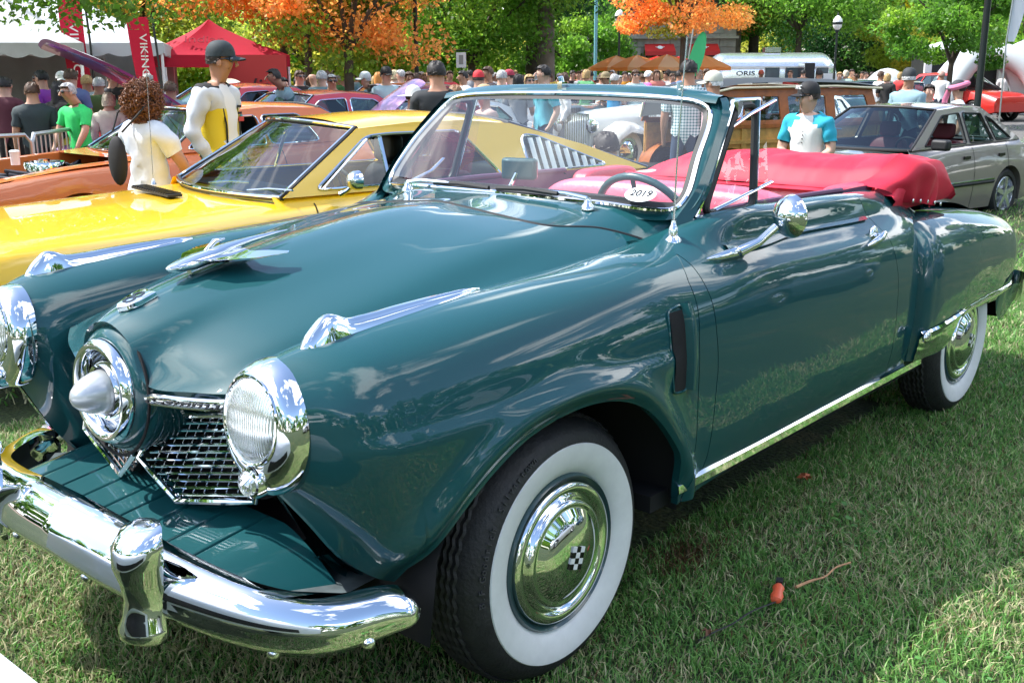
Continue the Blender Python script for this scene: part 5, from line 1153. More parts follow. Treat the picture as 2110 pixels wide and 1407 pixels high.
# ---------------- wooden wagon
WOODL = M_('blond_wood', (.56, .30, .075), rough=.4, noise=(9, .25), coat=.15)
WOODD = M_('mahogany_wood', (.34, .095, .012), rough=.4, noise=(9, .25), coat=.15)
def wagon():
    wg = empty('wooden_wagon', (13.98, 5.05, -.22), math.radians(155), 'wood panelled estate wagon with black roof and cream trim behind the raglan shirt', 'car'); wg.scale = (.90, 1, .885)
    X0, X1, hw = -.3, 3.1, .86
    mb = MB(); mb.box(((X0+X1)/2, 0, .38), (X1-X0+.9, 1.5, .12)); mb.build('underbody', DARK, wg)
    for s in (-1, 1):
        mb = MB(); mb.box(((X0+X1)/2, s*(hw-.02), .82), (X1-X0, .03, .56)); mb.build('wood_panel', WOODL, wg, smooth=False)
        for x in (X0+.03, .72, 1.62, 2.45, X1-.03): mb = MB(); mb.box((x, s*hw, .82), (.09, .03, .56)); mb.build('wood_post', WOODD if x in (1.62,) else WOODL, wg, smooth=False)
        for z in (.54, .86, 1.10): mb = MB(); mb.box(((X0+X1)/2, s*(hw+.004), z), (X1-X0, .035, .06)); mb.build('wood_rail', WOODD if z > 1 else WOODL, wg, smooth=False)
        mb = MB(); f3 = lambda x, z: (x, s*lerp(.85, .74, (z-1.12)/.5), z)
        holed(mb, [(X0,1.13),(X0+.12,1.68),(2.9,1.68),(3.12,1.55),(3.2,1.13)], [round_poly(h, .03, 3) for h in [[(-.12,1.19),(-.02,1.56),(.62,1.56),(.62,1.19)],[(.80,1.19),(.80,1.56),(1.55,1.56),(1.55,1.19)],[(1.72,1.19),(1.72,1.56),(2.40,1.56),(2.40,1.19)],[(2.52,1.19),(2.52,1.56),(2.85,1.56),(3.05,1.46),(3.08,1.19)]]], f3, .03, (0, -s, 0)); fr = mb.build('wood_window_frame', WOODD, wg, smooth=False)
        for h in [[(-.12,1.19),(-.02,1.56),(.62,1.56),(.62,1.19)],[(.80,1.19),(.80,1.56),(1.55,1.56),(1.55,1.19)],[(1.72,1.19),(1.72,1.56),(2.40,1.56),(2.40,1.19)],[(2.52,1.19),(2.52,1.56),(2.85,1.56),(3.05,1.46),(3.08,1.19)]]:
            mb = MB(); mb.poly([Vector(f3(x, z))-Vector((0, s*.015, 0)) for x, z in h]); mb.build('window', GLASS, fr)
        mb = MB(); mb.tube([(X0-.05, s*.77, 1.665), (.6, s*.77, 1.71), (2.6, s*.77, 1.70), (3.05, s*.77, 1.62), (3.2, s*.78, 1.45), (3.24, s*.80, 1.2)], .02, 8); mb.build('cream_moulding', M_('cream_trim', (.75, .68, .48), rough=.4) if 'cream_trim' not in bpy.data.materials else bpy.data.materials['cream_trim'], wg)
        for x, h in ((.68, 1), (1.58, 1)): mb = MB(); mb.tube([(x-.12, s*(hw+.04), 1.02), (x, s*(hw+.045), 1.03)], .01, 6); mb.build('door_handle', CHROME, wg)
        for c in (-.75, 2.75):
            w0 = bpy.data.objects.new('wheel', None); COL.objects.link(w0); w0.parent = wg; w0.location = (c, s*.80, .34); w0.rotation_euler = (0, 0, math.pi if s > 0 else 0)
            t = MB(); t.lathe([(.21, 0), (.3, -.01), (.34, .04), (.34, .14), (.3, .18), (.2, .18)], (0, 0, 0), 'y', 32); t.build('tyre', TYRE, w0); t = MB(); t.lathe([(.21, 0), (.15, .01), (.1, -.03), (0, -.04)], (0, 0, 0), 'y', 24); t.build('hubcap', CHROME, w0)
        mb = MB(); mb.grid([[(c_+(.44)*math.cos(q), s*yy, .34+.44*math.sin(q)) for yy in (.6, .92)] for c_, q in [(2.75, a) for a in np.linspace(0.1, math.pi-.1, 14)]]); mb.build('rear_fender', WOODD, wg)
    mb = MB(); Gd = []
    for x, z in [(-.42,1.62),(-.3,1.70),(.3,1.76),(1.4,1.79),(2.4,1.77),(2.9,1.70),(3.16,1.52),(3.24,1.2)]: Gd.append([(x, .77*c, z+.06*(1-abs(c)**2.5)) for c in np.linspace(-1, 1, 15)])
    mb.grid(Gd); mb.build('roof', M_('black_roof_cloth', (.022, .028, .03), rough=.6), wg)
    BLK = paint('green_black_paint', (.012, .03, .028)); mb = MB(); Gd = []
    for x, z, w_ in [(-1.5,.86,.28),(-1.3,.98,.36),(-.6,1.08,.50),(-.28,1.14,.62)]: Gd.append([(x, w_*math.cos(q), .5+(z-.5)*max(0, math.sin(q))**.6) for q in np.linspace(0, math.pi, 17)])
    mb.grid(Gd); mb.build('hood', BLK, wg)
    for s in (-1, 1): mb = MB(); mb.grid([[(-.75+r*math.cos(q)*1.1, s*yy, .34+r*math.sin(q)) for yy, r in ((.45, .40), (.7, .46), (.9, .40))] for q in np.linspace(-.1, math.pi+.1, 16)]); mb.build('front_fender', BLK, wg)
    mb = MB(); mb.grid([[(-.25, y, 1.14), (-.1, y, 1.66)] for y in np.linspace(-.75, .75, 7)]); mb.build('windscreen', GLASS, wg)
    for x in (.9, 2.0): cushion('seat_back', x, x+.18, -.7, .7, .6, 1.22, DARKIN, wg, n=5)
wagon()
# ---------------- vintage roadsters
IV = paint('ivory_paint', (.66, .64, .58))
def vintage(label, loc, rz, mat, ww=True, spokes=False, r=.40):
    v = empty('vintage_car', loc, rz, label, 'car')
    mb = MB(); Gd = []
    for x, z, w_ in [(-.35,1.02,.30),(-.2,1.08,.33),(.5,1.12,.42),(1.3,1.16,.58),(1.45,1.12,.66),(2.6,1.10,.68),(3.2,1.05,.62),(3.6,.8,.5)]: Gd.append([(x, w_*math.cos(q)*(1 if math.sin(q) > .1 else 1.02), .42+(z-.42)*max(0, math.sin(q))**.45) for q in np.linspace(0, math.pi, 19)])
    mb.grid(Gd); mb.poly(Gd[0]); mb.build('body', mat, v, angle=50)
    mb = MB(); mb.box((-.37, 0, .80), (.04, .5, .5)); gr = mb.build('radiator_grille', CHROME, v)
    for i in range(10): b = MB(); b.box((-.395, -.22+i*.049, .80), (.015, .01, .46)); b.build('grille_bar', CHROME_D, gr)
    for i in range(8):
        for s in (-1, 1): b = MB(); b.box((.75+i*.055, s*.50, .98), (.02, .02, .16)); b.build('hood_louvre', BLACKG if mat is not IV else CHROME_D, v, smooth=False)
    for s in (-1, 1):
        mb = MB(); mb.grid([[(x, s*yy, z+dz) for yy, dz in ((.42, -.10), (.55, 0), (.72, .015), (.86, -.04), (.90, -.16))] for x, z in [(-.50,.42),(-.47,.62),(-.32,.82),(-.05,.92),(.25,.88),(.55,.70),(.85,.50),(1.1,.40),(2.3,.38),(2.45,.6),(2.7,.86),(2.95,.90),(3.3,.75),(3.5,.5)]]); mb.build('fender', mat, v, angle=70)
        mb = MB(); mb.lathe([(0, .14), (.07, .12), (.11, .04), (.115, 0), (.10, -.01), (.0, -.03)], (-.42, s*.36, .86), 'x', 24); mb.build('headlight', CHROME, v)
        for c in (0, 2.95):
            w0 = bpy.data.objects.new('wheel', None); COL.objects.link(w0); w0.parent = v; w0.location = (c, s*.80, r); w0.rotation_euler = (0, 0, math.pi if s > 0 else 0)
            t = MB(); t.lathe([(r*.6, .0), (r*.8, -.01), (r*.96, .02), (r, .06), (r, .11), (r*.9, .16), (r*.6, .15)], (0, 0, 0), 'y', 40); t.build('tyre', TYRE, w0)
            if ww: t = MB(); t.lathe([(r*.60, -.004), (r*.68, -.014), (r*.84, -.015), (r*.88, -.008)], (0, 0, 0), 'y', 40); t.build('whitewall', WWALL, w0); t = MB(); t.lathe([(r*.60, 0), (r*.5, .01), (r*.36, -.03), (.0, -.05)], (0, 0, 0), 'y', 32); t.build('hubcap', CHROME, w0)
            if spokes:
                t = MB(); t.tube([(r*.61*math.cos(q), 0.01, r*.61*math.sin(q)) for q in [2*math.pi*i/36 for i in range(36)]], .022, 6, closed=True); rm = t.build('rim', WWALL, w0)
                for i in range(12): q = 2*math.pi*i/12; t = MB(); t.tube([(.06*math.cos(q), -.01, .06*math.sin(q)), (r*.6*math.cos(q), .01, r*.6*math.sin(q))], [.017, .012], 6); t.build('spoke', WWALL, w0)
                t = MB(); t.lathe([(.085, .05), (.085, -.03), (.05, -.05), (0, -.05)], (0, 0, 0), 'y', 24); t.build('hub', BLACKG, w0)
    mb = MB(); mb.tube(cr([(-.62, -.75, .45), (-.68, 0, .47), (-.62, .75, .45)], 20), .035, 8); mb.build('front_bumper', CHROME, v)
    mb = MB(); mb.grid([[(1.5, y, 1.14), (1.62, y, 1.42)] for y in np.linspace(-.55, .55, 6)]); mb.build('windscreen', GLASS, v)
    return v
vintage('ivory vintage roadster with wide whitewall tyres seen through the windscreen', (12.4, 8.5, -.20), math.radians(-2), IV, r=.42)
vintage('dark vintage car with white spoked wheels left of the ivory roadster', (13.3, 10.8, -.22), math.radians(0), paint('near_black_paint', (.03, .05, .052)), ww=False, spokes=True, r=.46)
# ---------------- white bonnet corner at the camera's left foot
WH = paint('white_gloss_paint', (.80, .82, .82))
wc = empty('white_car', (-1.9, -1.0, 0), 0, 'corner of a white car bonnet poking in at the lower left', 'car')
def wcorner():
    mb = MB(); Gd = []
    for y in np.linspace(-1.25, .45, 14):
        e = max(0, abs((y+.4)/.85)-.75)/.25
        Gd.append([(x-1.9*0+1.9+0, yy, z) for x, yy, z in [(-4.2, y+1.0, .70-.06*e), (-3.4, y+1.0, .68-.06*e), (-3.26, y+1.0, .64-.06*e), (-3.215+.0, y+1.0, .57-.05*e), (-3.20, y+1.0, .50), (-3.21, y+1.0, .30)]])
    Gd = np.array(Gd); Gd[:, :, 0] += 1.9-.0; Gd[:, :, 0] += .005
    # local origin is (-1.9,-1.0): nose face lands at world x = -1.30
    Gd[:, :, 0] = Gd[:, :, 0] - Gd[:, :, 0].max() + .60
    mb.grid(Gd); mb.grid(np.stack([Gd[0], Gd[0]-[.25, .02, .0]])); mb.build('bumper', WH, wc, angle=50)
    mb = MB(); mb.box((.40, .10, .655), (.10, .22, .012), R=Matrix.Rotation(-.12, 3, 'Y')); mb.build('black_inlet', BLACKG, wc, smooth=False)
    mb = MB(); mb.box((.595, .45, .40), (.012, .9, .12)); mb.build('lower_grille', BLACK, wc, smooth=False)
    for y in (-.1, 1.1):
        w0 = bpy.data.objects.new('wheel', None); COL.objects.link(w0); w0.parent = wc; w0.location = (-.3, y, .31)
        t = MB(); t.lathe([(.2, .0), (.29, -.01), (.31, .04), (.31, .16), (.2, .19)], (0, 0, 0), 'y', 32); t.build('tyre', TYRE, w0)
wcorner()
# ================================================================ people
SK_TONES = [(.50,.28,.19), (.42,.22,.14), (.58,.35,.26), (.30,.15,.09), (.52,.30,.22)]
_mc = {}
def cm(kind, col, rough=.75, **k):
    key = (kind, tuple(round(c, 3) for c in col))
    if key not in _mc: _mc[key] = M_(kind, col, rough=rough, **k)
    return _mc[key]
SHADES = M_('sunglass_lens', (.01, .01, .012), rough=.08, coat=1)
DENIM = (.035, .06, .11); KHAKI = (.33, .26, .17); CHAR = (.03, .03, .035)
def person(label, x, y, face, shirt=(.5, .5, .5), pants=DENIM, skin=0, hair=(.03, .02, .015), hairstyle='short', cap=None, H=1.74, arms='down', sleeve='short', group=None, glasses=False, fat=1., lean=0., head_turn=0., shorts=False, z=None, detail=False, skirt=None, matfn=None, extra_mats=(), seated=False, shirtmat=None, sub=1, headtilt=0.):
    """face: heading of the chest, degrees from +X counter-clockwise; local +Y is forward"""
    s = H/1.74; gz = G(x, y) if z is None else z
    root = empty('person', (x, y, gz), math.radians(face-90), label, 'person', group)
    L = {}  # joints
    ly = lean
    def P(a, b, c): return Vector((a*s, (b+ly*max(0, c-.9))*s, c*s))
    j = {'pel': (P(0,0,.94), (.170*fat,.122*fat)), 'wai': (P(0,.005,1.10), (.160*fat,.118*fat)), 'che': (P(0,.0,1.29), (.190*fat,.132*fat)), 'upc': (P(0,-.005,1.415), (.150,.098)), 'nec': (P(0,-.004,1.475), (.058,.058)), 'jaw': (P(0,.012,1.555), (.066,.076)), 'chi': (P(0,.062,1.545), (.030,.026)), 'hea': (P(0,.022,1.625), (.092,.112)), 'cro': (P(0,.012,1.695), (.078,.094))}
    E = [('pel','wai'),('wai','che'),('che','upc'),('upc','nec'),('nec','jaw'),('jaw','chi'),('jaw','hea'),('hea','cro')]
    ang = math.radians(head_turn)
    for k in ('jaw', 'chi', 'hea', 'cro'):
        v, r = j[k]; nk = j['nec'][0]; d = v-nk; d.y += headtilt*(d.z); d.rotate(Euler((0, 0, ang))); j[k] = (nk+d, r)
    for sd, n in ((-1, 'l'), (1, 'r')):
        A = arms if isinstance(arms, str) else arms[0 if sd < 0 else 1]
        sh = (sd*.185, -.005, 1.40)
        el, wr_, ha = {'down': ((sd*.235,-.02,1.14),(sd*.25,.05,.91),(sd*.25,.075,.82)), 'bent': ((sd*.24,-.02,1.15),(sd*.19,.20,1.08),(sd*.15,.28,1.09)), 'cross': ((sd*.235,.02,1.15),(sd*.04,.21,1.16),(-sd*.07,.20,1.19)),
            'up': ((sd*.25,.08,1.20),(sd*.17,.24,1.38),(sd*.14,.25,1.47)), 'back': ((sd*.25,-.10,1.16),(sd*.14,-.16,.96),(sd*.06,-.17,.92)), 'pocket': ((sd*.26,-.06,1.15),(sd*.22,.04,.95),(sd*.19,.08,.89)), 'out': ((sd*.30,.08,1.22),(sd*.36,.28,1.16),(sd*.38,.36,1.16)),
            'clasp': ((sd*.245,.03,1.14),(sd*.10,.22,.98),(sd*-.005,.27,.95)), 'rest': ((sd*.27,.10,1.20),(sd*.24,.32,1.12),(sd*.22,.42,1.11)), 'lean': ((sd*.26,.10,1.17),(sd*.22,.24,.96),(sd*.20,.30,.90))}[A]
        j['sh'+n] = (P(*sh), (.082*min(fat, 1.15),.078)); j['ub'+n] = (P(*[lerp(sh[q], el[q], .5) for q in range(3)]), (.060,.058)); j['el'+n] = (P(*el), (.047,.047)); j['fa'+n] = (P(*[lerp(el[q], wr_[q], .35) for q in range(3)]), (.046,.044)); j['wr'+n] = (P(*wr_), (.026,.024)); j['ha'+n] = (P(*ha), (.036,.020))
        E += [('upc','sh'+n),('sh'+n,'ub'+n),('ub'+n,'el'+n),('el'+n,'fa'+n),('fa'+n,'wr'+n),('wr'+n,'ha'+n)]
        if detail:
            w_, h_ = Vector(P(*wr_)), Vector(P(*ha)); d = (h_-w_).normalized(); lat = d.cross(Vector((0, 0, 1))); lat = (lat.normalized() if lat.length > .1 else Vector((0, 1, 0)))
            for f in range(4):
                b0 = h_+d*.03*s+lat*(f-1.5)*.019*s; 
                j[f'f{f}{n}'] = (b0, (.0095,.0095)); j[f'g{f}{n}'] = (b0+d*.030*s+Vector((0, 0, -.010)), (.0085,.0085)); j[f'h{f}{n}'] = (b0+d*(.048-abs(f-1.4)*.005)*s+Vector((0, 0, -.028)), (.0070,.0070)); E += [('ha'+n, f'f{f}{n}'),(f'f{f}{n}', f'g{f}{n}'),(f'g{f}{n}', f'h{f}{n}')]
            b0 = w_+d*.035*s+lat*.034*s*sd; j['t0'+n] = (b0, (.012,.012)); j['t1'+n] = (b0+d*.035*s+lat*.018*s*sd, (.0095,.0095)); E += [('wr'+n,'t0'+n),('t0'+n,'t1'+n)]
        if seated:
            hp, kn, an, to = (sd*.10,.02,.90),(sd*.13,.42,.93),(sd*.13,.42,.50),(sd*.13,.56,.46)
        else: hp, kn, an, to = (sd*.095,0,.86),(sd*.105,.02,.48),(sd*.11,-.015,.085),(sd*.125,.13,.04)
        j['hi'+n] = (P(*hp), (.096*fat,.092)); j['kn'+n] = (P(*kn), (.062,.062)); j['cf'+n] = (P(*[lerp(kn[q], an[q], .35) for q in range(3)]), (.060,.062)); j['an'+n] = (P(*an), (.045,.045)); j['to'+n] = (P(*to), (.042,.030))
        E += [('pel','hi'+n),('hi'+n,'kn'+n),('kn'+n,'cf'+n),('cf'+n,'an'+n),('an'+n,'to'+n)]
    names = list(j); idx = {k: i for i, k in enumerate(names)}
    me = bpy.data.meshes.new('body'); me.from_pydata([j[k][0] for k in names], [(idx[a], idx[b]) for a, b in E], [])
    o = bpy.data.objects.new('body', me); COL.objects.link(o); md = o.modifiers.new('s', 'SKIN'); md.use_smooth_shade = True; md.branch_smoothing = .5
    sv = me.skin_vertices[0].data
    for i, k in enumerate(names): r = j[k][1]; sv[i].radius = (r[0]*s, r[1]*s); sv[i].use_root = (k == 'pel')
    sb = o.modifiers.new('u', 'SUBSURF'); sb.levels = sb.render_levels = sub
    dg = bpy.context.evaluated_depsgraph_get(); m2 = bpy.data.meshes.new_from_object(o.evaluated_get(dg)); bpy.data.objects.remove(o); bpy.data.meshes.remove(me)
    m2.name = 'body'
    body = bpy.data.objects.new('body', m2); COL.objects.link(body); body.parent = root
    SM, SHM, PM_, SHO = cm('skin', SK_TONES[skin], .55), shirtmat or cm('shirt_cloth', shirt, .8, noise=(7, .12)), cm('trouser_cloth', pants, .85, noise=(9, .15)), cm('shoe', (.05, .045, .04), .6)
    m2.materials.clear()
    for m in (SM, SHM, PM_, SHO, *extra_mats): m2.materials.append(m)
    segs = [(a, b, j[a][0], j[b][0]) for a, b in E]
    n = len(m2.polygons); C = np.empty(n*3); m2.polygons.foreach_get('center', C); C = C.reshape(-1, 3)
    A = np.array([s_[2] for s_ in segs]); B = np.array([s_[3] for s_ in segs]); D = B-A; LL = (D*D).sum(1)+1e-9
    T = np.clip(((C[:, None]-A[None])*D[None]).sum(2)/LL, 0, 1); dist = np.linalg.norm(A[None]+T[..., None]*D[None]-C[:, None], axis=2)/np.array([max(.05, (j[a][1][0]+j[b][1][0])/2) for a, b in E]); bi = dist.argmin(1)
    MI = np.zeros(n, int); zh = C[:, 2]/s
    for f in range(n):
        a, b = E[bi[f]]; t = T[f, bi[f]]
        if a in ('nec', 'jaw', 'hea', 'chi') or (a == 'upc' and b == 'nec' and t > .55): mi = 0
        elif a == 'pel' and b == 'wai' or a[:2] in ('wa', 'ch', 'up'): mi = 1 if zh[f] > (.93 if not seated else .97) else 2
        elif a[:2] == 'sh': mi = 1 if sleeve != 'none' else 0
        elif a[:2] == 'ub': mi = 1 if (sleeve == 'long' or (sleeve == 'short' and t < .45)) else 0
        elif a[:2] in ('el', 'fa'): mi = 1 if sleeve == 'long' else 0
        elif a[:2] in ('wr', 'ha') or a[0] in 'fgt': mi = 0
        elif a[:2] in ('pe', 'hi'): mi = 2
        elif a[:2] == 'kn': mi = 0 if shorts else 2
        elif a[:2] == 'cf': mi = 0 if shorts else 2
        else: mi = 3
        if mi == 1 and zh[f] > 1.452 and abs(C[f][0]/s) < .10: mi = 0
        if matfn: mi = matfn(C[f]/s, a, b, t, mi)
        MI[f] = mi
    m2.polygons.foreach_set('material_index', MI.astype(np.int32)); m2.polygons.foreach_set('use_smooth', np.ones(n, bool)); m2.update()
    # the shirt is cloth lying over the body: offset, folded, with open sleeve ends and hem
    nV = len(m2.vertices); co = np.empty(nV*3); m2.vertices.foreach_get('co', co); co = co.reshape(-1, 3); nr = np.empty(nV*3); m2.vertices.foreach_get('normal', nr); nr = nr.reshape(-1, 3)
    fs = [p for p in m2.polygons if MI[p.index] not in (0, 2, 3)]
    if fs:
        used = sorted({v for p in fs for v in p.vertices}); im = {v: i for i, v in enumerate(used)}; U = co[used]; Nn = nr[used]; ph = x*3.1+y*1.7
        fold = .006*np.sin(U[:, 2]*48+U[:, 0]*30+ph)+.006*np.sin(U[:, 0]*41-U[:, 2]*23+ph)+.004*np.sin(U[:, 1]*60+U[:, 2]*31); hem = np.clip((1.05*s-U[:, 2])/.15, 0, 1)*.012
        V2 = U+Nn*(.013+fold+hem)[:, None]; so_ = obj('shirt', V2, [tuple(im[v] for v in p.vertices) for p in fs], [SM, SHM, PM_, SHO, *extra_mats], root, True, [int(MI[p.index]) for p in fs])
    # head furniture, in a frame carried by the head
    hc = j['hea'][0]; Rz = Matrix.Rotation(ang, 3, 'Z')
    def hp_(v): return hc + Rz @ (Vector(v)*s)
    hm = cm('hair', hair, .6, noise=(40, .4))
    if hairstyle != 'bald':
        mb = MB()
        lo = {'short': -.035, 'long': -.20, 'bob': -.10, 'grey': -.03, 'curly': -.08}.get(hairstyle, -.03); Gd = []
        for i in range(13):
            ph = math.pi*.5*i/8; row = []
            for k in range(26):
                q = 2*math.pi*k/26; fr = max(0, math.sin(q))       # forward = +y
                r = 1.0; zz = .100*math.cos(min(ph, math.pi*.5)); rr = math.sin(min(ph, math.pi*.5))
                if i > 8: zz = lo*(i-8)/4*(1 if fr < .35 else .0); rr = 1.0 if hairstyle in ('short', 'grey') else 1.06
                if i > 8 and fr >= .35: zz = .05 if True else 0; rr = .93
                if fr >= .35 and i > 5: zz = max(zz, .055-.01*(i-5)*0)
                w_ = .005*math.sin(q*9+i*2)+.003*math.sin(q*17-i)
                row.append(hp_(((.088+w_)*rr*math.cos(q), (.104+w_)*rr*math.sin(q)-.010, .014+zz+w_)))
            Gd.append(row)
        mb.grid(Gd, close_v=True); mb.build('hair', hm, root)
    if hairstyle == 'curly':
        mb = MB(); rg = np.random.default_rng(5)
        mb.ell(hp_((0, -.02, .01)), (.118*s, .118*s, .132*s), 18, 12)
        for k in range(1050):
            u = rg.normal(size=3); u /= np.linalg.norm(u)
            if u[1] > .55 and u[2] < .35: continue
            r0 = .104+.040*rg.random(); c = Vector((u[0]*r0*1.08, u[1]*r0-.025, u[2]*r0*1.12-.005)); a1 = Vector(rg.normal(size=3)).normalized()*.018; a2 = a1.cross(Vector(u)).normalized()*.015
            mb.tube([hp_(c+a1*math.cos(w_)+a2*math.sin(w_)+Vector(u)*.012*w_/3) for w_ in np.linspace(0, 6.5, 8)], .0034, 3)
        mb.build('curls', hm, root)
    fm = MB()
    fm.tube([hp_((0, .085, .012)), hp_((0, .104, -.010)), hp_((0, .112, -.030)), hp_((0, .098, -.038))], [.008*s, .011*s, .014*s, .009*s], 8)
    fm.build('nose', SM, root)
    for k in (-1, 1): fm = MB(); fm.ell(hp_((k*.082, .008, -.012)), (.010*s, .020*s, .030*s), 10, 6, R=Rz); fm.build('ear', SM, root)
    e = MB()
    if glasses:
        for k in (-1, 1): e.ell(hp_((k*.036, .088, .008)), (.031*s, .016*s, .021*s), 12, 8, R=Rz)
        e.tube([hp_((-.080, .02, .012)), hp_((-.066, .075, .014)), hp_((0, .098, .014)), hp_((.066, .075, .014)), hp_((.080, .02, .012))], .004*s, 6); e.build('sunglasses', SHADES, root)
    else:
        for k in (-1, 1): e.ell(hp_((k*.033, .083, .008)), (.013*s, .008*s, .006*s), 8, 6, R=Rz); 
        e.build('eyes', BLACK, root)
        mo = MB(); mo.ell(hp_((0, .084, -.062)), (.024*s, .010*s, .006*s), 10, 6, R=Rz); mo.build('mouth', cm('lips', tuple(c*.6 for c in SK_TONES[skin])), root)
    if cap:
        kind, col = cap; cmx = cm('hat_cloth', col, .75); mb = MB(); Gd = []
        hgt = .115 if kind != 'bucket' else .11
        for i in range(9):
            ph = math.pi*.5*i/8; Gd.append([hp_((.094*math.sin(ph)**.8*math.cos(q), .108*math.sin(ph)**.8*math.sin(q)-.008, .030+hgt*math.cos(ph)**.9)) for q in [2*math.pi*k/26 for k in range(26)]])
        mb.grid(Gd, close_v=True)
        if kind == 'cap':
            mb.grid([[hp_((.074*math.sin(a)*(1-.15*v), .085*math.cos(a)*.9+.018+.085*v*math.cos(a)**.5, .034-.018*v-.014*abs(math.sin(a)))) for a in np.linspace(-1.25, 1.25, 13)] for v in (0, .5, 1)])
            mb.grid([[hp_((.074*math.sin(a)*(1-.15*v), .085*math.cos(a)*.9+.018+.085*v*math.cos(a)**.5, .028-.018*v-.014*abs(math.sin(a)))) for a in np.linspace(-1.25, 1.25, 13)] for v in (0, .5, 1)])
        else:
            bw = .06 if kind == 'bucket' else .10
            mb.grid([[hp_(((.094+bw*v)*math.cos(q), (.108+bw*v)*math.sin(q)-.008, .032-(.035 if kind == 'bucket' else .012)*v)) for q in [2*math.pi*k/26 for k in range(27)]] for v in (0, .5, 1)])
        mb.build('cap' if kind == 'cap' else 'hat', cmx, root)
    return root, hp_, j
from mathutils import Vector as _V
def bearing(px, dist):
    """world point at a horizontal distance along the bearing (px: bearing as tangent offset from the view heading)"""
    a = YAW + math.atan2(px-1055, 2178/math.cos(PITCH)*1.0*1.0); return CAM.x+dist*math.sin(a), CAM.y+dist*math.cos(a)
def facing_cam(x, y): return math.degrees(math.atan2(CAM.y-y, CAM.x-x))
# ---------------- the foreground people
DKBLUE = (.02, .035, .06)
x, y = bearing(446, 8.6)
YJ = cm('jacket_yellow', (.72, .55, .02), .6); BK_ = cm('black_cloth', (.012, .012, .014), .8); WT_ = cm('white_cloth', (.72, .73, .74), .8)
def jacketfn(c, a, b, t, mi):
    if a in ('pel', 'wai', 'che', 'upc') and mi == 1:
        if c[1] > .05 and -.07 < c[0] < .075: return 5
        if c[2] > 1.43 and abs(c[0]) > .06: return 4
        if c[2] < 1.27: return 6
    return mi
r_, hp, j = person('man in a black cap and sunglasses wearing an open white and yellow race jacket', x, y, facing_cam(x, y)+58, shirt=(.60, .63, .66), pants=(.05, .06, .08), hair=(.03, .02, .015), cap=('cap', (.018, .03, .035)), H=1.84, arms='pocket', sleeve='long', glasses=True, matfn=jacketfn, extra_mats=(BK_, WT_, YJ), sub=2, detail=True, skin=1, headtilt=.22, head_turn=10, fat=1.08)
mb = MB(); mb.tube([(-.10, .10, 1.40), (-.095, .125, 1.25), (-.09, .12, 1.05), (-.10, .11, .93)], .008, 6); mb.tube([(.10, .10, 1.40), (.095, .125, 1.25), (.09, .12, 1.05), (.10, .11, .93)], .008, 6); mb.tube([(.085*math.cos(q), .085*math.sin(q)*.9, 1.515+.01*math.sin(q)) for q in np.linspace(-3.6, .5, 14)], .020, 8); mb.build('jacket_collar', BK_, r_)
mb = MB(); [mb.box((-.105, .125, 1.38-k*.05), (.05, .006, .018)) for k in range(2)]; mb.build('jacket_patch', BK_, r_); mb = MB(); mb.box((-.115, .128, 1.285), (.07, .006, .035)); mb.build('jacket_badge', cm('badge_red', (.5, .05, .04)), r_); mb = MB(); mb.box((-.15, .105, 1.30), (.03, .01, .035)); mb.build('jacket_badge', cm('badge_teal', (.05, .3, .3)), r_)
x, y = bearing(292, 7.7)
r_, hp, j = person('woman with curly auburn hair, white tee shirt and dark drawstring bag', x, y, facing_cam(x, y)+180-52, shirt=(.68, .73, .80), pants=(.03, .035, .04), hair=(.16, .06, .025), hairstyle='curly', H=1.54, arms='lean', sleeve='short', sub=2, detail=True, fat=1.05, skin=1)
mb = MB(); mb.ell((-.07, -.19, 1.05), (.085, .045, .165), 16, 10); bag = mb.build('bag', BK_, None, angle=80); bag.parent = r_; mb = MB()
for k in (-1, 1): mb.tube([(k*.05-.05, -.19, 1.24), (k*.11, -.13, 1.36), (k*.12, -.03, 1.45), (k*.10, .09, 1.38)], .007, 6)
mb.build('bag_strap', BK_, bag)
x, y = bearing(903, 10.2)
person('broad man with dark hair seen from behind in a black tee shirt', x, y, facing_cam(x, y)+180+8, shirt=(.022, .026, .030), pants=DKBLUE, H=1.74, fat=1.32, hair=(.012, .010, .010), sub=2, headtilt=.25, skin=1)
x, y = bearing(1262, 7.6)
person('dark haired man in a navy polo sitting beside the yellow fastback', x, y, facing_cam(x, y)+180+30, shirt=(.02, .06, .085), pants=DKBLUE, H=1.74, fat=1.2, hair=(.025, .018, .014), sub=2, seated=True, z=-.12-.50, arms='rest', headtilt=.25)
x, y = bearing(1676, 10.6)
TQ = cm('turquoise_cloth', (.02, .36, .50), .8); 
def ragfn(c, a, b, t, mi):
    if a[:2] in ('sh', 'ub') and mi == 1: return 5 if (a[:2] == 'ub' and t > .36) else 4
    if a == 'upc' and mi == 1:
        if b[:2] == 'sh' and t > .25: return 4
        if c[2] > 1.437 and abs(c[0]) < .12: return 5
    return mi
r_, hp, j = person('man in black cap and sunglasses with a white and turquoise raglan tee, hands clasped', x, y, facing_cam(x, y)-22, shirt=(.72, .73, .72), pants=(.28, .24, .18), hair=(.04, .025, .02), cap=('cap', (.015, .015, .017)), glasses=True, H=1.76, seated=True, z=-.36, arms='clasp', detail=True, sub=2, matfn=ragfn, extra_mats=(TQ, BK_), head_turn=-42, skin=2, fat=1.05)
mb = MB(); [mb.ell((.004*k, .128-.004*k, 1.33-k*.035), (.007, .004, .007), 8, 5) for k in range(4)]; mb.build('shirt_button', BK_, r_)
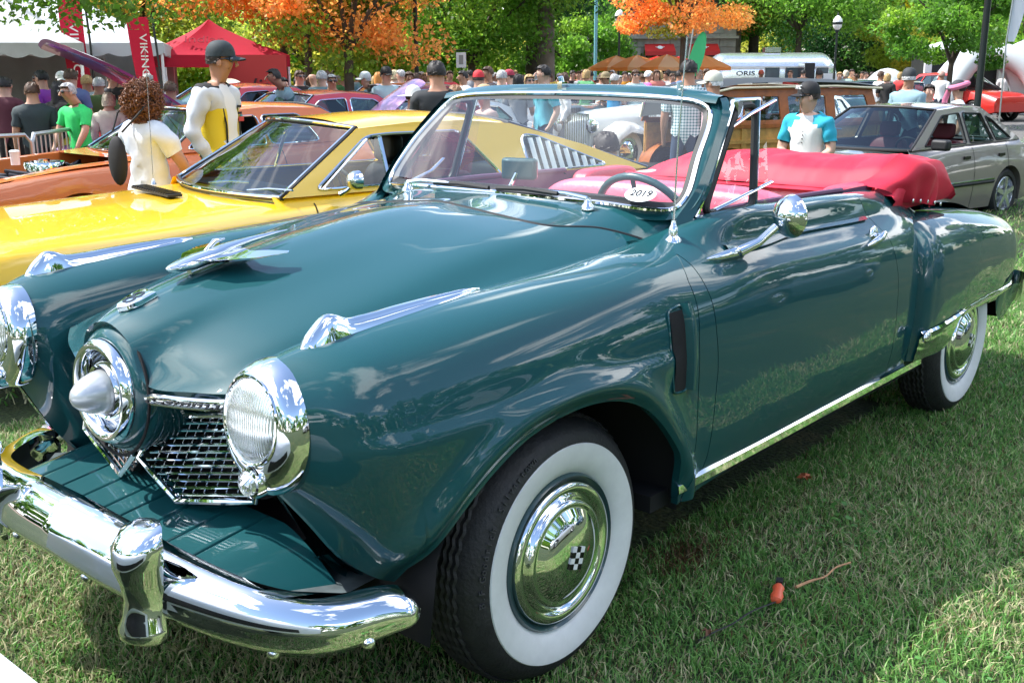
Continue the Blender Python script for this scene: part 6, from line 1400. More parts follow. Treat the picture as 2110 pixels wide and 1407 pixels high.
for c_, dz in (((.7, .5, .05), 0), ((.5, .1, .05), .02)): mb = MB(); w0 = j['wrl'][0].lerp(j['fal'][0], .12+dz*4); dd = (j['fal'][0]-j['wrl'][0]).normalized(); R = dd.to_track_quat('Z', 'Y').to_matrix(); mb.tube([w0 + R @ Vector((.031*math.cos(q), .031*math.sin(q), 0)) for q in [2*math.pi*i/18 for i in range(18)]], .005, 5, closed=True); mb.build('wristband', cm('band', c_), r_)
text_obj('cap_lettering', 'NYC', .055, WHITE, r_, hp((0, .098, .085)), frame_R((-math.cos(math.radians(-42)), -math.sin(math.radians(-42)), 0), (0, -.35, 1)), extrude=.004)
# checked shirt material
CHK = bpy.data.materials.new('checked_shirt'); CHK.use_nodes = True; _n = CHK.node_tree.nodes; _l = CHK.node_tree.links; _t = _n.new('ShaderNodeTexCoord'); _sx = _n.new('ShaderNodeSeparateXYZ'); _l.new(_t.outputs['Object'], _sx.inputs[0])
_ac = None
for ax_ in (0, 2):
    f = _n.new('ShaderNodeMath'); f.operation = 'MULTIPLY'; f.inputs[1].default_value = 32; _l.new(_sx.outputs[ax_], f.inputs[0]); g = _n.new('ShaderNodeMath'); g.operation = 'FRACT'; _l.new(f.outputs[0], g.inputs[0]); h = _n.new('ShaderNodeMath'); h.operation = 'GREATER_THAN'; h.inputs[1].default_value = .55; _l.new(g.outputs[0], h.inputs[0])
    if _ac is None: _ac = h
    else: q = _n.new('ShaderNodeMath'); q.operation = 'ADD'; _l.new(_ac.outputs[0], q.inputs[0]); _l.new(h.outputs[0], q.inputs[1]); _ac = q
q = _n.new('ShaderNodeMath'); q.operation = 'MULTIPLY'; q.inputs[1].default_value = .5; _l.new(_ac.outputs[0], q.inputs[0]); r = _n.new('ShaderNodeValToRGB'); r.color_ramp.elements[0].color = (.7, .75, .75, 1); r.color_ramp.elements[1].color = (.03, .16, .18, 1); _l.new(q.outputs[0], r.inputs[0]); _l.new(r.outputs[0], _n['Principled BSDF'].inputs['Base Color'])
# ---------------- the crowd.  (px bearing, distance, facing offset from the camera, label, options)
GR = 'visitors walking among the cars'
BLK, WHT, GRY, BRN, BLO = (.012, .010, .010), (.72, .72, .72), (.40, .40, .40), (.07, .035, .018), (.42, .28, .12)
CR = [
 (8,15.5,150,'man in a maroon long sleeved shirt at the left edge behind the barrier',dict(shirt=(.10,.02,.035),pants=BLK,hair=BLK,sleeve='long',arms='bent')),
 (64,13.6,180,'man in a charcoal tee shirt seen from behind at the crowd barrier',dict(H=1.61,shirt=(.03,.045,.05),pants=BLK,hair=BRN,fat=1.15)),
 (88,17,-120,'man in a purple shirt and sunglasses behind the charcoal tee shirt',dict(shirt=(.28,.04,.42),hair=BLK,glasses=True,fat=1.1)),
 (118,15.2,130,'woman with long black hair, black top and yellow skirt by the barrier',dict(shirt=BLK,pants=(.55,.42,.05),hair=BLK,hairstyle='long',H=1.62,arms='bent')),
 (146,16.4,150,'man carrying a blue backpack behind the green polo shirt',dict(shirt=(.10,.13,.28),hair=BRN,H=1.78,pack=(.03,.09,.20))),
 (158,13.2,-55,'grey haired man in a bright green polo looking down over the barrier',dict(shirt=(.03,.60,.14),pants=(.05,.06,.08),hair=GRY,H=1.60,glasses=True,headtilt=.32,lean=.10,arms='lean')),
 (180,18,-160,'man in a pale blue plaid shirt behind the purple bonnet',dict(shirt=(.35,.45,.50),hair=BLO,fat=1.1)),
 (203,17,170,'man in an olive shirt under the purple bonnet',dict(shirt=(.06,.11,.03),hair=GRY)),
 (220,14.3,165,'blonde woman in a cream cardigan seen from behind near the purple bonnet',dict(shirt=(.62,.58,.48),pants=(.03,.03,.04),hair=(.55,.48,.36),hairstyle='bob',H=1.48,sleeve='long')),
 (232,20,20,'man in sunglasses and dark shirt under the white marquee',dict(shirt=(.04,.04,.05),hair=BRN,glasses=True)),
 (252,20,10,'bald man in black under the white marquee',dict(shirt=BLK,hairstyle='bald')),
 (128,19,0,'man in a white cap and grey shirt below the purple bonnet',dict(shirt=(.3,.3,.3),cap=('cap',WHT))),
 (305,20,160,'grey haired man behind the curly haired woman',dict(shirt=(.05,.05,.06),hair=GRY)),
 (350,15,170,'person in a light blue shirt left of the race jacket',dict(shirt=(.18,.30,.36),hair=BRN,H=1.6)),
 (583,17,40,'woman in black beside the red canopy',dict(shirt=BLK,hair=BLK,hairstyle='long',H=1.64)),
 (602,15.6,-70,'man in a grey blue shirt bending toward the cream bonnet',dict(shirt=(.16,.26,.30),hair=BLK,lean=.25,headtilt=.4,sleeve='long')),
 (618,20,30,'man in black with dark glasses beside the first maple trunk',dict(shirt=BLK,glasses=True,hair=BRN)),
 (648,21,-80,'bald man in a brown shirt by the first maple trunk',dict(shirt=(.12,.08,.06),hairstyle='bald')),
 (664,18.5,170,'grey haired man in a slate shirt facing the maple trees',dict(shirt=(.15,.24,.27),hair=GRY)),
 (685,18,10,'man in sunglasses and light blue shirt behind the maroon sedan',dict(shirt=(.28,.42,.46),hair=GRY,glasses=True)),
 (756,19,-75,'man in a white cap and dark green shirt pointing past the maroon sedan',dict(shirt=(.02,.07,.06),cap=('cap',(.5,.55,.55)),arms='out',hair=GRY,fat=1.1)),
 (781,24,150,'woman with orange hair behind the man in the white cap',dict(shirt=(.4,.2,.1),hair=(.55,.22,.05),hairstyle='long')),
 (797,18,30,'man in a black cap and baggy pale blue shirt with hand on hip',dict(shirt=(.36,.48,.52),cap=('cap',BLK),arms='pocket',fat=1.2,sleeve='long')),
 (815,25,160,'blonde person behind the pale blue shirt',dict(shirt=WHT,hair=(.6,.5,.3),hairstyle='bob')),
 (829,22,-100,'grey haired man in a white shirt beside the lamp post',dict(shirt=WHT,hair=GRY)),
 (845,21,10,'man in a bright red tee shirt beside the lamp post',dict(shirt=(.65,.04,.04),hair=BRN)),
 (858,25,170,'person in a white coat just left of the lamp post',dict(shirt=WHT,hair=BRN,sleeve='long')),
 (852,11.2,150,'woman in a wide white sun hat behind the lavender bonnet',dict(shirt=(.4,.05,.08),hat=1,cap=('sunhat',(.68,.68,.64)),H=1.5)),
 (940,10.8,190,'woman with a brown bob beside the man in black',dict(shirt=(.3,.25,.3),hair=(.22,.11,.05),hairstyle='bob',H=1.52)),
 (928,26,30,'man in a red shirt left of the white placard',dict(shirt=(.6,.05,.06),hair=BRN)),
 (957,20,-60,'bearded man in a white tee shirt beside the placard',dict(shirt=WHT,hair=BLK)),
 (988,17,170,'man in a red cap and black tee shirt',dict(shirt=BLK,cap=('cap',(.62,.03,.04)))),
 (1009,19,-60,'dark haired man in a black shirt right of the red cap',dict(shirt=(.03,.02,.03),hair=BRN,H=1.8)),
 (1002,11.5,-70,'man in a tan cap bent low behind the windscreen header',dict(shirt=(.5,.35,.3),cap=('cap',(.42,.30,.17)),H=1.50,hair=GRY)),
 (1036,18,175,'grey haired man in a white floral shirt',dict(shirt=(.50,.56,.55),hair=GRY,fat=1.2)),
 (1053,21,-80,'man in a maroon cap behind the floral shirt',dict(shirt=(.5,.5,.5),cap=('cap',(.35,.03,.06)))),
 (1070,17,165,'woman with long black hair in a black and white dress',dict(shirt=(.3,.3,.3),hair=BLK,hairstyle='long',H=1.66)),
 (1092,18,25,'blonde woman in sunglasses and a white shirt',dict(shirt=WHT,hair=(.42,.28,.12),hairstyle='bob',glasses=True,H=1.66,sleeve='long',arms='bent')),
 (1110,20,10,'man in a grey cap behind the blonde woman',dict(shirt=(.1,.12,.15),cap=('cap',(.1,.12,.14)))),
 (1124,14.5,-62,'dark haired man in a turquoise tee shirt and jeans behind the windscreen',dict(shirt=(.10,.40,.48),pants=DENIM,hair=BLK,H=1.76,head_turn=-20)),
 (1165,18,-85,'man in a white long sleeved shirt behind the windscreen header',dict(shirt=WHT,hair=BRN,sleeve='long',glasses=True)),
 (1182,30,40,'person in black by the big tree trunk',dict(shirt=BLK,hair=BLK)),
 (1205,28,0,'man in a pale grey tee shirt beside the picnic tables',dict(shirt=(.5,.55,.55),hair=BRN)),
 (1216,27,90,'person in white sitting at the picnic tables',dict(shirt=WHT,hair=BRN,H=1.5)),
 (1243,26,170,'man in a white shirt with his back to the road',dict(shirt=(.6,.66,.66),hair=BRN)),
 (1233,30,0,'person in a purple top below the orange parasols',dict(shirt=(.22,.05,.45),H=1.5)),
 (1252,22,-70,'woman in a straw sun hat and black dress',dict(shirt=BLK,pants=BLK,cap=('sunhat',(.25,.20,.11)),arms='bent')),
 (1268,21.5,150,'grey haired man in a bright blue tee shirt',dict(shirt=(.02,.28,.55),hair=GRY)),
 (1290,30,20,'waiter in an orange bib under the parasols',dict(shirt=(.7,.3,.03),hair=BLK)),
 (1312,22,15,'man with folded arms in a pale blue polo',dict(shirt=(.42,.60,.62),pants=KHAKI,arms='cross',glasses=True,hair=BRN)),
 (1338,25,100,'man in a hot pink shirt under the parasols',dict(shirt=(.72,.12,.38),hair=WHT)),
 (1355,27,20,'woman in a coral dress below the parasols',dict(shirt=(.6,.2,.16),pants=(.6,.2,.16),hair=BRN,hairstyle='long')),
 (1388,30,30,'person in a white vest far behind the checked shirt',dict(shirt=WHT,hair=BRN)),
 (1421,11.6,172,'man in a teal checked shirt behind the windscreen corner',dict(shirtmat=CHK,pants=DENIM,hair=BLK,H=1.73,fat=1.1)),
 (1476,11.2,-100,'older man in a cream cap and pale pink shirt behind the windscreen corner',dict(shirt=(.68,.50,.55),cap=('cap',(.55,.55,.47)),hair=WHT,H=1.58,fat=1.2,sleeve='long')),
 (1458,24,30,'man in a black shirt left of the silver trailer',dict(shirt=BLK,hair=BRN)),
 (1474,26,10,'red haired person in grey left of the silver trailer',dict(shirt=(.3,.3,.33),hair=(.3,.12,.05))),
 (1478,19,170,'dark haired person in brown behind the cream cap',dict(shirt=(.06,.04,.03),hair=BRN,hairstyle='curlyish',H=1.6)),
 (1571,38,20,'man in a red cap in front of the silver trailer',dict(shirt=(.1,.1,.1),cap=('cap',(.4,.08,.04)))),
 (1632,38,-20,'man in a red top at the trailer steps',dict(shirt=(.5,.06,.05),hair=BRN)),
 (1658,40,170,'person standing in the trailer doorway in brown',dict(shirt=(.2,.1,.05),hair=BLK)),
 (1691,30,160,'dark haired man in black right of the trailer door',dict(shirt=BLK,hair=BLK)),
 (1733,36,20,'woman in a pink top beyond the wooden wagon',dict(shirt=(.6,.28,.34),hair=BLO)),
 (1746,36,160,'blonde in a pale green jacket beyond the wooden wagon',dict(shirt=(.35,.5,.45),hair=(.7,.6,.45),hairstyle='bob')),
 (1758,40,20,'person in orange beyond the wooden wagon',dict(shirt=(.5,.3,.12))),
 (1780,42,0,'person in dark grey under the dark green trees',dict(shirt=(.08,.09,.1))),
 (1788,41,30,'man in a tan shirt under the dark green trees',dict(shirt=(.4,.3,.2))),
 (1800,42,160,'person in a rust jacket under the dark green trees',dict(shirt=(.35,.14,.08))),
 (1818,30,120,'man in a loose white shirt beside the teal sedan',dict(shirt=(.75,.78,.8),hair=BRN,fat=1.5,sleeve='long')),
 (1878,15,150,'grey haired man in a black cap and denim shirt near the white saloon',dict(shirt=(.24,.38,.44),cap=('cap',(.03,.035,.04)),hair=(.5,.5,.5),H=1.68,sleeve='long',fat=1.1,head_turn=40)),
 (1876,42,20,'man in a tan hat by the kiosk',dict(shirt=(.6,.6,.58),cap=('sunhat',(.4,.28,.18)))),
 (1920,15.8,20,'dark haired man in a black tee shirt beside the denim shirt',dict(shirt=(.03,.035,.04),hair=BLK,H=1.50)),
 (1944,33,170,'man in a white shirt standing by the kiosk and red crossover',dict(shirt=WHT,hair=(.4,.25,.2))),
 (1983,15.4,-80,'man in a black cap with a pink scarf and white shirt',dict(shirt=(.62,.66,.68),cap=('cap',(.03,.035,.04)),H=1.53,scarf=(.62,.18,.30),glasses=True)),
 (2075,44,0,'person in white at the far right tents',dict(shirt=WHT)),
]
for px, d, off, lab, kw in CR:
    x, y = bearing(px, d); kw = dict(kw); pack = kw.pop('pack', None); scarf = kw.pop('scarf', None); kw.pop('hat', None)
    if kw.get('hairstyle') == 'curlyish': kw['hairstyle'] = 'bob'
    kw.setdefault('skin', int(RNG.integers(0, 5))); kw.setdefault('H', 1.66+.12*RNG.random()); kw.setdefault('arms', ['down', 'bent', 'pocket', 'down'][int(RNG.integers(0, 4))]); kw.setdefault('pants', [DENIM, KHAKI, CHAR, (.10, .12, .15)][int(RNG.integers(0, 4))])
    r_, hp, j = person(lab, x, y, facing_cam(x, y)+off, group=GR, **kw)
    if pack: mb = MB(); mb.ell((0, -.20, 1.22), (.16, .10, .24), 14, 9); mb.build('backpack', cm('pack', pack), r_)
    if scarf: mb = MB(); mb.tube([(.12*math.cos(q), .10*math.sin(q), 1.48-.03*math.sin(q)) for q in np.linspace(0, 6.283, 16)], .035, 8); mb.tube([(.05, .10, 1.46), (.07, .15, 1.30), (.07, .16, 1.15)], .035, 8, flat=.5); mb.build('scarf', cm('scarf_cloth', scarf), r_)
colnames = [('red', (.6, .05, .05)), ('white', (.7, .7, .7)), ('navy', (.03, .05, .12)), ('black', (.02, .02, .02)), ('sky blue', (.25, .45, .6)), ('grey', (.3, .3, .32)), ('yellow', (.7, .55, .08)), ('green', (.08, .3, .12)), ('pink', (.7, .3, .4)), ('tan', (.45, .34, .22))]
hairs = [('black haired', BLK, 'short'), ('blond', BLO, 'bob'), ('brown haired', BRN, 'short'), ('grey haired', GRY, 'short')]
marks = [(610, 'behind the cream bonnet'), (700, 'left of the second maple trunk'), (735, 'right of the second maple trunk'), (880, 'beside the dark lamp post'), (910, 'left of the white placard'), (975, 'behind the red cap'), (1025, 'under the central trees'), (1080, 'left of the big double trunk'), (1140, 'right of the big double trunk'), (1180, 'near the green hedge'), (1222, 'by the stone building door'), (1262, 'under the first parasol'), (1282, 'under the second parasol'), (1325, 'beside the red parasol'), (1345, 'under the third parasol'), (1372, 'beside the slim orange tree'), (1400, 'near the green flag'), (1440, 'right of the green flag'), (1765, 'beyond the teal sedan'), (1830, 'beside the small white car'), (1860, 'left of the kiosk')] + [(px_, mk_) for px_, mk_ in [(592, 'beside the booth wall'), (632, 'between the two thin maples'), (675, 'under the thin maple'), (708, 'touching the second maple trunk'), (770, 'under the orange leaves'), (790, 'behind the pale blue shirt'), (838, 'behind the bright red tee shirt'), (869, 'just right of the dark lamp post'), (895, 'behind the man in black'), (920, 'below the placard left side'), (965, 'below the placard right side'), (998, 'behind the tan cap'), (1018, 'beneath the bright linden'), (1046, 'behind the maroon cap'), (1060, 'behind the long black hair'), (1100, 'in front of the big double trunk'), (1133, 'against the pale trunk'), (1152, 'by the green shrubbery'), (1172, 'right of the white long sleeves'), (1192, 'by the picnic tables'), (1213, 'left of the blue pole'), (1240, 'right of the blue pole'), (1258, 'by the lamp with the acorn globe'), (1300, 'under the first red awning'), (1318, 'between the first two awnings'), (1365, 'under the second red awning'), (1382, 'left of the slim orange tree'), (1412, 'right of the slim orange tree'), (1450, 'under the rightmost parasol'), (1470, 'at the trailer front end')]]
for i, (px, mk) in enumerate(marks):
    cn, cc = colnames[(i*7) % 10]; hn, hcol, hs = hairs[(i*3+i//4) % 4]; d = 25+(i*5.3) % 12
    x, y = bearing(px+RNG.uniform(-5, 5), d)
    person(f'{hn} person in a {cn} top {mk}', x, y, facing_cam(x, y)+RNG.uniform(0, 360), shirt=cc, hair=hcol, hairstyle=hs, skin=i % 5, pants=[DENIM, KHAKI, CHAR][i % 3], arms=['down', 'bent', 'pocket'][i % 3], group=GR, H=1.62+.03*(i % 6), sleeve='long' if i % 3 == 0 else 'short')
# ================================================================ buildings, tents, poles
CANV = cloth('white_canvas', (.56, .60, .62), .15); CANVG = M_('grey_canvas', (.36, .38, .38), rough=.7, noise=(2, .12))
REDC = cloth('red_canvas', (.60, .015, .05)); STEEL = M_('galvanised', (.42, .45, .46), rough=.4, metal=.8); LAMPB = M_('lamp_black', (.012, .018, .018), rough=.4)
BANR = cloth('banner_red', (.50, .01, .04))
def axis_of(rz): return Vector((math.cos(rz), math.sin(rz), 0)), Vector((-math.sin(rz), math.cos(rz), 0))
def tent(label, px, d, rz, w_, dp, eave, peak, mat, name='canopy_tent', back=None, scallop=False, legs=True, group=None, valance=.28, flat=.0):
    x, y = bearing(px, d); t = empty(name, (x, y, G(x, y)), rz, label, 'tent', group); mb = MB(); N = 9; a, b = w_/2, dp/2
    Gd = []
    for u in np.linspace(0, 1, 10):     # rings from apex to eave, sagging
        row = []
        for k in range(4*N):
            sd, f = divmod(k, N); f = f/N; cx, cy = [(-1, -1), (1, -1), (1, 1), (-1, 1)][sd]; nx, ny = [(1, -1), (1, 1), (-1, 1), (-1, -1)][sd]
            ex, ey = lerp(cx, nx, f)*a, lerp(cy, ny, f)*b; dg = abs(f-.5)*2
            row.append((ex*u, ey*u, peak-(peak-eave)*(u**.8)-.10*math.sin(math.pi*u)*(1-dg**2)))
        Gd.append(row)
    mb.grid(Gd, close_v=True); mb.build('roof', mat, t, angle=30)
    mb = MB(); edge = np.array(Gd[-1]); n = len(edge); dens = []
    for k in range(n):
        p, q = edge[k], edge[(k+1) % n]
        for m in range(6):
            u = m/6; pt = p*(1-u)+q*u; dz = valance*(1 if not scallop else .75+.25*abs(math.sin(math.pi*(k+u)*1.0))); dens.append((pt, pt-[0, 0, dz]))
    mb.grid(dens, close_u=True); mb.build('valance', mat, t)
    if legs:
        for sx in (-1, 1):
            for sy in (-1, 1): mb = MB(); mb.tube([(sx*a*.98, sy*b*.98, 0), (sx*a*.98, sy*b*.98, eave)], .03, 8); mb.build('tent_pole', WHITE, t)
    if back is not None:
        for nm, pts in (('side_wall', [(-a, b*.98), (a, b*.98)]), ('side_wall', [(-a*.98, -b), (-a*.98, b)])):
            mb = MB(); P = np.linspace(0, 1, 40); mb.grid([[(lerp(pts[0][0], pts[1][0], u)+.03*math.sin(u*40), lerp(pts[0][1], pts[1][1], u)+.03*math.sin(u*37), z) for z in (0, eave)] for u in P]); mb.build(nm, back, t)
    return t
yaw_deg = YAW
# white marquee on the left: gable end towards us
tw = tent('white marquee with scalloped edge behind the left banner', 120, 27, -YAW*.7, 5.0, 5.0, 2.35, 3.9, CANV, back=CANVG, scallop=True)
tw2 = tent('grey white frame tent at the left edge', -20, 25, -YAW*.7, 4.2, 4.2, 2.3, 3.6, CANVG, back=CANVG, scallop=True)
trd = tent('crimson pop up canopy with a peaked roof', 440, 29, -YAW*.55+.15, 3.1, 3.1, 2.15, 3.05, REDC)
m_ = MB(); 
def flat_text(parent, body, size, loc, rz, mat, ext=.006, tilt=0, shear=0, sc=(1, 1), rot=0, name='lettering'):
    R = Matrix.Rotation(rz, 3, 'Z') @ Matrix.Rotation(math.radians(90)-tilt, 3, 'X') @ Matrix.Rotation(rot, 3, 'Z'); return text_obj(name, body, size, mat, parent, loc, R, extrude=ext, shear=shear, font_scale=sc)
# red booth wall with script lettering
x, y = bearing(520, 27.5); bw = empty('booth_wall', (x, y, G(x, y)), -YAW, 'red booth wall with black script lettering beside the crimson canopy', 'booth')
mb = MB(); mb.box((0, 0, 1.15), (1.75, .05, 2.0)); mb.build('panel', M_('booth_red', (.50, .035, .03), rough=.6), bw, smooth=False); flat_text(bw, 'Indian', .62, (0, -.035, 1.38), 0, M_('script_black', (.05, .01, .015), rough=.6), shear=.35, sc=(1.0, .9))
flat_text(trd, 'Indian', .42, (-.45, -1.02, 2.52), 0, M_('script_dark_red', (.22, .0, .015), rough=.6), tilt=math.radians(58), shear=.3); flat_text(trd, 'MOTORCYCLE', .12, (.8, -1.56, 2.06), 0, BLACK)
def banner(label, px, d, h, w_, txt, size, lean=0.):
    x, y = bearing(px, d); b = empty('feather_banner', (x, y, G(x, y)), -YAW+lean, label, 'banner'); mb = MB(); Gd = [[(u*w_+.03*math.sin(z*2)+(.10*(z/h)**2)*(-1), .03*math.sin(z*1.7+u*2), z) for u in np.linspace(-.5, .5, 8)] for z in np.linspace(.6, h, 24)]; mb.grid(Gd); mb.build('banner_cloth', BANR, b); mb = MB(); mb.tube([(.5*w_+.02, 0, 0), (.5*w_+.02, 0, h*.6), (.5*w_-.05, 0, h+.05)], .022, 6); mb.build('banner_pole', LAMPB, b)
    flat_text(b, txt, size, (-.03, -.06, h*.56), 0, WHITE, rot=-math.pi/2, sc=(1.25, 1)); return b
banner('red feather banner reading VIKING CRUISES left of the crimson canopy', 308, 22, 2.75, .42, 'VIKING CRUISES', .20, 0)
banner('red feather banner with white lettering in front of the marquee', 168, 23, 3.9, .46, 'VIKING', .24, .0)
# crowd barriers
def barrier(label, p0, p1):
    a, b = Vector((*p0, G(*p0))), Vector((*p1, G(*p1))); L = (b-a).length; rz = math.atan2(b.y-a.y, b.x-a.x); r = empty('crowd_barrier', a, rz, label, 'barrier', 'crowd barriers')
    mb = MB(); mb.tube([(0, 0, .05), (0, 0, 1.0), (.06, 0, 1.08), (L-.06, 0, 1.08), (L, 0, 1.0), (L, 0, .05)], .022, 8); mb.tube([(0, 0, .22), (L, 0, .22)], .018, 6); mb.build('frame', STEEL, r)
    n = int(L/.105)
    for k in range(1, n):
        if k == 1: m1 = MB(); m1.tube([(0, 0, .22), (0, 0, 1.07)], .009, 5); first = m1.build('bar', STEEL, r); first.location = (k*L/n, 0, 0)
        else: o = first.copy(); COL.objects.link(o); o.location = (k*L/n, 0, 0)
    for q in (.3, L-.3): mb = MB(); mb.tube([(q, -.28, .02), (q, 0, .10), (q, .28, .02)], .018, 6); mb.build('foot', STEEL, r)
B0 = [bearing(-60, 12.0), bearing(50, 12.2), bearing(52, 12.25), bearing(150, 13.4), bearing(153, 13.45), bearing(190, 15.2)]
barrier('steel crowd barrier at the left edge', B0[0], B0[1]); barrier('steel crowd barrier left of the green polo shirt', B0[2], B0[3]); barrier('steel crowd barrier behind the green polo shirt', B0[4], B0[5])
# lamp posts
def lamp(label, px, d, h, globe=True, r=.05, twin=False):
    x, y = bearing(px, d); l_ = empty('street_lamp', (x, y, G(x, y)), 0, label, 'street lamp'); mb = MB(); mb.lathe([(.14, 0), (.13, .3), (.09, .5), (r, .7), (r*.8, h-.1), (.09, h-.05), (.09, h)], (0, 0, 0), 'z', 16); mb.build('post', LAMPB, l_)
    if globe:
        mb = MB(); mb.lathe([(.08, 0), (.16, .10), (.20, .25), (.17, .40), (.10, .50), (.03, .56), (0, .58)], (0, 0, h), 'z', 20); mb.build('globe', M_('opal_glass', (.85, .86, .84), rough=.25) if 'opal_glass' not in bpy.data.materials else bpy.data.materials['opal_glass'], l_); mb = MB(); mb.lathe([(.19, .2), (.205, .25), (.19, .3)], (0, 0, h), 'z', 20); mb.lathe([(.06, .5), (.03, .62), (0, .7)], (0, 0, h), 'z', 12); mb.build('lantern_band', LAMPB, l_)
    return l_
lamp('black lamp post with a white acorn globe in front of the stone building', 1277, 44, 3.55)
lamp('tall dark lamp post rising out of the crowd left of centre', 861, 33, 7.5, r=.07); lamp('tall black lamp post at the right above the red crossover', 2024, 26, 8.5, r=.075)
lamp('lamp post with white globes under the dark green trees', 1722, 46, 3.3); lamp('thin lamp post with a white globe at the left trees', 357, 48, 4.3)
# pale blue pole by the building
x, y = bearing(1229, 46); t = empty('blue_pole', (x, y, G(x, y)), 0, 'pale blue pole at the corner of the stone building', 'pole'); mb = MB(); mb.tube([(0, 0, 0), (0, 0, 5)], .07, 8); mb.build('shaft', M_('pale_blue', (.2, .48, .58), rough=.5), t)
# placard
x, y = bearing(953, 31); t = empty('placard', (x, y, G(x, y)), -YAW, 'white placard held up above the crowd', 'sign'); mb = MB(); mb.box((0, 0, 2.05), (.28, .02, .42)); mb.build('board', WHITE, t, smooth=False); mb = MB(); mb.tube([(0, 0, 0), (0, 0, 1.85)], .015, 6); mb.tube([(-.2, .02, 2.32), (.22, .02, 2.32)], .02, 6); mb.build('stick', LAMPB, t); mb = MB(); mb.box((0, -.014, 2.06), (.12, .006, .25)); mb.build('placard_print', M_('print_grey', (.3, .3, .3)), t)
# stone building
STONE = M_('weathered_stone', (.30, .265, .24), rough=.85, noise=(1.2, .22), bump=(14, .5)); STONED = M_('stone_blocks', (.33, .30, .27), rough=.85, noise=(2.4, .25), bump=(18, .4))
x, y = bearing(1322, 55); bd = empty('stone_kiosk_building', (x, y, G(x, y)+.30), -YAW+.02, 'single storey grey stone building with red awnings behind the parasols', 'building')
Wd, Hh_ = 7.4, 4.15
mb = MB(); holed(mb, [(-Wd*.36, 0), (Wd*.64, 0), (Wd*.64, Hh_), (-Wd*.36, Hh_)], [[(-2.05, .0+.02), (-2.05, 2.35), (-1.35, 2.35), (-1.35, .02)], [(.25, .9), (.25, 2.2), (1.55, 2.2), (1.55, .9)], [(2.45, .9), (2.45, 2.2), (3.75, 2.2), (3.75, .9)], [(.35, 2.95), (.35, 3.3), (1.2, 3.3), (1.2, 2.95)]], lambda a, b: (a, 0, b), .5, (0, 1, 0)); mb.build('wall', STONE, bd, smooth=False)
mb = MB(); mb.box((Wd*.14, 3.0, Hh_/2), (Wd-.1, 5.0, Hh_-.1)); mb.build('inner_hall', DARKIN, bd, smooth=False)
for k in range(6):     # stone courses proud of the wall
    for i in range(9):
        w0 = Wd/9; cx = -Wd*.36+w0*(i+.5)+(.2 if k % 2 else 0); 
        if cx+w0/2 > Wd*.64+.02 or (k < 4 and any(abs(cx-c) < h for c, h in ((-1.7, .8), (.9, 1.1), (3.1, 1.1)))) : continue
        mb = MB(); mb.box((cx, -.02, .35+k*.64), (w0-.03, .05, .60)); mb.build('stone', STONED, bd, smooth=False)
mb = MB(); mb.box((Wd*.14, -.10, 3.05), (Wd+.2, .25, .12)); mb.box((Wd*.14, -.14, Hh_), (Wd+.4, .34, .18)); mb.build('cornice', STONED, bd, smooth=False)
mb = MB(); mb.box((-1.70, .1, 1.15), (.66, .06, 2.3)); mb.build('door', M_('dark_teal_door', (.02, .05, .055), rough=.5), bd, smooth=False)
for cx in (.9, 3.1):
    mb = MB(); mb.box((cx, .06, 1.55), (1.3, .05, 1.3)); wn = mb.build('window', BLACKG, bd, smooth=False); mb = MB(); mb.box((cx, .03, 1.95), (1.1, .02, .35)); mb.build('menu_board', M_('menu_orange', (.5, .2, .06), rough=.5), wn, smooth=False)
    mb = MB(); mb.grid([[(cx+sx*.72, -.03, 2.75) for sx in (-1, 1)], [(cx+sx*.76, -.55, 2.38) for sx in (-1, 1)], [(cx+sx*.76, -.56, 2.18) for sx in (-1, 1)]]); aw = mb.build('awning', M_('awning_red', (.55, .02, .02), rough=.6) if 'awning_red' not in bpy.data.materials else bpy.data.materials['awning_red'], bd, smooth=False)
    mb = MB(); mb.ell((cx, -.36, 2.57), (.14, .02, .10), 14, 8, R=Matrix.Rotation(math.radians(-35), 3, 'X')); mb.tube([(cx-.22, -.33, 2.6), (cx, -.38, 2.52), (cx+.22, -.33, 2.6)], .02, 6); mb.build('awning_emblem', WHITE, aw)
for i, ch in enumerate('EARL OF'): 
    if ch != ' ': flat_text(bd, ch, .42, (.55+i*.42, -.30, Hh_+.38), 0, STEEL, ext=.04, name='sign_letter')
mb = MB(); mb.box((Wd*.14, .1, Hh_+.5), (Wd*.9, .06, .9)); mb.build('roof_screen', LAMPB, bd, smooth=False)
# parasols
UMO = cloth('orange_parasol', (.95, .38, .10), .6); UMR = cloth('red_parasol', (.80, .05, .03), .6)
def parasol(label, px, d, r, h, c1, c2):
    x, y = bearing(px, d); u_ = empty('parasol', (x, y, G(x, y)), .3, label, 'parasol', 'cafe parasols'); 
    for k in range(8):
        q0, q1 = 2*math.pi*k/8, 2*math.pi*(k+1)/8; mb = MB(); mb.grid([[(rr*r*math.cos(q), rr*r*math.sin(q), h-.42*rr**1.3-.03*math.sin(math.pi*(q-q0)/(q1-q0))) for q in np.linspace(q0, q1, 5)] for rr in (0.01, .35, .7, 1.)]+[[(r*math.cos(q), r*math.sin(q), h-.56) for q in np.linspace(q0, q1, 5)]]); mb.build('parasol_panel', c1 if k % 2 else c2, u_)
    mb = MB(); mb.tube([(0, 0, 0), (0, 0, h)], .025, 8); mb.build('parasol_pole', WHITE, u_); mb = MB(); mb.lathe([(0, .74), (.45, .74), (.45, .71), (.03, .70), (.03, 0), (.25, 0)], (0, 0, 0), 'z', 18); mb.build('table', WHITE, u_)
UMP = cloth('peach_parasol', (.95, .60, .32), .6)
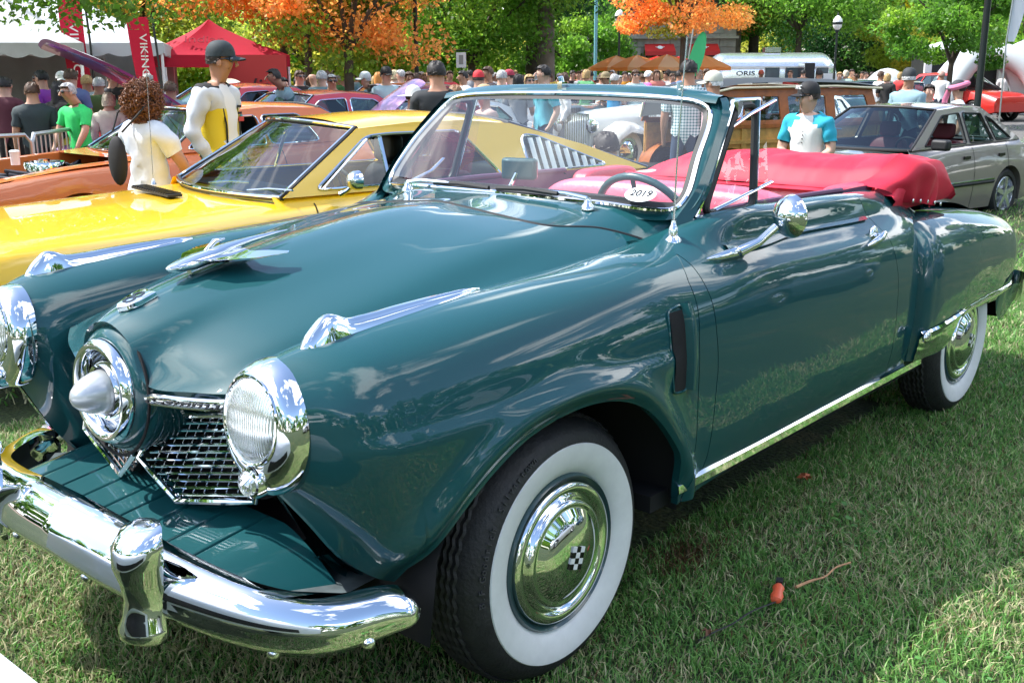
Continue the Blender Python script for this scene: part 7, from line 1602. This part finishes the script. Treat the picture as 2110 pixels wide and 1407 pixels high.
for lab, px, d, c1, c2 in [('leftmost orange parasol in front of the stone building', 1272, 41, UMO, UMP), ('second orange parasol below the first red awning', 1314, 40, UMO, UMP), ('red parasol between two orange ones', 1356, 43, UMR, UMR), ('third orange parasol near the maple', 1376, 39, UMO, UMP), ('red parasol behind the slim orange tree', 1400, 44, UMR, UMR), ('rightmost orange parasol beside the green flag', 1447, 39.5, UMO, UMO)]: parasol(lab, px, d, 1.05, 2.30, c1, c2)
# feather flags
def fflag(label, px, d, h0, h1, col, w_=.55):
    x, y = bearing(px, d); f = empty('feather_flag', (x, y, G(x, y)), -YAW, label, 'flag'); mb = MB(); Gd = []
    for z in np.linspace(h0, h1, 18):
        u = (z-h0)/(h1-h0); ww = w_*math.sin(math.pi*min(1, .12+u*.88))**.5; Gd.append([(a*ww+.25*u, .04*math.sin(z*3+a*3), z) for a in np.linspace(-.5, .5, 6)])
    mb.grid(Gd); mb.build('flag_cloth', M_('flag_cloth', col, rough=.6), f); mb = MB(); mb.tube([(-.25*w_, 0, 0), (-.4*w_, 0, h0), (.0, 0, h1+.05)], .02, 6); mb.build('flag_pole', STEEL, f)
fflag('green and white feather flag above the man in the checked shirt', 1428, 27, 1.6, 2.65, (.06, .50, .18), .36); fflag('tall white feather flag at the upper right', 2080, 30, 2.4, 4.6, (.7, .72, .78), .30)
# silver trailer
ALU = M_('polished_aluminium', (.80, .84, .86), rough=.26, metal=.85, noise=(1.5, .08))
x, y = bearing(1588, 50); at_ = empty('travel_trailer', (x, y, G(x, y)-.25), -YAW-.04, 'polished silver travel trailer with ORIS lettering beyond the wooden wagon', 'trailer')
mb = MB(); Gd = []; Lh, Hh2 = 2.85, 1.15
for u in np.linspace(-1, 1, 48):
    e = max(0, (abs(u)-.72)/.28); sc = math.sqrt(max(.0004, 1-e**2.2)); x_ = u*Lh
    Gd.append([(x_, 1.15*(sc*.35+.65 if sc > .1 else .65*sc*9)*math.copysign(abs(math.cos(q))**.8, math.cos(q)), .55+1.05+(Hh2*sc if math.sin(q) > 0 else 1.0*(sc**.5))*math.copysign(abs(math.sin(q))**.75, math.sin(q))) for q in [2*math.pi*k/40 for k in range(40)]])
mb.grid(Gd, close_v=True); mb.build('trailer_shell', ALU, at_, angle=50)
for cx, w_ in ((-.1, .62), (.78, .62), (2.05, .5)): mb = MB(); mb.box((cx, -1.16, 1.88), (w_, .04, .45)); wn = mb.build('window', M_('dusky_pane', (.06, .09, .11), rough=.1) if 'dusky_pane' not in bpy.data.materials else bpy.data.materials['dusky_pane'], at_, smooth=False); mb = MB(); mb.tube([(cx-w_/2, -1.18, 1.65), (cx+w_/2, -1.18, 1.65), (cx+w_/2, -1.18, 2.11), (cx-w_/2, -1.18, 2.11)], .02, 5, closed=True); mb.build('window_trim', CHROME_D, wn)
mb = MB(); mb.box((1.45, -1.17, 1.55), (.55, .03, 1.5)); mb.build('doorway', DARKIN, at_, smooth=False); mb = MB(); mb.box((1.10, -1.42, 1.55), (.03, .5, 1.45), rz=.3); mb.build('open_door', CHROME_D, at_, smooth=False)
mb = MB(); mb.box((0, -1.155, 2.12), (5.0, .02, .10)); mb.build('awning_rail', WHITE, at_, smooth=False); mb = MB(); mb.box((.05, 0, 2.87), (.7, .6, .22)); mb.build('roof_unit', CHROME_D, at_)
flat_text(at_, 'ORIS', .34, (-1.25, -1.19, 1.87), 0, LAMPB, sc=(1.15, .8), name='trailer_lettering')
mb = MB(); mb.box((2.55, -1.25, 1.65), (.9, .05, .42)); mb.build('side_board', WHITE, at_, smooth=False)
for cx in (-.4, .4): w0 = MB(); w0.lathe([(.2, 0), (.33, -.02), (.35, .05), (.35, .2), (.2, .22)], (cx, -1.1, .35), 'y', 24); w0.build('wheel', TYRE, at_)
# white kiosk and arched tent on the right
x, y = bearing(1975, 48); kk = empty('white_kiosk', (x, y, G(x, y)), -YAW-.1, 'white open sided kiosk with a shallow hipped roof at the right', 'kiosk')
mb = MB(); mb.grid([[(sx*1.7*u, sy*1.7*u-.0, 3.1-.65*u) for sx, sy in ((-1, -1), (1, -1), (1, 1), (-1, 1))] for u in (.02, .5, 1.)], close_v=True); mb.build('roof', CANV, kk, smooth=False)
for sx in (-1.6, -.3, 1.2): mb = MB(); mb.box((sx, -1.6, 1.22), (.26, .2, 2.44)); mb.build('kiosk_post', WHITE, kk, smooth=False)
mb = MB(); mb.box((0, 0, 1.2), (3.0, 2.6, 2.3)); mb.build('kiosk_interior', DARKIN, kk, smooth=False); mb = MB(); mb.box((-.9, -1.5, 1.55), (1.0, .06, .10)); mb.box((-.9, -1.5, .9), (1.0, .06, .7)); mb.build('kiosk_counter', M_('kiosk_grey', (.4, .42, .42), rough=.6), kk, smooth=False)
x, y = bearing(2040, 42); ar = empty('arched_tent', (x, y, G(x, y)), -YAW-.1, 'white inflatable arched tent behind the red crossover', 'tent')
for rot in (.55, -.55):
    mb = MB(); mb.tube([Vector((1.75*math.cos(q)*math.cos(rot), 1.75*math.cos(q)*math.sin(rot), .35+1.95*math.sin(q))) for q in np.linspace(-.1, math.pi+.1, 24)], [.26+.14*math.sin(q) for q in np.linspace(0, math.pi, 24)], 12); mb.build('inflatable_arch', CANV, ar)
mb = MB(); mb.grid([[(1.5*math.cos(q)*r, -.6+1.2*r*0+.9*(1-r), .4+1.85*math.sin(q)*(.7+.3*r)) for q in np.linspace(.3, math.pi-.3, 14)] for r in (.55, .8, 1.)]); mb.build('tent_skin', CANV, ar)
for lab, px, d, w_ in (('small white hatchback shape tent beside the teal sedan', 1832, 40, 1.2),):
    x, y = bearing(px, d); o = empty('white_dome', (x, y, G(x, y)), 0, 'white dome shelter beyond the white saloon', 'tent'); mb = MB(); mb.ell((0, 0, .55), (1.0, .9, 1.25), 20, 12); mb.build('dome_cloth', CANV, o)
tent('white marquee at the far right edge behind the arched tent', 2120, 46, -YAW, 2.6, 2.6, 2.2, 3.0, CANV)
# high rises over the trees, upper right
HR = M_('tower_concrete', (.50, .52, .54), rough=.7); HRW = M_('tower_glass', (.22, .27, .31), rough=.2)
for lab, px, d, wd, h in (('pale high rise tower with rows of windows above the right trees', 1868, 300, 13, 30), ('second pale tower further right above the trees', 2010, 330, 26, 36)):
    x, y = bearing(px, d); t = empty('high_rise', (x, y, -2), -YAW, lab, 'building'); mb = MB(); mb.box((0, 0, h/2), (wd, 12, h)); mb.build('tower_wall', HR, t, smooth=False)
    for k in range(6, int(h/1.6)):
        mb = MB(); mb.box((0, -6.05, k*1.6), (wd*.94, .15, .8)); mb.build('window_band', HRW, t, smooth=False)
# ================================================================ trees
BARK = M_('bark', (.085, .065, .05), rough=.9, noise=(3, .4), bump=(12, 1.)); BARKG = M_('pale_bark_tree', (.19, .155, .125), rough=.9, noise=(2.5, .35), bump=(10, 1.))
def leafmat(name, cols, tr=.55):
    m = bpy.data.materials.new(name); m.use_nodes = True; n = m.node_tree.nodes; l = m.node_tree.links; n.clear(); o = n.new('ShaderNodeOutputMaterial'); a = n.new('ShaderNodeAttribute'); a.attribute_name = 'tone'; d = n.new('ShaderNodeBsdfPrincipled'); d.inputs['Roughness'].default_value = .45; t = n.new('ShaderNodeBsdfTranslucent'); mx = n.new('ShaderNodeMixShader'); mx.inputs[0].default_value = tr
    h = n.new('ShaderNodeHueSaturation'); h.inputs['Value'].default_value = 1.9; l.new(a.outputs['Color'], h.inputs['Color']); l.new(a.outputs['Color'], d.inputs['Base Color']); l.new(h.outputs[0], t.inputs[0]); l.new(d.outputs[0], mx.inputs[1]); l.new(t.outputs[0], mx.inputs[2]); l.new(mx.outputs[0], o.inputs[0]); return m
LEAVES = leafmat('foliage', None)
def leaf_cloud(name, C, col, parent, size, seed, kind=None):
    """C: (n,3) leaf centres; col: (n,3)"""
    rg = np.random.default_rng(seed); n = len(C); a = rg.normal(size=(n, 3)); a /= np.linalg.norm(a, axis=1)[:, None]; b = np.cross(a, rg.normal(size=(n, 3))); b /= np.linalg.norm(b, axis=1)[:, None]+1e-9
    s = (size*rg.uniform(.6, 1.35, n))[:, None]; V = np.empty((n, 4, 3)); V[:, 0] = C-a*s; V[:, 1] = C+b*s*.62; V[:, 2] = C+a*s; V[:, 3] = C-b*s*.62+np.cross(a, b)*s*.25
    me = bpy.data.meshes.new(name); me.vertices.add(n*4); me.loops.add(n*4); me.polygons.add(n); me.vertices.foreach_set('co', V.ravel()); me.loops.foreach_set('vertex_index', np.arange(n*4, dtype=np.int32)); me.polygons.foreach_set('loop_start', np.arange(0, n*4, 4, dtype=np.int32)); me.polygons.foreach_set('loop_total', np.full(n, 4, dtype=np.int32)); me.update()
    at2 = me.color_attributes.new('tone', 'FLOAT_COLOR', 'POINT'); at2.data.foreach_set('color', np.repeat(np.c_[col, np.ones(n)], 4, axis=0).ravel()); me.materials.append(LEAVES)
    o = bpy.data.objects.new(name, me); COL.objects.link(o); o.parent = parent
    if kind: o['kind'] = kind
    return o
PAL = {'green': [(.07,.18,.02), (.13,.28,.03), (.22,.36,.04)], 'yellow': [(.24,.33,.04), (.36,.42,.06), (.50,.44,.07)], 'dark': [(.022,.075,.022), (.035,.11,.03), (.06,.15,.03)], 'orange': [(.74,.34,.09), (.74,.44,.13), (.34,.40,.06)], 'mixed': [(.13,.25,.03), (.32,.36,.05), (.66,.38,.08)]}
def tree(label, px, d, H, R, base, pal, trunk_r=.16, lean=0., fork=True, n=9000, leafs=.11, seed=0, bark=None, accents=0., cx=0, group='park trees behind the cars', blobs=34, flatb=.5):
    if seed > 1: n = int(n*1.9); leafs *= .70
    rg = np.random.default_rng(seed+100); x, y = bearing(px, d); t = empty('tree', (x, y, G(x, y)), 0, label, 'tree', group); bk = bark or BARK
    mb = MB(); top = Vector((lean, 0, base+.2)); mb.tube(cr([(0, 0, -.3), (0, 0, .05), (lean*.35, .02, base*.5), tuple(top)], 10), [trunk_r*1.7, trunk_r*1.2]+[trunk_r*(1.05-.03*k) for k in range(8)], 12); 
    limbs = []
    for k in range(7):
        q = 2*math.pi*k/7+rg.uniform(-.4, .4); l = R*rg.uniform(.45, .8); e = top+Vector((l*math.cos(q), l*math.sin(q), (H-base)*rg.uniform(.2, .6))); m_ = top.lerp(e, .45)+Vector((0, 0, .25)); mb.tube(cr([tuple(top-Vector((0, 0, .25))), tuple(m_), tuple(e)], 7), [trunk_r*.55*(1-.11*i) for i in range(7)], 7); limbs.append(e)
        e2 = m_+Vector((rg.normal()*.6, rg.normal()*.6, .6)); mb.tube([m_, m_.lerp(e2, .5)+Vector((0, 0, .1)), e2], [trunk_r*.28, trunk_r*.2, trunk_r*.08], 5)
    mb.build('trunk', bk, t, angle=80)
    # crown: leaf clumps spread through an uneven volume
    B = []
    while len(B) < blobs:
        v = rg.uniform(-1, 1, 3)
        if np.linalg.norm(v) > 1: continue
        if np.linalg.norm(v) < .35 and rg.random() < .6: continue
        zz = base-.25+(H-base)*(.5+.5*v[2]); B.append((v[0]*R*(1-.25*max(0, v[2])), v[1]*R*(1-.25*max(0, v[2])), zz, R*rg.uniform(.20, .36)))
    B = np.array(B); k = rg.integers(0, len(B), n); u = rg.normal(size=(n, 3)); u /= np.linalg.norm(u, axis=1)[:, None]; rr = (rg.random(n)**.45)[:, None]; C = B[k, :3]+u*rr*B[k, 3:4]*[1.15, 1.15, .7]; C[:, 2] -= .15*(u[:, 0]**2)
    rg = np.random.default_rng(seed+500); P = np.array(PAL[pal]); w = rg.random((len(B), 1)); bc = np.where(w < .5, P[0]*(1-2*w)+P[1]*2*w, P[1]*(2-2*w)+P[2]*(2*w-1)); 
    if pal in ('orange',): bc = P[rg.choice(3, len(B), p=[.52, .26, .22])]
    if pal in ('mixed',): bc = P[rg.choice(3, len(B), p=[.45, .43, .12])]
    if accents: sel = rg.random(len(B)) < accents; bc[sel] = np.array([.72, .34, .09])
    col = bc[k]*rg.uniform(.6, 1.35, (n, 1)); leaf_cloud('crown', C+[lean+cx*.66, -cx*.75, 0], col, t, leafs, seed)
    return t
tree('leafy green tree hanging over the white marquee at the upper left', -75, 18, 8.5, 3.4, 3.0, 'green', n=34000, leafs=.05, seed=1, trunk_r=.2, blobs=60, cx=1.5)
tree('bright green tree at the far left behind the marquee', -40, 36, 10, 5, 2.5, 'green', n=9000, leafs=.13, seed=2)
tree('green and gold tree between the banners', 300, 40, 10, 4.6, 3.2, 'mixed', n=12000, leafs=.13, seed=3, blobs=46)
tree('orange and green maple behind the crimson canopy, upper left of centre', 590, 34, 8.0, 4.0, 2.55, 'orange', n=14000, leafs=.11, seed=4, trunk_r=.13, blobs=50, accents=.15)
tree('slender maple with a forked trunk and some orange leaves left of centre', 722, 29, 7.5, 3.2, 2.3, 'green', n=12000, leafs=.10, seed=5, accents=.42, trunk_r=.14, blobs=44)
tree('thin trunked maple left of the slender maple', 640, 32, 7.5, 3.0, 2.7, 'mixed', n=9000, leafs=.10, seed=6, trunk_r=.12, accents=.2)
tree('yellow green tree behind the maroon sedan', 660, 52, 9, 5.0, 1.0, 'yellow', n=14000, leafs=.14, seed=7, blobs=50)
tree('yellow green tree behind the tall dark lamp post', 820, 50, 9, 4.6, 1.2, 'yellow', n=13000, leafs=.14, seed=8, blobs=46)
tree('bright green linden right of the dark lamp post', 975, 38, 9, 3.6, 1.9, 'green', n=16000, leafs=.11, seed=9, blobs=54)
tree('dark trunked tree left of the big pale trunk', 1103, 40, 12, 3.6, 3.4, 'green', n=9000, leafs=.13, seed=10, trunk_r=.33)
tree('big pale trunked tree at centre', 1128, 38, 12, 4.2, 3.8, 'dark', n=9000, leafs=.13, seed=11, trunk_r=.33, bark=BARKG)
tree('green shrubby tree right of the big pale trunk', 1175, 50, 6.0, 2.8, 1.2, 'green', n=10000, leafs=.12, seed=12)
tree('dark green tree over the stone building left corner', 1190, 58, 12, 4.2, 3.6, 'dark', n=10000, leafs=.15, seed=13)
tree('slim maple with bright orange crown in front of the stone building', 1408, 31, 7.5, 2.05, 2.6, 'orange', n=15000, leafs=.075, seed=14, trunk_r=.08, blobs=40)
tree('grey trunked tree left of the silver trailer', 1517, 58, 11, 3.0, 3.6, 'green', n=7000, leafs=.13, seed=15, trunk_r=.28, bark=BARKG)
tree('brown leaning tree trunk behind the silver trailer', 1553, 60, 11, 3.0, 3.5, 'green', n=7000, leafs=.13, seed=16, trunk_r=.30)
tree('broad bright green tree over the silver trailer', 1645, 56, 11, 5.0, 3.6, 'green', n=15000, leafs=.12, seed=17, accents=.05, blobs=50)
tree('yellow tree behind the silver trailer', 1510, 75, 8, 5.0, 1.0, 'yellow', n=9000, leafs=.2, seed=18)
tree('dark green yew like tree right of the trailer', 1775, 66, 10.5, 5.0, 1.1, 'dark', n=17000, leafs=.13, seed=19, blobs=60)
tree('second dark green tree right of the trailer', 1835, 70, 9.6, 4.0, 1.2, 'dark', n=13000, leafs=.14, seed=20, blobs=50)
tree('small light green tree in front of the kiosk', 1962, 36, 5.2, 1.9, 1.9, 'green', n=9000, leafs=.085, seed=21, trunk_r=.09, blobs=34)
tree('olive tree between the dark trees and the kiosk', 1890, 60, 6.5, 3.2, 1.2, 'yellow', n=10000, leafs=.15, seed=22)
tree('light green tree at the upper right edge', 2110, 50, 8, 4.4, 1.6, 'green', n=13000, leafs=.13, seed=23, blobs=48)
tree('pale green tree behind the tall white feather flag', 2040, 70, 7.5, 4.0, 1.2, 'yellow', n=9000, leafs=.17, seed=24)
# far belt of trees closing the park: reads as one mass
def belt_(name, a0, a1, d0, d1, h, n, pals, seed, size):
    rg = np.random.default_rng(seed); nb = int(n/150); B = []
    for i in range(nb):
        a = math.radians(rg.uniform(a0, a1)); d = rg.uniform(d0, d1); B.append((CAM.x+d*math.sin(a), CAM.y+d*math.cos(a), rg.uniform(.3, h)*(1-.25*math.sin(a*9)), rg.uniform(1.0, 2.2)))
    B = np.array(B); k = rg.integers(0, nb, n); u = rg.normal(size=(n, 3)); u /= np.linalg.norm(u, axis=1)[:, None]; C = B[k, :3]+u*(rg.random(n)**.4)[:, None]*B[k, 3:4]
    P = np.concatenate([PAL[p] for p in pals]); bc = P[rg.integers(0, len(P), nb)]; col = bc[k]*rg.uniform(.55, 1.25, (n, 1)); o = leaf_cloud(name, C, col, None, size, seed); tag(o, kind='stuff')
belt_('woodland', 14, 76, 78, 100, 9, 60000, ['green', 'yellow', 'dark'], 31, .30)
belt_('shrubbery', 30, 58, 54, 60, 2.6, 26000, ['yellow', 'green'], 32, .18)
belt_('woodland_behind_camera', 90, 370, 40, 52, 14, 150000, ['green', 'dark', 'green'], 33, .33)
pass
